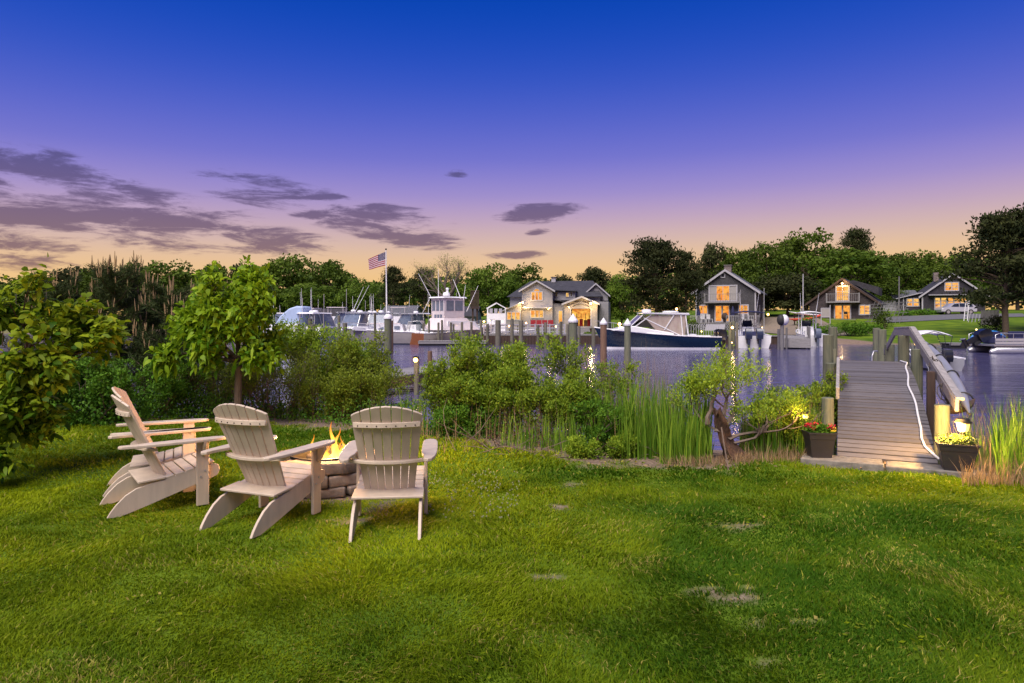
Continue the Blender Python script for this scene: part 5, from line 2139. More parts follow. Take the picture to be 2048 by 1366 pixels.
# ---- grey cottage -------------------------------------------------
d1 = 84.0
k1 = d1 / F
H1 = thing('grey_cottage', 'grey shingled cottage with white rake trim, brick chimney and balcony', 'house', (atx(1450, d1), d1, .12), R(-25))
X1 = lambda px: (px - 1450) * k1 / .985
Z1 = lambda py: atz(py, d1) - .12
gable(H1, X1(1394), X1(1507), 0, 9.5, .0, Z1(581), Z1(541), M_shgrey, M_roofgrey, M_trim, .55, rake=.25)
for px in (1394.5, 1506.5):
    corner(H1, X1(px), -.005, 0, Z1(583), M_trim, .16)
corner(H1, X1(1507), 9.5, 0, Z1(583), M_trim, .16)
win = window(H1, X1(1446), Z1(586.5), 3.15, 1.75, 0, 4, 1, M_glow, dark=[M_greyhull, None, None, M_greyhull], fw=.14)
balcony(H1, X1(1412), X1(1479), Z1(603.5), 1.0, .95, M_greywood, 14)
window(H1, X1(1408), Z1(619), .95, .95, 0, 2, 1, M_glow, fw=.14)
window(H1, X1(1484.5), Z1(619), .95, .95, 0, 2, 1, M_glow, fw=.14)
window(H1, X1(1444.5), Z1(627), 1.55, 1.85, 0, 2, 1, M_glow, fw=.14, name='french_door', bar=.10)
window(H1, X1(1446), Z1(551), .35, .35, 0, 1, 1, dark=[M_glass], fw=.10, name='gable_vent')
window(H1, X1(1507) + .02, Z1(622), .9, 1.3, 4.5, 2, 2, dark=[M_glass, M_glass], rotz=R(90), fw=.12)
m = MB()
m.b2(X1(1444) - .15, X1(1455), 3.2, 4.0, Z1(556), Z1(527.5))
c = m.build('chimney', M_brick, H1)
m = MB()
m.b2(X1(1443) - .15, X1(1456), 3.1, 4.1, Z1(527.5), Z1(526))
m.build('chimney_cap', M_granite, c)
# raised deck with steps and lattice
dkz = Z1(645)
m = MB()
m.b2(X1(1389), X1(1516), -2.2, -.01, dkz - .12, dkz)
dck = m.build('deck', M_greywood, H1)
for i in range(5):
    m = MB()
    z1_ = dkz - .18 - i * .17
    m.b2(X1(1420), X1(1456), -2.2 - (i + 1) * .28, -2.2 - i * .28, 0, max(.05, z1_))
    m.build('step', M_trim, dck)
for (a, b) in ((1389, 1420), (1457, 1516)):
    m = MB()
    xa, xb = X1(a), X1(b)
    n = int((xb - xa) / .2)
    for i in range(n + 1):
        xx = xa + (xb - xa) * i / n
        m.bar((xx - .25, -2.19, 0), (xx + .25, -2.19, dkz - .13), .05, .015, (0, 1, 0))
        m.bar((xx + .25, -2.21, 0), (xx - .25, -2.21, dkz - .13), .05, .015, (0, 1, 0))
    m.build('lattice', M_trim, dck)
    m = MB()
    m.b2(xa, xb, -2.18, -2.14, dkz + .78, dkz + .84)
    for i in range(n + 1):
        xx = xa + (xb - xa) * i / n
        m.b2(xx - .02, xx + .02, -2.18, -2.15, dkz, dkz + .78)
    m.build('deck_railing', M_trim, dck)
for (px, lab) in ((1402, 'folded navy umbrella on the left of the grey cottage deck'), (1467, 'folded navy umbrella beside the grey cottage french doors'), (1452, 'dark potted plant by the cottage steps')):
    p = H1.matrix_basis @ Vector((X1(px), -1.2, dkz))
    t = thing('patio_umbrella' if 'umb' in lab else 'potted_plant', lab, 'umbrella' if 'umb' in lab else 'plant', p, 0)
    m = MB()
    if 'umb' in lab:
        m.cyl((0, 0, 0), (0, 0, 2.0), .03, .03, 6)
        m.build('pole', M_alum, t)
        m = MB()
        m.lathe([(.10, .75), (.26, .85), (.22, 1.3), (.1, 1.85), (.02, 2.0)], 10)
        m.build('canopy', M_navycanvas, t, smooth=50)
    else:
        m.lathe([(.16, 0), (.22, .35), (.2, .36)], 10)
        m.build('pot', M_pot, t, smooth=40)
        m = MB()
        m.ball((0, 0, .75), .42, 10, (1, 1, 1.1))
        m.build('foliage', M_darkwood, t, smooth=60)
# patio table set on deck
for j, (px, lab) in enumerate(((1412, 'white deck chair left of the cottage steps'), (1424, 'white deck chair next to the cottage steps'), (1490, 'white deck chair under the cottage right-hand window'), (1500, 'white deck chair at the right end of the cottage deck'))):
    p = H1.matrix_basis @ Vector((X1(px), -1.5, dkz))
    t = thing('deck_chair', lab, 'chair', p, R(20 * j), 'white deck chairs on the cottage deck')
    m = MB()
    m.b2(-.28, .28, -.25, .25, .40, .44)
    m.build('seat', M_white, t)
    for i in range(5):
        m = MB()
        m.b2(-.27 + i * .115, -.2 + i * .115, .24, .28, .46, 1.0)
        m.build('back_slat', M_white, t)
    for (a, b) in ((-.25, -.22), (.25, -.22), (-.25, .24), (.25, .24)):
        m = MB()
        m.b2(a - .025, a + .025, b - .025, b + .025, 0, .4)
        m.build('leg', M_white, t)

# ---- barn cottage ---------------------------------------------------
d2 = 88.0
k2 = d2 / F
H2 = thing('barn_cottage', 'dark shingled barn-shaped cottage with a lit gable lamp and balcony', 'house', (atx(1686, d2), d2, 1.2), R(-33))
X2 = lambda px: (px - 1686) * k2 / .99
Z2 = lambda py: atz(py, d2) - 1.2
gable(H2, X2(1624), X2(1745), 0, 9, -.3, Z2(604), Z2(558), M_shdark, M_roofdark, M_darkwood, .45, rake=.25)
window(H2, X2(1685), Z2(587), 1.35, 1.75, 0, 2, 3, M_glow2, fw=.16, name='balcony_door')
balcony(H2, X2(1657), X2(1717), Z2(603), 1.0, 1.0, M_greywood, 15)
window(H2, X2(1685), Z2(625), 1.7, 1.75, 0, 2, 1, M_glow, fw=.16, name='french_door', bar=.11)
window(H2, X2(1724), Z2(620), 1.05, 1.05, 0, 2, 2, M_glow2, fw=.14)
window(H2, X2(1745) + .02, Z2(618), .9, 1.0, 4.0, 2, 2, dark=[M_glass, M_glass], rotz=R(90), fw=.12)
m = MB()
m.prism([(X2(1690), 2.4, Z2(562)), (X2(1745), 2.4, Z2(590)), (X2(1745), 2.4, Z2(574)), (X2(1700), 2.4, Z2(559))], (0, 5, 0))
m.build('dormer', M_roofdark, H2)
m = MB()
m.b2(X2(1660), X2(1712), -2.0, -.02, -.2, Z2(638))
m.build('patio', M_granite, H2)
p = H2.matrix_basis @ Vector((X2(1685), -.35, Z2(567)))
lamp('bright lamp in the gable peak of the barn cottage', p, 60, .13)
p = H2.matrix_basis @ Vector((X2(1693), -1.1, Z2(638)))
t = thing('patio_chair', 'dark wire chair in front of the barn cottage doors', 'chair', p, R(-20))
for (a, b) in ((-.2, -.2), (.2, -.2), (-.2, .2), (.2, .2)):
    m = MB()
    m.cyl((a, b, 0), (a, b, .45 if b < 0 else .95), .02, .02, 6)
    m.build('leg', M_iron, t)
m = MB()
m.b2(-.23, .23, -.23, .23, .43, .47)
m.build('seat', M_iron, t)
m = MB()
m.b2(-.2, .2, .19, .21, .6, .95)
m.build('backrest', M_iron, t)
# lattice trellis panel right of the barn cottage
t = thing('trellis', 'leaning brown trellis fence right of the barn cottage', 'trellis', (atx(1772, 80), 80, 1.0), R(-50))
for i in range(9):
    m = MB()
    m.bar((-2.2 + i * .45, 0, -.1), (-1.2 + i * .45, 0, 2.6), .06, .03, (0, 1, 0))
    m.build('lath', M_fence, t)
for i in range(6):
    m = MB()
    m.bar((-2.4, .04, .2 + i * .4), (2.4, .04, .5 + i * .4), .06, .03, (0, 1, 0))
    m.build('lath', M_fence, t)
# kayaks on a rack at the barn cottage's left
t = thing('kayak_rack', 'wooden rack beside the barn cottage carrying red kayaks', 'rack', (atx(1606, 80), 80, .75))
for xx in (-1.0, 1.0):
    m = MB()
    m.b2(xx - .05, xx + .05, -.05, .05, -.3, 1.5)
    m.build('rack_post', M_darkwood, t)
    m = MB()
    m.b2(xx - .04, xx + .04, -.6, .3, .52, .6)
    m.build('rack_arm', M_darkwood, t)
    m = MB()
    m.b2(xx - .04, xx + .04, -.6, .3, 1.12, 1.2)
    m.build('rack_arm', M_darkwood, t)
kayak('kayak', 'red kayak on the lower arms of the rack', (atx(1606, 80) - .2, 79.7, 1.53), (0, R(-4), R(8)), 3.6, .65, .36, M_kayakred)
kayak('kayak', 'white-decked kayak on the upper arms of the rack', (atx(1606, 80) + .1, 79.7, 2.1), (0, R(6), R(-6)), 3.8, .6, .28, M_gel)
kayak('kayak', 'orange-red kayak leaning beside the rack', (atx(1628, 79), 79, 1.75), (0, R(-14), R(12)), 3.4, .6, .3, M_kayakred)

# ---- charcoal house ----------------------------------------------------
d3 = 98.0
k3 = d3 / F
H3 = thing('charcoal_house', 'charcoal shingled house with white rake trim and rows of lit windows', 'house', (atx(1905, d3), d3, 2.65), R(-22))
X3 = lambda px: (px - 1905) * k3
Z3 = lambda py: atz(py, d3) - 2.65
gable(H3, X3(1852), X3(1960), 0, 9, -.5, Z3(590), Z3(548), M_shblue, M_roof, M_trim, .45, rake=.24)
corner(H3, X3(1852.5), -.005, -.5, Z3(592), M_trim, .18)
window(H3, X3(1903.5), Z3(573), 1.55, 1.05, 0, 2, 3, M_glow2, fw=.13, bar=.06)
for px in (1881.5, 1889.5):
    pass
window(H3, X3(1884.5), Z3(608), 1.35, 1.75, 0, 2, 4, M_glow2, fw=.13, bar=.09)
window(H3, X3(1907), Z3(606), 1.35, 1.45, 0, 2, 3, M_glow, fw=.12, bar=.08)
window(H3, X3(1924), Z3(606), .75, 1.45, 0, 1, 3, M_glow2, fw=.12)
m = MB()
m.b2(X3(1862), X3(1930), -.75, -.02, Z3(590.5), Z3(589))
m.build('pent_roof', M_trim, H3)
m = MB()
m.prism([(X3(1811), .6, -.5), (X3(1852) - .1, .6, -.5), (X3(1852) - .1, .6, Z3(586)), (X3(1811), .6, Z3(595))], (0, 6, 0))
m.build('porch_wall', M_shblue, H3)
m = MB()
m.prism([(X3(1806), .2, Z3(597)), (X3(1852) + .1, .2, Z3(585)), (X3(1852) + .1, .2, Z3(583.6)), (X3(1806), .2, Z3(595.6))], (0, 6.6, 0))
m.build('porch_roof', M_trim, H3)
window(H3, X3(1837), Z3(604), 1.45, 1.0, .6, 2, 2, M_glow2, fw=.12, bar=.12)
corner(H3, X3(1820), .55, -.5, Z3(594), M_trim, .12)
corner(H3, X3(1811), .55, -.5, Z3(596), M_trim, .12)
m = MB()
m.b2(X3(1882), X3(1891), 4, 4.7, Z3(560), Z3(541))
m.build('chimney', M_brick, H3)

# blue-roofed garage and far sheds
def shed(name, label, px, d, w, dep, ze, zr, wall, roof, rot, py0):
    z0 = float(gz(atx(px, d), d))
    t = thing(name, label, 'shed', (atx(px, d), d, z0), R(rot), 'small sheds on the far shore')
    m = MB()
    m.prism([(-dep / 2, -w / 2, -.3), (dep / 2, -w / 2, -.3), (dep / 2, -w / 2, ze), (0, -w / 2, zr), (-dep / 2, -w / 2, ze)], (0, w, 0))
    m.build('wall', wall, t)
    for s in (-1, 1):
        m = MB()
        a = [(0, -w / 2 - .3, zr + .02), (s * (dep / 2 + .3), -w / 2 - .3, ze - .2), (s * (dep / 2 + .3), -w / 2 - .3, ze - .08), (0, -w / 2 - .3, zr + .14)]
        m.prism(a, (0, w + .6, 0))
        m.build('roof_slope', roof, t)
    m = MB()
    m.b2(-.6, .6, -w / 2 - .03, -w / 2, 0, 1.9)
    m.build('door', M_trim, t)
    return t


shed('garage', 'grey garage with a pale blue roof left of the charcoal house', 1790, 104, 5.0, 4.5, 1.9, 3.0, M_trim, M_roofgrey, 80, 0)
shed('boat_shed', 'small house with a blue-grey roof behind the flagpole', 805, 92, 4.6, 4.2, 1.8, 3.2, M_clap, M_roofgrey, 70, 0)
shed('boat_shed', 'low grey-roofed shed behind the moored white boats', 650, 102, 6.5, 4.2, 1.7, 2.9, M_clap, M_roofdark, 85, 0)
shed('boat_shed', 'low dark-roofed shed left of the brown tower', 925, 96, 4.5, 4.0, 1.5, 2.6, M_clap, M_roof, 80, 0)

# ---- restaurant --------------------------------------------------------
dr = 76.0
kr = dr / F
RS = thing('restaurant', 'lavender-grey clapboard waterside restaurant with gables and lit windows', 'restaurant', (atx(1100, dr), dr, .03), R(-10))
XR = lambda px: (px - 1100) * kr
ZR = lambda py: atz(py, dr) - .03
# back block with hip roof
m = MB()
m.b2(XR(1009), XR(1196), 3.0, 12.0, -.3, ZR(592))
m.build('wall', M_clap, RS)
m = MB()
e0, e1, f0, f1, zt, ze = XR(1003), XR(1202), 2.5, 12.5, ZR(555), ZR(592)
vs = [(e0, f0, ze), (e1, f0, ze), (e1, f1, ze), (e0, f1, ze), (XR(1040), 7.5, zt), (XR(1178), 7.5, zt)]
m.add(vs, [[0, 1, 5, 4], [1, 2, 5], [2, 3, 4, 5], [3, 0, 4], [3, 2, 1, 0]])
m.build('hip_roof', M_roof, RS)
gable(RS, XR(1043), XR(1105), 0, 7.2, -.3, ZR(581), ZR(563), M_clap, M_roof, M_trim, .28, rake=.16)
window(RS, XR(1073.5), ZR(592), 1.15, .85, 0, 3, 1, M_glow, fw=.11, bar=.045)
m = MB()
pts = [(XR(1073.5) + .30 * math.cos(a), -.005, ZR(583.5) + .30 * math.sin(a)) for a in [math.pi * i / 10 for i in range(11)]]
m.prism(pts, (0, -.03, 0))
m.build('arched_light', M_glow, RS)
m = MB()
for i in range(10):
    a, b = math.pi * i / 10, math.pi * (i + 1) / 10
    m.bar((XR(1073.5) + .36 * math.cos(a), -.03, ZR(583.5) + .36 * math.sin(a)), (XR(1073.5) + .36 * math.cos(b), -.03, ZR(583.5) + .36 * math.sin(b)), .06, .09, (0, 1, 0))
m.build('arch_trim', M_trim, RS)
window(RS, XR(1074), ZR(628), 1.35, .78, 0, 3, 1, M_glow2, fw=.10, bar=.04)
m = MB()
m.b2(XR(1045), XR(1104), -.34, -.01, ZR(616.5), ZR(614.5))
m.build('belt_canopy', M_trim, RS)
# shed dormer and side wing right of the front gable
m = MB()
m.b2(XR(1105) + .01, XR(1148), 1.6, 6, ZR(600), ZR(582.5))
m.build('side_wall', M_clap, RS)
m = MB()
m.prism([(XR(1104), 1.2, ZR(580)), (XR(1150), 1.2, ZR(582.5)), (XR(1150), 1.2, ZR(581)), (XR(1104), 1.2, ZR(578.5))], (0, 5.2, 0))
m.build('dormer_roof', M_roof, RS)
window(RS, XR(1110), ZR(588), .26, .5, 1.6, 1, 1, dark=[M_glass], fw=.06)
window(RS, XR(1132), ZR(589), .28, .42, 1.6, 1, 1, M_glow2, fw=.06)
window(RS, XR(1140), ZR(588), .2, .42, 1.6, 1, 1, dark=[M_glass], fw=.06)
m = MB()
m.b2(XR(1105) + .01, XR(1134), .5, 5.5, -.3, ZR(607))
m.build('side_wall', M_clap2, RS)
m = MB()
m.prism([(XR(1104) + .3, .1, ZR(600)), (XR(1138), .1, ZR(606.5)), (XR(1138), .1, ZR(605)), (XR(1104) + .3, .1, ZR(598.5))], (0, 2.4, 0))
m.build('side_roof', M_roof, RS)
window(RS, XR(1120), ZR(634), .40, 1.35, .5, 1, 1, M_glow2, fw=.08, name='side_door')
# entrance porch
ex0, ex1, ey = XR(1131), XR(1195), -1.2
m = MB()
pk = XR(1165)
ox0, ox1, oz = XR(1142), XR(1184), ZR(617.5)
m.prism([(ex0, ey, -.3), (ox0, ey, -.3), (ox0, ey, oz), (ex0, ey, oz)], (0, 6, 0))
m.prism([(ox1, ey, -.3), (ex1, ey, -.3), (ex1, ey, oz), (ox1, ey, oz)], (0, 6, 0))
m.prism([(ex0, ey, oz), (ex1, ey, oz), (ex1, ey, ZR(608)), (pk, ey, ZR(596)), (ex0, ey, ZR(608))], (0, 6, 0))
m.build('porch_wall', M_clap2, RS)
m = MB()
for (xe, s) in ((ex0, -1), (ex1, 1)):
    zz = ZR(608) - .10
    m.prism([(pk, ey - .3, ZR(596) + .02), (xe + s * .25, ey - .3, zz), (xe + s * .25, ey - .3, zz + .12), (pk, ey - .3, ZR(596) + .14)], (0, 6.4, 0))
m.build('porch_roof', M_roof, RS)
for (xe, s) in ((ex0, -1), (ex1, 1)):
    m = MB()
    zz = ZR(608) - .12
    m.prism([(pk, ey - .36, ZR(596) + .17), (pk, ey - .36, ZR(596) - .02), (xe + s * .27, ey - .36, zz - .06), (xe + s * .27, ey - .36, zz + .14)], (0, .05, 0))
    m.build('rake_board', M_trim, RS)
m = MB()
m.b2(ox0, ox1, ey + 2.6, ey + 2.64, ZR(652), oz)
m.build('dining_room', M_glow3, RS)
m = MB()
m.b2(ox0 - .02, ox1 + .02, ey - .5, ey + 2.5, ZR(656), ZR(652.5))
m.build('porch_floor', M_greywood, RS)
for px in (1143, 1183):
    m = MB()
    m.b2(XR(px) - .06, XR(px) + .06, ey - .05, ey + .05, ZR(652), oz)
    m.build('door_post', M_trim, RS)
for i, px in enumerate((1152, 1161, 1170, 1177)):
    m = MB()
    m.b2(XR(px) - .03, XR(px) + .03, ey + 2.0, ey + 2.05, ZR(652), ZR(627))
    m.b2(XR(px) - .2, XR(px) + .2, ey + 2.06, ey + 2.1, ZR(652), ZR(640 - 2 * (i % 2)))
    m.build('interior_partition', M_red if i % 2 else M_brownwood, RS)
# arch moulding and the arc of dark scrollwork lettering over it
m = MB()
ac, ar = Vector((XR(1163), ey - .04, ZR(634))), XR(1163) - XR(1137) 
pts = []
for i in range(13):
    a = R(52) + R(76) * i / 12
    pts.append(ac + Vector((ar * math.cos(a), 0, ar * math.sin(a) * .98)))
for a, b in zip(pts[:-1], pts[1:]):
    m.bar(a, b, .05, .09, (0, 1, 0))
m.build('arch_moulding', M_roof, RS)
rr = random.Random(2)
for i in range(13):
    a = R(58) + R(64) * i / 12
    c = Vector((XR(1163) + (ar + .33) * math.cos(a), ey - .015, ZR(634.5) + (ar + .33) * math.sin(a) * .98))
    m = MB()
    rad = .12
    pts = [c + Vector((rad * .7 * math.cos(q * .9 + i), 0, rad * math.sin(q * .9 + i * .7))) for q in range(6)]
    m.tube(pts, .022, 4)
    m.build('scroll_letter', M_darkwood, RS)
# upper right gable
gable(RS, XR(1163), XR(1212), 4.2, 12, ZR(600), ZR(588), ZR(566), M_clap, M_roof, M_trim, .25, rake=.16)
m = MB()
m.b2(XR(1196) + .01, XR(1215), 1.0, 11, -.3, ZR(603))
m.build('right_wall', M_clap, RS)
# lean-to on the left
m = MB()
m.prism([(XR(1004), -.6, -.3), (XR(1043) - .01, -.6, -.3), (XR(1043) - .01, -.6, ZR(606)), (XR(1004), -.6, ZR(622))], (0, 3.4, 0))
m.build('lean_to_wall', M_clap2, RS)
m = MB()
m.prism([(XR(1001), -.9, ZR(624.5)), (XR(1045), -.9, ZR(605.5)), (XR(1045), -.9, ZR(604)), (XR(1001), -.9, ZR(623))], (0, 3.9, 0))
m.build('lean_to_roof', M_trim, RS)
window(RS, XR(1028), ZR(632), 1.4, .8, -.6, 3, 1, M_glow2, fw=.09, bar=.05)
window(RS, XR(1017), ZR(615), .35, .2, 3.0, 1, 1, dark=[M_glass], fw=.05)
# cupola
m = MB()
m.b2(XR(1088), XR(1097), 7.0, 7.6, ZR(558), ZR(548))
c = m.build('cupola', M_trim, RS)
m = MB()
m.b2(XR(1086.5), XR(1098.5), 6.9, 7.7, ZR(548), ZR(546.3))
m.build('cupola_cap', M_roofgrey, c)
for (px, py, yo, e, r, lab) in ((1047, 605, -.9, 60, .10, 'bright lamp under the restaurant lean-to roof corner'), (1050, 614.5, -.55, 30, .09, 'lamp on the corner post below the lean-to lamp'),
                                (1098, 617.5, -.45, 18, .07, 'small lamp right of the restaurant dining windows'), (1140.5, 615, -1.6, 20, .08, 'lamp on the left pillar of the restaurant entrance'),
                                (1183, 608, -1.75, 90, .14, 'brightest lamp at the right of the restaurant entrance arch')):
    lamp(lab, RS.matrix_basis @ Vector((XR(px), yo, ZR(py))), e, r)
# ================================================================== BOATS
def hull_mb(L, B, Hs, Hb, draft=.35, rake=.14, n=16, full=2.6, boot=.10, sq=.92):
    rows, deck = [], []
    for i in range(n + 1):
        t = i / n
        bg = max(.02, B / 2 * (1 - t ** full) * (sq + (1 - sq) * min(1, t * 3)))
        bw = max(.01, bg * (.88 - .45 * t ** 2))
        zg = Hs + (Hb - Hs) * t ** 1.7
        xg, xw = t * L, t * L * (1 - rake * t ** 2)
        zk = -draft * (1 - t ** 5)
        half = [(xg, bg, zg), ((xg * .55 + xw * .45), bg * .62 + bw * .42 - .01 * t, zg * .5), (xw, bw, boot), (xw, bw * .97, 0.0 - .06), (xw * (1 - .03 * t), 0, zk)]
        rows.append(half + [(p[0], -p[1], p[2]) for p in half[-2::-1]])
        deck.append((xg, bg, zg))
    q = MB()
    m = len(rows[0])
    vs = [p for r_ in rows for p in r_]
    for i in range(n):
        for k in range(m - 1):
            q.m = 1 if k in (2, 3, 4, 5) else 0
            a = i * m + k
            q.f.append([a, a + 1, a + m + 1, a + m])
            q.mi.append(q.m)
    q.v = [tuple(v) for v in vs]
    q.m = 2
    q.f.append(list(range(m)))
    q.mi.append(2)
    return q, deck


def add_hull(t, L, B, Hs, Hb, mat, bottom=None, transom=None, deckmat=None, deck_drop=.04, cap=True, **kw):
    q, dk_ = hull_mb(L, B, Hs, Hb, **kw)
    h = q.build('hull', [mat, bottom or M_antifoul, transom or mat], t, smooth=35)
    m = MB()
    m.grid([[(x, b * .97, z - deck_drop), (x, 0, z - deck_drop + .03), (x, -b * .97, z - deck_drop)] for x, b, z in dk_])
    m.build('deck', deckmat or M_gel, t)
    if cap:
        m = MB()
        for s in (-1, 1):
            m.tube([(x, s * b * 1.005, z) for x, b, z in dk_], .045, 6)
        m.build('rub_rail', M_gel, h, smooth=60)
    return h, dk_


def bow_rail(t, dk_, i0, h=.5, every=2, mat=None):
    m = MB()
    pts = [(x, b * .9, z + h) for x, b, z in dk_[i0:]] + [(x, -b * .9, z + h) for x, b, z in dk_[i0:][::-1]]
    m.tube(pts, .018, 5)
    for (x, b, z) in dk_[i0::every]:
        for s in (-1, 1):
            m.cyl((x, s * b * .9, z - .02), (x, s * b * .9, z + h), .014, .014, 5)
    return m.build('bow_rail', mat or M_alum, t, smooth=60)


def outboard(t, x, y, z, s=1.0, tilt=0.0, mat=None, name='outboard_motor'):
    """hangs behind x, hinge at (x,y,z); tilt swings the leg up and back"""
    mat = mat or M_black
    e = MB()
    P = [(-.06, .12), (.02, .60), (-.05, .80), (-.22, .90), (-.46, .86), (-.60, .66), (-.62, .30), (-.52, .10)]
    rows = []
    for (w, k) in ((-.18, .80), (-.21, .93), (-.215, 1.0), (.215, 1.0), (.21, .93), (.18, .80)):
        cx, cz = -.30, .48
        rows.append([((cx + (px - cx) * k) * s, w * s, (cz + (pz - cz) * k) * s) for px, pz in P] )
    n = len(P)
    vs = [p for r_ in rows for p in r_]
    fs = [[i * n + j, i * n + (j + 1) % n, (i + 1) * n + (j + 1) % n, (i + 1) * n + j] for i in range(5) for j in range(n)]
    fs += [list(range(n))[::-1], [5 * n + j for j in range(n)]]
    e.add(vs, fs)
    o = e.build(name, mat, t, smooth=45, loc=(x, y, z), rot=(0, tilt, 0))
    m = MB()
    m.prism([(-.12 * s, -.08 * s, .15 * s), (-.48 * s, -.08 * s, .15 * s), (-.46 * s, -.08 * s, -.55 * s), (-.24 * s, -.08 * s, -.55 * s)], (0, .16 * s, 0))
    m.prism([(-.10 * s, -.035 * s, -.5 * s), (-.60 * s, -.035 * s, -.5 * s), (-.60 * s, -.035 * s, -.62 * s), (-.38 * s, -.035 * s, -.95 * s), (-.28 * s, -.035 * s, -.95 * s)], (0, .07 * s, 0))
    m.tube([(-.08 * s, 0, -.70 * s), (-.2 * s, 0, -.70 * s), (-.62 * s, 0, -.70 * s)], [.02 * s, .075 * s, .06 * s], 8)
    m.build('lower_unit', mat, o, smooth=35)
    m = MB()
    for k in range(3):
        a = k * 2.094 + .4
        u = Vector((0, math.cos(a), math.sin(a)))
        v = Vector((.25, -math.sin(a), math.cos(a)))
        c = Vector((-.66 * s, 0, -.70 * s))
        m.prism([c, c + (u * .12 + v * .06) * s, c + (u * .19 + v * .0) * s, c + (u * .12 - v * .06) * s], (.012 * s, 0, 0))
    m.build('propeller', M_alum, o)
    m = MB()
    m.b2(-.16 * s, .0, -.12 * s, .12 * s, -.25 * s, .2 * s)
    m.build('bracket', M_rubber, o)
    return o


def rods(t, specs, mat=None, name='antenna'):
    for (a, b, r) in specs:
        m = MB()
        m.tube([a, b], [r, r * .5], 5)
        m.build(name, mat or M_gel, t, smooth=60)


def cruiser(label, px, d, rot, L, B, col=None, top='hard', seed=0, outr=True, bow=1.5, group='white motorboats in the marina', name='motorboat', cover=None):
    rr = random.Random(seed)
    ca, sa = math.cos(R(rot)), math.sin(R(rot))
    t = thing(name, label, 'boat', (atx(px, d) - ca * L / 2, d - sa * L / 2, WATER), R(rot), group)
    h, dk_ = add_hull(t, L, B, bow * .62, bow, col or M_gel)
    z = bow * .66
    m = MB()
    a, b = L * .36, L * .80
    w0 = B * .36
    m.prism([(a, -w0, z), (b, -w0 * .8, z + .15), (L * .72, -w0 * .8, z + .62), (L * .60, -w0, z + .75), (a, -w0, z + .75)], (0, 2 * w0, 0))
    c = m.build('cabin', M_gel, t, smooth=30)
    for s in (-1, 1):
        m = MB()
        m.prism([(L * .40, s * w0, z + .30), (L * .66, s * w0, z + .34), (L * .63, s * w0, z + .60), (L * .40, s * w0, z + .62)], (0, s * .02, 0))
        m.build('side_window', M_boatglass, c)
    if top == 'hard':
        zt = z + 1.85
        m = MB()
        m.prism([(L * .22, -w0 * 1.05, zt), (L * .58, -w0 * .9, zt), (L * .60, -w0 * .8, zt + .08), (L * .24, -w0, zt + .12)], (0, 2 * w0 * 1.0, 0))
        m.build('hardtop', M_gel, t)
        for s in (-1, 1):
            for (p_, q_) in (((L * .56, s * w0 * .85, zt), (L * .66, s * w0 * .95, z + .62)), ((L * .42, s * w0 * .95, zt), (L * .42, s * w0, z + .7)), ((L * .26, s * w0 * .98, zt), (L * .24, s * w0 * 1.05, z + .1))):
                m = MB()
                m.bar(p_, q_, .05, .05)
                m.build('top_strut', M_alum, t)
        m = MB()
        m.poly([(L * .655, -w0 * .9, z + .66), (L * .655, w0 * .9, z + .66), (L * .575, w0 * .8, zt - .02), (L * .575, -w0 * .8, zt - .02)])
        for s in (-1, 1):
            m.poly([(L * .64, s * w0 * .94, z + .70), (L * .44, s * w0 * .97, z + .75), (L * .44, s * w0 * .92, zt - .05), (L * .565, s * w0 * .86, zt - .05)])
        m.build('windshield', M_boatglass, t)
        m = MB()
        m.lathe([(.22, 0), (.27, .06), (.24, .18), (.05, .22)], 10, (L * .40, 0, zt + .12))
        m.build('radar_dome', M_gel, t, smooth=50)
    elif top == 'fly':
        zt = z + .75
        m = MB()
        m.b2(L * .34, L * .60, -w0 * .95, w0 * .95, zt + .01, zt + .75)
        m.build('flybridge', M_gel, t)
        m = MB()
        m.b2(L * .34, L * .58, -w0 * .97, w0 * .97, zt + 1.75, zt + 1.83)
        for s in (-1, 1):
            for xx in (.36, .56):
                m.bar((L * xx, s * w0 * .9, zt + .7), (L * xx, s * w0 * .9, zt + 1.76), .04, .04)
        m.build('bimini', M_canvas, t)
    bow_rail(t, dk_, 8)
    sp = []
    for k in range(rr.randint(1, 2)):
        x0 = L * rr.uniform(.25, .5)
        s = rr.choice((-1, 1))
        sp.append(((x0, s * w0, z + 1.6), (x0 - rr.uniform(-.1, .2), s * (w0 + .05), z + rr.uniform(2.8, 4.4)), .022))
    if outr:
        for s in (-1, 1):
            sp.append(((L * .42, s * w0, z + 1.5), (L * .25, s * (w0 + 1.0), z + 4.6), .03))
    rods(t, sp)
    return t


WB = 'white motorboats in the marina'
cruiser('white hardtop cruiser with dark side glass behind the shrub', 690, 70, 200, 8.6, 2.9, top='hard', seed=1)
cruiser('white open-bow boat left of the hardtop cruiser', 640, 66, 15, 7.6, 2.7, top='hard', seed=2, outr=False, bow=1.3)
cruiser('white flybridge boat far behind the hardtop cruiser', 615, 88, 170, 9.0, 3.1, top='fly', seed=3, outr=False)
cruiser('white cruiser moored far behind, left of the flagpole', 735, 84, 195, 8.6, 3.0, top='hard', seed=4, outr=False)
cruiser('white flybridge boat moored just behind the flagpole', 800, 80, 160, 8.4, 3.0, top='fly', seed=5, outr=False)
cruiser('white boat with upright rods between the shed and the flagpole', 765, 88, 185, 7.5, 2.7, top='hard', seed=6, outr=False)
cruiser('small white boat at the far left of the marina', 560, 84, 10, 7.6, 2.7, top='hard', seed=7, outr=False)
cruiser('white cruiser behind the grey trunk-cabin boat', 725, 72, 175, 8.2, 2.8, top='hard', seed=8, outr=False, bow=1.35)
cruiser('white boat bow showing right of the fishing boat', 925, 72, 8, 6.5, 2.4, top='none', seed=9, outr=False, bow=1.3)

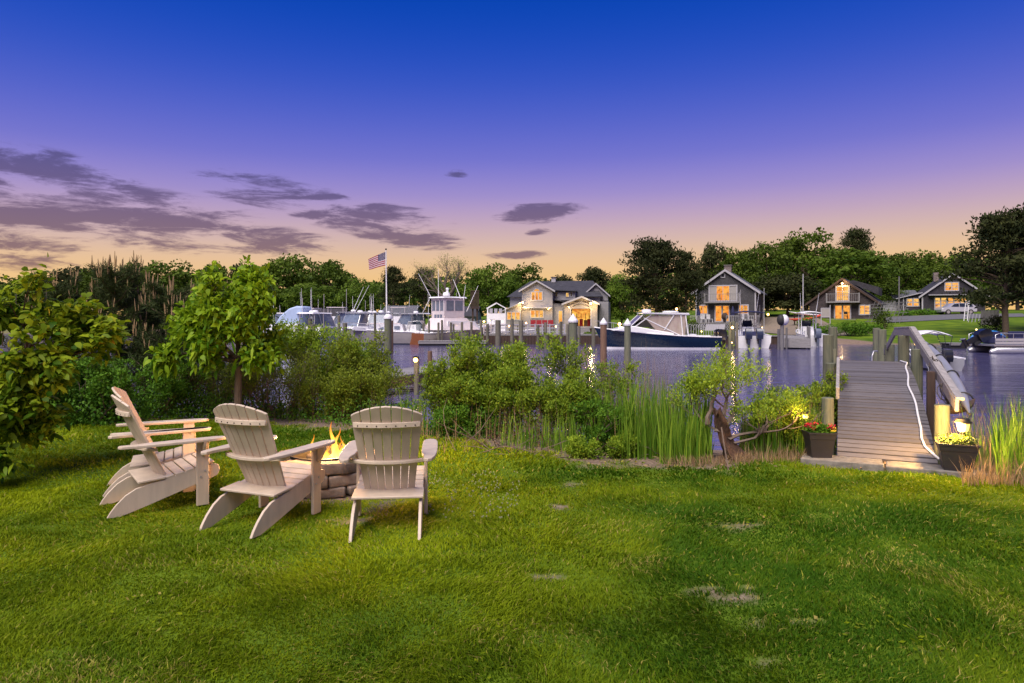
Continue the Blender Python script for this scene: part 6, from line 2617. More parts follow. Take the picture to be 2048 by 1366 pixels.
cruiser('white open boat tucked against the tall dark piling', 642, 60, 60, 6.5, 2.4, top='hard', seed=11, outr=False, bow=1.25)
cruiser('white bow-on boat right of the short brown piling', 712, 64, 250, 7.2, 2.6, top='hard', seed=12, outr=False, bow=1.3)
cruiser('white boat bow-on just left of the dome-capped piling', 758, 68, 265, 7.4, 2.6, top='hard', seed=13, outr=False, bow=1.35)
cruiser('white cruiser with tall rods behind the open boat', 668, 80, 185, 8.6, 3.0, top='fly', seed=14, outr=False)
cruiser('white hardtop boat between the flagpole and the fishing boat', 818, 72, 172, 7.5, 2.7, top='hard', seed=15, outr=False, bow=1.3)
# boat under a tall pale-blue canvas
t = cruiser('boat with its flybridge wrapped in pale blue canvas', 588, 66, 170, 8.5, 3.0, top='none', seed=10, outr=False)
m = MB()
P = [(3.0, 1.6), (5.7, 1.75), (5.2, 2.5), (4.3, 3.2), (3.5, 3.45), (2.85, 3.4)]
m.prism([(x, -1.0, z) for x, z in P], (0, 2.0, 0))
m.build('canvas_cover', M_bluecanvas, t, bevel=.15, seg=2, smooth=50)

# grey trunk-cabin cruiser lying across the middle of the marina
t = thing('cabin_boat', 'grey-hulled trunk-cabin boat lying across the marina behind a capped piling', 'boat', (atx(868, 60), 60.5, WATER), R(180))
h, dk_ = add_hull(t, 8.3, 2.7, 1.05, 1.45, M_greyhull, n=16)
for (a, b, z0, z1, mat_) in ((2.6, 5.4, 1.05, 1.75, M_gel), (5.6, 7.2, 1.15, 1.55, M_gel)):
    m = MB()
    m.prism([(a, -.9, z0), (b, -.8, z0 + .1), (b - .3, -.75, z1), (a + .15, -.85, z1)], (0, 1.7, 0))
    c = m.build('cabin', mat_, t)
    for k in range(3):
        xa = a + .35 + k * (b - a - .7) / 3
        m = MB()
        for s in (-1, 1):
            m.b2(xa, xa + (b - a) * .17, min(s * .845, s * .905), max(s * .845, s * .905), z0 + .25, z1 - .15)
        m.build('port_window', M_boatglass, c)
m = MB()
m.tube([(2.4, -.9, 1.1), (2.2, -.9, 2.0), (1.2, -.9, 2.05), (.5, -.9, 1.2)], .03, 6)
m.tube([(2.4, .9, 1.1), (2.2, .9, 2.0), (1.2, .9, 2.05), (.5, .9, 1.2)], .03, 6)
m.build('canopy_hoop', M_alum, t, smooth=60)
m = MB()
m.grid([[(x, y, z) for y in (-.9, 0, .9)] for x, z in ((2.35, 1.3), (2.2, 2.02), (1.2, 2.07), (.6, 1.4))])
m.build('spray_hood', M_vinyl, t)
bow_rail(t, dk_, 9)
m = MB()
m.b2(3.2, 6.0, -1.25, -1.0, 1.75, 1.85)
m.build('boom_cover', M_canvas, t)

# ---- sport fisher with enclosed flybridge
t = thing('fishing_boat', 'white sport fishing boat with varnished transom, canvas-skirted flybridge and outriggers', 'boat', (atx(827, 59), 59, WATER), R(42))
h, dk_ = add_hull(t, 9.2, 3.4, 1.0, 1.7, M_cream, transom=M_teak, n=16)
m = MB()
m.prism([(2.6, -1.35, .95), (6.6, -1.15, 1.25), (5.9, -1.1, 2.0), (2.7, -1.35, 2.05)], (0, 2.6, 0))
cb = m.build('cabin', M_gel, t)
m = MB()
m.b2(2.57, 2.6, -.9, -.2, 1.15, 1.95)
m.b2(2.57, 2.6, .1, .9, 1.3, 1.9)
m.build('cabin_window', M_boatglass, cb)
m = MB()
m.grid([[(x, y, z) for (x, y) in ((x0, -w), (x1, -w), (x1, w), (x0, w), (x0, -w))] for (x0, x1, w, z) in ((2.0, 6.2, 1.50, 1.25), (2.3, 5.5, 1.25, 1.75), (2.5, 5.0, 1.06, 2.3))])
m.build('canvas_skirt', M_canvas, t, smooth=30)
m = MB()
m.b2(2.6, 4.8, -.98, .98, 2.3, 4.05)
en = m.build('flybridge_enclosure', M_canvas, t)
for (y0, y1) in ((-.84, -.36), (-.24, .24), (.36, .84)):
    m = MB()
    m.b2(2.575, 2.597, y0, y1, 2.95, 3.85)
    m.build('vinyl_window', M_boatglass, en)
for (x0, x1) in ((2.8, 3.6), (3.75, 4.6)):
    for s in (-1, 1):
        m = MB()
        m.b2(x0, x1, min(s * .985, s * 1.005), max(s * .985, s * 1.005), 2.95, 3.85)
        m.build('vinyl_window', M_boatglass, en)
for k in range(4):
    m = MB()
    y = -.9 + k * .6
    m.b2(2.56, 2.6, y - .05, y + .05, 2.6, 4.05)
    m.build('zip_seam', M_canvas, en)
m = MB()
for k, y in enumerate((-.62, -.2, .22)):
    m.b2(2.54, 2.59, y, y + .26, 2.25, 2.62)
m.build('lower_window', M_boatglass, en)
m = MB()
m.prism([(2.3, -1.15, 4.06), (5.1, -1.1, 4.06), (5.0, -1.0, 4.2), (2.4, -1.1, 4.2)], (0, 2.2, 0))
m.build('hardtop', M_gel, t, bevel=.04)
m = MB()
m.lathe([(.3, 0), (.34, .1), (.28, .28), (.05, .36)], 12, (3.6, .1, 4.3))
m.lathe([(.12, 0), (.10, .45), (.16, .5), (.12, .62)], 8, (3.6, -.05, 4.4))
m.build('radar_dome', M_gel, t, smooth=45)
rods(t, [((2.7, 1.1, 4.05), (1.6, 1.6, 6.3), .04), ((4.3, -1.1, 4.05), (3.9, -.5, 5.8), .04), ((3.0, .5, 4.2), (3.0, .5, 6.7), .03), ((4.6, -1.1, 3.9), (4.8, -1.15, 5.3), .03), ((4.9, -1.2, 2.9), (5.5, -2.1, 5.2), .04), ((2.6, 1.3, 4.0), (2.2, 1.9, 2.7), .04)], name='outrigger')
m = MB()
for k in range(9):
    m.ball((.25 + .12 * (k % 3), -1.2 + k * .3, 1.02 + .05 * (k % 2)), .22, 8, (1, 1, .7))
m.build('cockpit_cover', M_gel, t, smooth=60)
bow_rail(t, dk_, 9)

# ---- white workboat with a gabled frame
t = thing('workboat', 'white boxy workboat with an open gable frame on its roof', 'boat', (atx(962, 66), 66, WATER), R(0))
h, dk_ = add_hull(t, 5.2, 2.4, .9, 1.2, M_gel)
m = MB()
m.b2(.6, 2.4, -.9, .9, .9, 2.75)
c = m.build('wheelhouse', M_gel, t)
m = MB()
for y in (-.85, .85):
    m.bar((.65, y, 2.75), (.65, y, 3.25), .06, .06)
    m.bar((2.35, y, 2.75), (2.35, y, 3.25), .06, .06)
    m.bar((.55, y, 3.22), (1.5, y, 3.75), .07, .07)
    m.bar((2.45, y, 3.22), (1.5, y, 3.75), .07, .07)
m.bar((1.5, -.9, 3.75), (1.5, .9, 3.75), .06, .06)
m.build('gable_frame', M_gel, c)
m = MB()
for k in range(3):
    m.b2(.85 + k * .45, 1.15 + k * .45, -.925, -.905, 2.78, 3.2)
m.build('rail_panel', M_trim, c)

# ---- the navy boat
bd_ = 51.0
t = thing('navy_boat', 'navy blue-hulled boat with white hardtop and black twin outboards', 'boat', (atx(1432, bd_), bd_, WATER), R(180))
h, dk_ = add_hull(t, 9.1, 3.0, .92, 1.62, M_navy, M_gel, n=20, boot=.16, rake=.10)
m = MB()
pts = [(3.4, .95), (7.9, 1.40), (7.2, 1.62), (6.3, 1.72), (3.4, 1.20)]
m.prism([(x, -1.15, z) for x, z in pts], (0, 2.3, 0))
m.build('cabin', M_gel, t, bevel=.05)
m = MB()
m.prism([(2.25, -1.18, 2.52), (5.7, -1.05, 2.60), (5.75, -1.0, 2.70), (2.3, -1.15, 2.68)], (0, 2.3, 0))
ht = m.build('hardtop', M_gel, t, bevel=.03)
m = MB()
m.lathe([(.30, 0), (.34, .08), (.30, .22), (.08, .26)], 12, (5.2, 0, 2.72), 1.1, 1)
m.build('radar_dome', M_gel, ht, smooth=45)
m = MB()
m.lathe([(.5, 0), (.52, .06), (.4, .12), (.1, .13)], 12, (3.4, 0, 2.72), 1.2, .7)
m.build('life_raft', M_gel, ht, smooth=45)
for s in (-1, 1):
    y = s * 1.08
    for (p_, q_) in (((5.65, y * .93, 2.56), (6.75, y * .96, 1.55)), ((5.05, y * .96, 2.56), (6.35, y, 1.60)), ((5.6, y * .95, 2.32), (2.9, y, 1.02)), ((3.4, y, 2.53), (4.1, y, 1.45)), ((2.55, y, 2.52), (2.35, y, .95)), ((2.9, y, 2.52), (2.75, y, .95))):
        m = MB()
        m.bar(p_, q_, .065, .065)
        m.build('top_strut', M_gel, t)
for s in (-1, 1):
    y = s * 1.04
    m = MB()
    m.prism([(2.6, y, 1.0), (4.6, y, 1.3), (5.5, y, 2.3), (5.2, y, 2.52), (2.5, y, 2.52)], (0, s * .012, 0))
    m.build('side_curtain', M_vinyl, t)
    m = MB()
    m.prism([(4.9, y, 1.62), (6.25, y, 1.68), (5.6, y, 2.3), (5.45, y, 2.25)], (0, s * .012, 0))
    m.build('side_window', M_glass, t)
m = MB()
m.poly([(6.7, -1.0, 1.6), (6.7, 1.0, 1.6), (5.7, .95, 2.52), (5.7, -.95, 2.52)])
m.build('windshield', M_glass, t)
m = MB()
m.ball((1.8, 0, .98), .32, 10, (1.5, 1, .5))
m.build('stern_seat', M_gel, t, smooth=50)
for y in (-.42, .42):
    outboard(t, -.02, y, .55, 1.05, 0, M_black)
m = MB()
m.lathe([(.14, 0), (.17, .1), (.15, .3)], 10, (4.9, .3, 1.7))
m.build('helm_seat', pmat('tan_vinyl', (.5, .34, .2), .6), t, smooth=50)
bow_rail(t, dk_, 13)


# ---- centre consoles seen from astern
def console_boat(label, px, d, rot, L, B, cowl, twin, topmat, hull=None):
    t = thing('console_boat', label, 'boat', (atx(px, d), d, WATER), R(rot), 'console boats moored stern-on')
    h, dk_ = add_hull(t, L, B, .95, 1.3, hull or M_gel, M_gel, n=14, deck_drop=.30)
    m = MB()
    m.prism([(L * .38, -.45, .7), (L * .56, -.42, .7), (L * .52, -.40, 1.6), (L * .42, -.42, 1.6)], (0, .86, 0))
    c = m.build('console', M_gel, t)
    m = MB()
    m.poly([(L * .53, -.4, 1.55), (L * .53, .4, 1.55), (L * .50, .36, 2.1), (L * .50, -.36, 2.1)])
    m.build('windshield', M_glass, c)
    m = MB()
    m.b2(L * .26, L * .32, -.5, .5, .75, 1.25)
    m.build('leaning_post', M_gel if topmat is M_gel else M_navycanvas, t)
    for s in (-1, 1):
        m = MB()
        for x in (.40, .54):
            m.bar((L * x, s * .55, .8), (L * x - .1, s * .6, 2.75), .05, .05)
        m.bar((L * .38, s * .6, 2.2), (L * .54, s * .6, 2.2), .04, .04)
        m.build('top_frame', M_alum if topmat is not M_gel else M_gel, t)
    rows = []
    for i in range(7):
        x = L * (.24 + .38 * i / 6)
        rows.append([(x, y, 2.78 + .12 * (1 - (y / (B * .42)) ** 2) - .05 * abs(i - 3) / 3) for y in np.linspace(-B * .42, B * .42, 7)])
    m = MB()
    m.grid(rows)
    o = m.build('canopy', topmat, t, smooth=60)
    sd = o.modifiers.new('solid', 'SOLIDIFY')
    sd.thickness = .07
    if twin:
        for y in (-.40, .40):
            outboard(t, -.02, y, .62, 1.05, 0, cowl)
    else:
        outboard(t, -.02, 0, .62, .95, 0, cowl)
    rods(t, [((L * .4, s * .6, 2.8), (L * .34, s * .75, 4.4), .02) for s in (-1, 1)], name='fishing_rod')
    return t


console_boat('white boat with blue canopy and twin dark blue outboards seen from astern', 1507, 52, 78, 7.4, 2.75, M_bluecowl, True, M_navycanvas)
console_boat('white centre console with white canopy and one grey outboard seen from astern', 1633, 55, 82, 5.6, 1.9, pmat('grey_cowling', (.10, .12, .18), .3), False, M_gel)

# ---- skiff beside the boardwalk with a white bimini
sp_ = at(1890, 738, 30)
t = thing('skiff', 'small grey skiff with a white bimini moored beyond the boardwalk rail', 'boat', (sp_.x, sp_.y, WATER), R(80))
h, dk_ = add_hull(t, 4.2, 1.7, .55, .75, M_hull2, M_rubber, n=12, deck_drop=.15)
m = MB()
rows = [[(x, y, 1.62 + .14 * (1 - (y / .75) ** 2) - .10 * ((x - 1.9) / .8) ** 2) for y in np.linspace(-.75, .75, 7)] for x in np.linspace(1.1, 2.7, 7)]
m.grid(rows)
o = m.build('bimini', M_white, t, smooth=60)
sd = o.modifiers.new('solid', 'SOLIDIFY')
sd.thickness = .04
m = MB()
for x0, x1 in ((1.5, 1.1), (1.6, 1.9), (1.7, 2.7)):
    m.tube([(x0, -.72, .55), (x1, -.76, 1.5), (x1, 0, 1.72), (x1, .76, 1.5), (x0, .72, .55)], .016, 6)
m.build('bimini_hoop', M_black, t, smooth=60)
outboard(t, -.02, 0, .35, .7, 0, M_black)
m = MB()
m.b2(1.0, 1.3, -.7, .7, .35, .42)
m.build('thwart', M_hull2, t)

# ---- aluminium pontoon boat at the right
t = thing('pontoon_boat', 'aluminium pontoon boat with a tilted black outboard at the right edge', 'boat', (atx(1968, 45), 45.5, WATER), R(2))
for y in (-1.0, 1.0):
    m = MB()
    m.tube([(0, y, .12), (.3, y, .18), (5.2, y, .18), (5.9, y, .32)], [.10, .30, .30, .08], 12)
    m.build('pontoon', M_alum, t, smooth=50)
m = MB()
m.b2(.1, 6.0, -1.25, 1.25, .48, .58)
m.build('deck', M_alum, t)
for z in (.72, .92):
    m = MB()
    m.b2(.15, 6.0, -1.29, -1.26, z - .09, z + .07)
    m.build('side_panel', M_silver, t)
m = MB()
for s in (-1.22, 1.22):
    m.tube([(.2, s, .58), (.2, s, 1.22), (.4, s, 1.30), (6, s, 1.30)], .022, 6)
    for x in np.arange(.7, 6, .7):
        m.cyl((x, s, .58), (x, s, 1.3), .018, .018, 5)
m.build('fence_rail', M_alum, t, smooth=60)
for (x0, x1) in ((1.0, 2.2), (2.8, 5.6)):
    m = MB()
    m.b2(x0, x1, .4, 1.1, .6, 1.05)
    m.b2(x0, x1, .9, 1.1, 1.05, 1.4)
    m.build('bench_seat', M_navycanvas, t, bevel=.05)
outboard(t, -.05, 0, .60, 1.2, R(62), M_black)
m = MB()
m.tube([(2.6, -1.1, 1.3), (3.6, -1.1, 1.75), (6, -1.1, 1.3)], .05, 6)
m.build('folded_bimini', M_gel, t, smooth=50)
m = MB()
m.ball((-.35, -.24, 1.55), .055, 8)
m.build('stern_light', M_bulbsoft, t, smooth=50)
kayak('kayak', 'upturned blue kayak on the bank behind the pontoon boat', at(1976, 668, 49.5), (R(180), 0, R(4)), 2.7, .75, .55, M_kayakblue, False)
p = at(2024, 658, 52)
t = thing('dinghy_cover', 'small boat under a crumpled blue tarp on the right bank', 'boat', (p.x, p.y, float(gz(p.x, p.y))), 0)
kayak_mesh(1.9, 1.0, .9).build('hull', M_bluetarp, t, smooth=40, loc=(0, 0, .45))
p = at(2050, 660, 52)
t = thing('dinghy_cover', 'small boat under a red cover at the right edge', 'boat', (p.x + .3, p.y, float(gz(p.x, p.y))), 0)
kayak_mesh(1.9, 1.0, .8).build('hull', M_red, t, smooth=40, loc=(0, 0, .4))

# ================================================================== DOCKS AND PILINGS
def pile(label, px, pytop, d, wpx, mat=None, cap=None, group='pilings in the marina', z0=-2.2):
    p = at(px, pytop, d)
    return round_post('piling', label, (p.x, p.y), z0, p.z, wpx * d / F / 2, mat or M_pile, group, cap, n=12)


pile('nearest white cone-capped green piling, in front of the restaurant entrance', 1146, 640, 26, 17.5, M_post, 'cone')
pile('white cone-capped brown piling off the navy boat bow', 1207, 645, 31, 13.5, M_pilebrown, 'cone')
pile('white cone-capped grey-green piling standing against the navy hull', 1255, 647, 29, 13.5, M_post, 'cone')
pile('white dome-capped piling at the left of the open water', 776, 634, 44, 15, M_post, 'dome')
pile('thin piling touching the dome-capped piling', 784, 641, 46, 5.5, M_pilebrown)
pile('flat-topped green piling above the middle shrub', 930, 667, 33, 13, M_post)
for (px, py, d, w, lab) in ((620, 637, 55, 9, 'tall dark piling above the marsh shrub'), (626, 648, 53, 11, 'short stout brown piling beside the tall dark one'), (678, 631, 56, 6, 'slim piling left of the grey trunk-cabin boat'),
                            (690, 646, 54, 9, 'short brown piling at the grey boat stern'), (750, 626, 57, 5, 'slim piling against the grey trunk cabin'), (598, 647, 52, 6, 'dark slim piling left of the marsh shrub'),
                            (847, 646, 58.5, 4.5, 'first slim post on the floating dock from the left'), (858, 641, 58.3, 4.5, 'second slim post on the floating dock from the left'), (877, 645, 58.2, 4.5, 'third slim post on the floating dock from the left'),
                            (884, 640, 58.6, 4.5, 'fourth slim post on the floating dock from the left'), (902, 645, 58.2, 4.5, 'fifth slim post on the floating dock from the left'), (907, 648, 58.4, 4, 'sixth slim post on the floating dock from the left'),
                            (924, 644, 58.2, 5, 'seventh slim post on the floating dock from the left'), (943, 644, 58.6, 5, 'eighth slim post on the floating dock from the left'), (962, 640, 58, 5, 'last slim post at the right of the floating dock'),
                            (996, 640, 57, 11, 'stout dark piling left of the restaurant terrace'), (1024, 637, 57, 7, 'tall dark piling before the lean-to windows'), (1042, 641, 56, 9, 'greenish piling before the restaurant corner lamp'),
                            (1076, 650, 56, 6, 'slim piling before the red banners, left one'), (1091, 645, 56.5, 6, 'slim piling before the red banners, right one'), (1122, 643, 57, 6, 'slim piling before the restaurant side door'),
                            (1092, 668, 50, 10, 'short green piling in front of the terrace bulkhead'), (1158, 652, 57, 6, 'piling beside the restaurant entrance steps'), (1187, 655, 56, 8, 'mossy piling below the restaurant arch lamp'),
                            (1135, 648, 58, 5, 'thin post hidden beside the cone-capped piling'), (975, 648, 58, 6, 'dark post between the floating dock and the terrace')):
    pile(lab, px, py, d, w)
pile('lit piling in the group left of the twin-outboard boat', 1460, 644, 50, 7, M_post)
pile('second piling of the group beside the twin-outboard boat', 1467, 642, 51, 7, M_post)
pile('third piling of the group beside the twin-outboard boat', 1474, 646, 50.5, 5, M_pile)
pile('tall grey post carrying the white fender', 1564, 650, 49, 7, M_fence)
pile('thin grey post beside the fender post', 1557, 658, 50, 5, M_fence)
pile('stubby grey post left of the gangway', 1573, 655, 51, 4, M_fence)
fp = at(1565, 640, 49)
t = thing('fender', 'white round fender with a black band on the dock post', 'fender', fp)
m = MB()
m.ball((.12, 0, 0), .40, 14, (.8, .8, 1))
m.build('ball', M_white, t, smooth=60)
m = MB()
m.ball((-.12, -.02, 0), .38, 14, (.75, .8, 1.05))
m.build('band', M_rubber, t, smooth=60)
LQ = []
for (px, py, d, lab, e, r) in ((833, 719, 20.6, 'bright lamp on the piling of the near dock', 8, .07), (1463, 655, 49.6, 'lamp on the piling left of the twin-outboard boat', 14, .10), (1239, 648, 55, 'bright lamp on a pole over the navy boat foredeck', 16, .13),
                               (1353, 618, 66, 'bright lamp under the big pine above the navy hardtop', 20, .12), (968, 643, 59, 'lamp post at the right of the floating dock, lower left', 5, .08), (978, 641, 59, 'lamp at the terrace corner beside the workboat', 5, .08),
                               (915, 639, 62, 'lamp near the fishing boat bow', 6, .09), (1005, 643, 60, 'terrace lamp before the lean-to, left one', 5, .08), (1018, 652, 60, 'terrace lamp before the lean-to, lower one', 5, .08),
                               (1052, 646, 60, 'terrace lamp below the restaurant corner', 4, .07), (1112, 653, 60, 'terrace lamp right of the red banners', 5, .08), (1536, 629, 80, 'lantern on the gravel drive between the cottages', 6, .14),
                               (1403, 663, 58, 'small lamp in the grass by the cottage steps', 2, .06), (1524, 655, 57, 'tiny lamp right of the twin-outboard boat', 2, .05), (1462, 685, 49.4, 'tiny low lamp under the lit piling', 1.5, .05)):
    soft = r < .065
    lamp(lab, at(px, py, d) + Vector((0, -.18 if d < 55 else 0, 0)), e, r, M_bulbsoft if soft else M_bulb, 'dock_lamp', 'lamps along the docks', hood=d < 25)
for (px, d, top, lab) in ((1239, 55.3, 650, 'slim lamp pole by the navy boat'), (1353, 66.3, 620, 'slim lamp pole under the big pine')):
    p = at(px, top, d)
    m = MB()
    z0 = max(float(gz(p.x, p.y)), -1.5)
    m.cyl((p.x, p.y, z0), (p.x, p.y, p.z), .05, .04, 8)
    tag(m.build('lamp_pole', M_darkwood, smooth=50), lab, 'pole', 'lamp poles')


def dock(name, label, a, b, width, z, th, mat, npl=0, cat='dock', skirt=True):
    a, b = Vector(a), Vector(b)
    t = thing(name, label, cat, (a.x, a.y, 0))
    d = (b - a)
    L = d.length
    t.rotation_euler = (0, 0, math.atan2(d.y, d.x))
    n = npl or max(4, int(L / .5))
    m = MB()
    m.box((0, 0, 0), (L / n * .94, width, .045))
    me_ = m.mesh('plank', mat)
    for i in range(n):
        link('plank', me_, t, (L * (i + .5) / n, 0, z))
    m = MB()
    for s in (-1, 1):
        m.b2(0, L, s * (width / 2 - .05) - .04, s * (width / 2 - .05) + .04, z - th, z - .03)
    m.build('fascia', M_brownwood if mat is M_brownwood or skirt == 'brown' else M_greywood, t)
    if skirt is True:
        m = MB()
        m.b2(.05, L - .05, -width / 2 + .1, width / 2 - .1, WATER - .2, z - th + .05)
        m.build('float', M_rubber, t)
    return t


dock('near_dock', 'weathered timber dock behind the third chair with a lit piling', at(640, 778, 18.5).xy.to_3d(), at(915, 735, 26).xy.to_3d(), 1.5, -.10, .32, M_greywood, 34, skirt='brown')
pile('near dock piling carrying the bright lamp', 833, 712, 20.8, 11, M_pile, None, 'near dock pilings')
pile('shorter tan piling beside the lamp piling', 860, 702, 24.2, 9.5, M_pilebrown, None, 'near dock pilings')
dock('floating_dock', 'long grey floating dock in front of the fishing boat', (atx(838, 57.5), 57.5, 0), (atx(972, 57.5), 57.8, 0), 1.8, -.27, .22, M_greywood, 26)
# terrace with bulkhead and white rails in front of the restaurant
t = thing('terrace', 'restaurant waterside terrace with timber bulkhead and pale rails', 'terrace', (0, 60, 0))
tx0, tx1 = atx(968, 60), atx(1204, 60)
m = MB()
m.b2(tx0, tx1, -.5, 6.5, .12, .24)
m.build('deck', M_greywood, t)
nb = 40
m = MB()
m.box((0, 0, 0), ((tx1 - tx0) / nb * .93, .08, 1.9))
me_ = m.mesh('sheet_pile', M_darkwood)
for i in range(nb):
    link('sheet_pile', me_, t, (tx0 + (tx1 - tx0) * (i + .5) / nb, -.55, -.86))
for z in (.48, .78, 1.06):
    m = MB()
    m.b2(tx0, atx(1128, 60), -.46, -.41, z - .04, z + .04)
    m.build('rail', M_trim, t)
for i in range(12):
    xx = tx0 + (atx(1128, 60) - tx0) * i / 11
    m = MB()
    m.b2(xx - .05, xx + .05, -.52, -.40, .24, 1.16)
    m.build('rail_post', M_trim, t)
for i, px in enumerate((1062, 1073.5, 1085, 1097)):
    xx = atx(px, 63)
    o = MB()
    o.b2(-.24, .24, -.02, .02, 0, .62)
    b = o.build('banner', M_red, loc=(xx + .2, 63, .85))
    tag(b, 'red cloth banner on the terrace rail, %s from the left' % ORD[i], 'banner', 'red banners on the terrace')
rr = random.Random(5)
for i in range(7):
    px = 1000 + i * 17 + rr.uniform(-3, 3)
    t = thing('cafe_table', 'dark cafe table on the restaurant terrace, %s from the left' % ORD[i], 'table', (atx(px, 62), 62 + rr.uniform(-.4, .6), .24), 0, 'cafe tables on the terrace')
    m = MB()
    m.lathe([(.38, .70), (.40, .72), (.38, .74)], 12)
    m.build('table_top', M_darkwood, t)
    m = MB()
    m.cyl((0, 0, 0), (0, 0, .7), .04, .04, 6)
    m.lathe([(.22, 0), (.2, .03)], 10)
    m.build('pedestal', M_iron, t)
# white steps at the entrance
m = MB()
for i in range(3):
    m.b2(atx(1142, 68), atx(1186, 68), 70 + i * .5, 73.8, .05 + i * .2, .25 + i * .2)
tag(m.build('entrance_steps', M_greywood), 'wide wooden steps below the restaurant entrance', 'steps')
# bulkhead along the cottages
t = thing('bulkhead', 'long timber bulkhead along the bank below the grey cottage', 'bulkhead', (0, 59.4, 0))
bx0, bx1 = atx(1206, 59.4), atx(1640, 59.4)
nb = 60
m = MB()
m.box((0, 0, 0), ((bx1 - bx0) / nb * .94, .10, 1.7))
me_ = m.mesh('sheet_pile', M_darkwood)
for i in range(nb):
    link('sheet_pile', me_, t, (bx0 + (bx1 - bx0) * (i + .5) / nb, 0, -.80))
m = MB()
m.b2(bx0, bx1, -.12, .2, .05, .15)
m.build('cap_beam', M_greywood, t)
# gangway with posts
g0, g1 = Vector((atx(1588, 51), 51, 0)), Vector((atx(1588, 60.5), 60.5, 0))
t = dock('gangway', 'grey timber pier with a post railing between the two console boats', g0, g1, 2.3, .12, .30, M_greywood, 26, skirt='no')
m = MB()
m.b2(-.05, 0, -1.15, 1.15, -.55, .10)
m.build('end_fascia', M_greywood, t)
for i in range(10):
    m = MB()
    x = .2 + i * 1.0
    m.b2(x - .07, x + .07, -1.13, -.99, -1.0, 1.0)
    m.build('railing_post', M_fence, t, bevel=.02)
for zz in (.5, .9):
    m = MB()
    m.b2(.2, 9.3, -1.09, -1.03, zz - .05, zz + .05)
    m.build('railing', M_fence, t)
# low iron-hoop fence beside the cottage steps
t = thing('picket_fence', 'row of pale picket stakes between the navy boat and the grey cottage', 'fence', (atx(1372, 62), 62, .0), R(8))
for i in range(14):
    m = MB()
    m.tube([(i * .24, 0, -.1), (i * .24, 0, .95 - .02 * (i % 3)), (i * .24 + .1, 0, 1.08), (i * .24 + .16, 0, 1.0)], .025, 5)
    m.build('picket', M_trim, t, smooth=50)

# ================================================================== POLES, FLAG AND SMALL THINGS ASHORE
fd = 74.0
fx = atx(772, fd)
fz = max(-.2, float(gz(fx, fd)))
t = thing('flagpole', 'tall white flagpole rising over the marina', 'flagpole', (fx, fd, -.7))
ztop = atz(500, fd) + .7
m = MB()
m.tube([(0.12, 0, -.5), (.06, 0, ztop * .5), (0, 0, ztop)], [.09, .075, .045], 10)
m.build('pole', M_white, t, smooth=60)
m = MB()
m.ball((0, 0, ztop + .08), .10, 10)
m.build('finial', M_iron, t, smooth=60)
# flag: fly end to the left, drooping
hoist_top, hoist_bot = atz(503.5, fd), atz(531, fd)
NX, NY = 26, 26


def flag_pt(u, v):
    top = Vector((fx - .06, fd, hoist_top)).lerp(Vector((atx(735.5, fd), fd + .25, atz(517.5, fd))), u)
    bot = Vector((fx - .06, fd, hoist_bot)).lerp(Vector((atx(737, fd), fd + .25, atz(539, fd))), u)
    p = top.lerp(bot, v)
    p.y += .10 * math.sin(u * 7 + v * 1.5) * u
    p.z += .03 * math.sin(u * 6) * u
    return p


M_flagred = pmat('flag_red', (.24, .004, .018), .7, .08, 8, 0)
M_flagwhite = pmat('flag_white', (.50, .42, .46), .7, .05, 8, 0)
M_flagblue = pmat('flag_blue', (.012, .02, .085), .7, .1, 8, 0)
m = MB()
vs = [flag_pt(i / NX, j / NY) for j in range(NY + 1) for i in range(NX + 1)]
m.v = [tuple(p) for p in vs]
for j in range(NY):
    for i in range(NX):
        a = j * (NX + 1) + i
        m.f.append([a, a + 1, a + NX + 2, a + NX + 1])
        stripe = j // 2
        m.mi.append(2 if (i < NX * .4 and stripe < 7) else stripe % 2)
fo = m.build('flag', [M_flagred, M_flagwhite, M_flagblue], smooth=80)
tag(fo, 'stars and stripes flag flying from the tall white pole', 'flag')
m = MB()
for r_ in range(9):
    for c in range(6 if r_ % 2 == 0 else 5):
        u = (.5 + c + (0 if r_ % 2 == 0 else .5)) / 6 * .39
        v = (.6 + r_) / 10 * .54
        p = flag_pt(u, v)
        for sgn in (-.02, .02):
            pts = []
            for k in range(10):
                a = math.pi / 2 + k * math.pi / 5
                rad = .042 if k % 2 == 0 else .018
                pts.append(p + Vector((rad * math.cos(a), sgn, rad * math.sin(a))))
            m.poly(pts)
o = m.build('star', M_flagwhite)
o.parent = fo
for (px, d, top, bot, r_, mat_, lab) in ((1606, 78, 548, 640, .085, M_trim, 'white pole standing between the cottages'), (1528, 72, 576, 648, .045, M_trim, 'thin pole right of the grey cottage'),
                                         (1481, 80, 579, 625, .035, M_trim, 'thin mast in front of the grey cottage right-hand window'), (1798, 92, 553, 618, .11, M_fence, 'grey utility pole beside the pale-roofed garage'),
                                         (605, 80, 596, 640, .05, M_alum, 'bare aluminium mast among the left boats'), (648, 82, 588, 640, .05, M_alum, 'bare mast above the white open-bow boat'),
                                         (693, 84, 578, 640, .05, M_alum, 'tallest bare mast over the white hardtop cruiser'), (731, 82, 601, 640, .045, M_alum, 'bare mast above the far white cruiser'), (743, 84, 600, 640, .04, M_alum, 'slim mast left of the flagpole')):
    p = at(px, top, d)
    m = MB()
    m.tube([(p.x, d, max(WATER, float(gz(p.x, d))) - .2), (p.x, d, p.z)], [r_, r_ * .7], 8)
    tag(m.build('pole' if d not in (82, 84) else 'mast', mat_, smooth=60), lab, 'pole')
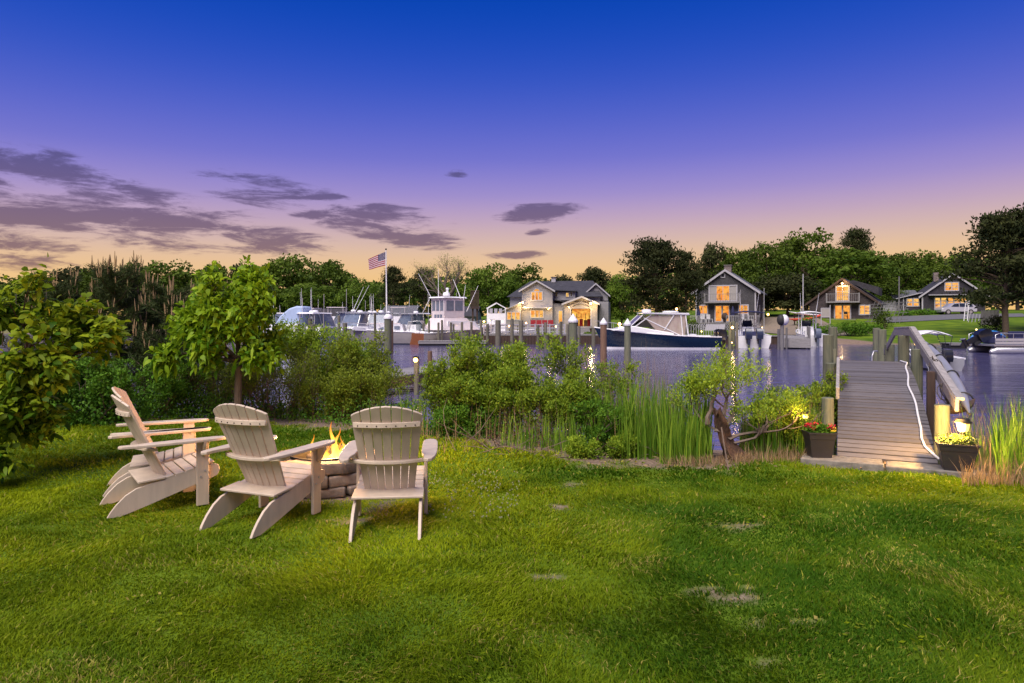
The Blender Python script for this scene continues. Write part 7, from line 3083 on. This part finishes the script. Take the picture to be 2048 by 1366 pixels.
# brown slatted tower
t = thing('wooden_tower', 'dark brown slatted timber tower behind the workboat', 'tower', (atx(950, 78), 78, .2))
m = MB()
for s in (-1, 1):
    m.b2(s * .25 - .1, s * .25 + .1, -.1, .1, -.4, 2.6)
m.build('leg', M_darkwood, t)
for i in range(7):
    m = MB()
    m.b2(-.48 + i * .14, -.39 + i * .14, -.3, .3, 2.6, 4.5)
    m.build('slat', M_darkwood, t)
m = MB()
m.b2(-.52, .52, -.34, .34, 2.5, 2.6)
m.b2(-.52, .52, -.34, .34, 4.5, 4.58)
m.build('platform', M_darkwood, t)
# globe finial on a post seen over the young tree
p = at(472, 553, 30)
t = thing('globe_post', 'grey ball finial on a post showing above the young tree', 'post', (p.x, p.y, -1.5))
m = MB()
m.cyl((0, 0, 0), (0, 0, p.z + 1.5), .03, .03, 8)
m.build('post_shaft', M_alum, t)
m = MB()
m.ball((0, 0, p.z + 1.5), .10, 14)
m.build('globe', M_hull2, t, smooth=60)
m = MB()
m.lathe([(.20, 0), (.19, .10), (.12, .19), (.03, .23)], 14, (0.05, 0, p.z + 1.05))
m.build('dome', M_hull2, t, smooth=60)

# car by the charcoal house
cp = at(1911, 629, 91)
t = thing('parked_car', 'silver crossover parked in front of the charcoal house', 'car', (cp.x, cp.y, cp.z), R(-4))
body = [(-2.25, .30), (-2.30, .62), (-2.15, .86), (-1.35, .98), (-.75, 1.42), (-.2, 1.56), (1.1, 1.56), (1.75, 1.40), (2.15, .98), (2.25, .70), (2.2, .32)]
m = MB()
rows = []
for (y, k) in ((-.90, .0), (-.88, .0), (.88, .0), (.90, .0)):
    rows.append([(x * (1 if abs(y) < .89 else .985), y * (1 - .16 * max(0, (z - .95) / .6)), z) for x, z in body])
n_ = len(body)
vs = [p_ for r_ in rows for p_ in r_]
fs = [[i * n_ + j, i * n_ + (j + 1) % n_, (i + 1) * n_ + (j + 1) % n_, (i + 1) * n_ + j] for i in range(3) for j in range(n_)] + [list(range(n_))[::-1], [3 * n_ + j for j in range(n_)]]
m.add(vs, fs)
m.build('body', M_silver, t, smooth=30)
for s in (-1, 1):
    for (a, b, c_, d_) in (((-1.05, 1.02), (-.05, 1.02), (-.05, 1.46), (-.62, 1.38)), ((.05, 1.02), (1.0, 1.02), (1.0, 1.46), (.05, 1.47)), ((1.1, 1.02), (1.75, 1.05), (1.55, 1.36), (1.1, 1.46))):
        m = MB()
        m.poly([(x, s * (.91 - .145 * max(0, (z - .95) / .6)) + s * .004, z) for x, z in (a, b, c_, d_)])
        m.build('side_window', M_glass, t)
    for x in (-1.42, 1.42):
        m = MB()
        m.tube([(x, s * .72, .34), (x, s * .93, .34)], .345, 18)
        w_ = m.build('wheel', M_rubber, t, smooth=40)
        m = MB()
        m.tube([(x, s * .92, .34), (x, s * .945, .34)], .21, 12)
        m.build('rim', M_alum, w_, smooth=40)
m = MB()
m.prism([(-2.28, -.8, .66), (-2.12, -.8, .84), (-1.95, -.8, .84), (-2.05, -.8, .68)], (0, -.12, 0))
m.build('headlight', M_white, t)
m = MB()
m.b2(-2.28, 2.22, -.915, -.9, .28, .40)
m.build('sill_trim', M_rubber, t)
# white ladder leaning on the pine, stakes and grey fence
lp = at(1929, 640, 80)
t = thing('ladder', 'white ladder leaning beside the silver car', 'ladder', (lp.x, lp.y, lp.z - .3))
for s in (0, .4):
    m = MB()
    m.bar((s - .1, 0, 0), (s + .35, .3, 2.6), .07, .05)
    m.build('ladder_rail', M_white, t)
for i in range(8):
    m = MB()
    f = (i + .5) / 8
    m.bar((-.1 + .45 * f, .3 * f, 2.6 * f), (.3 + .45 * f, .3 * f, 2.6 * f), .03, .03)
    m.build('rung', M_white, t)
for i in range(4):
    p = at(1936 + i * 6.5, 641 + i * .8, 78)
    m = MB()
    m.bar((p.x, p.y, p.z - .3), (p.x + .25, p.y, p.z + .85), .07, .05)
    tag(m.build('garden_stake', M_trim), 'pale leaning stake right of the white ladder, %s of four' % ORD[i], 'stake', 'stakes beside the ladder')
fp = at(1978, 646, 70)
t = thing('board_fence', 'grey board fence panel under the right-hand pine', 'fence', (fp.x, fp.y, fp.z - .2), R(-12))
for i in range(9):
    m = MB()
    m.b2(-.75 + i * .17, -.60 + i * .17, -.015, .015, 0, 1.5)
    m.build('board', M_fence, t)
m = MB()
m.b2(.78, .9, -.05, .07, -.1, 1.7)
m.build('post', M_fence, t)
# framed notice board by the barn cottage
p = at(1651, 617, 76)
t = thing('notice_frame', 'white-framed screen panel left of the barn cottage doors', 'panel', (p.x, p.y, .7), R(-15))
m = MB()
m.b2(-.42, .42, -.01, .01, 1.1, 2.0)
m.build('screen', M_greyhull, t)
m = MB()
for (x0, x1, z0, z1) in ((-.5, -.42, 0, 2.05), (.42, .5, 0, 2.4), (-.42, .42, 2.0, 2.08), (-.42, .42, 1.02, 1.1)):
    m.b2(x0, x1, -.03, .03, z0, z1)
m.build('frame', M_trim, t)
# swim float behind the right bank
dock('swim_float', 'small pale float against the bank left of the tilted outboard', (atx(1890, 52), 52, 0), (atx(1925, 52), 52, 0), 1.2, -.25, .15, M_greywood, 6)
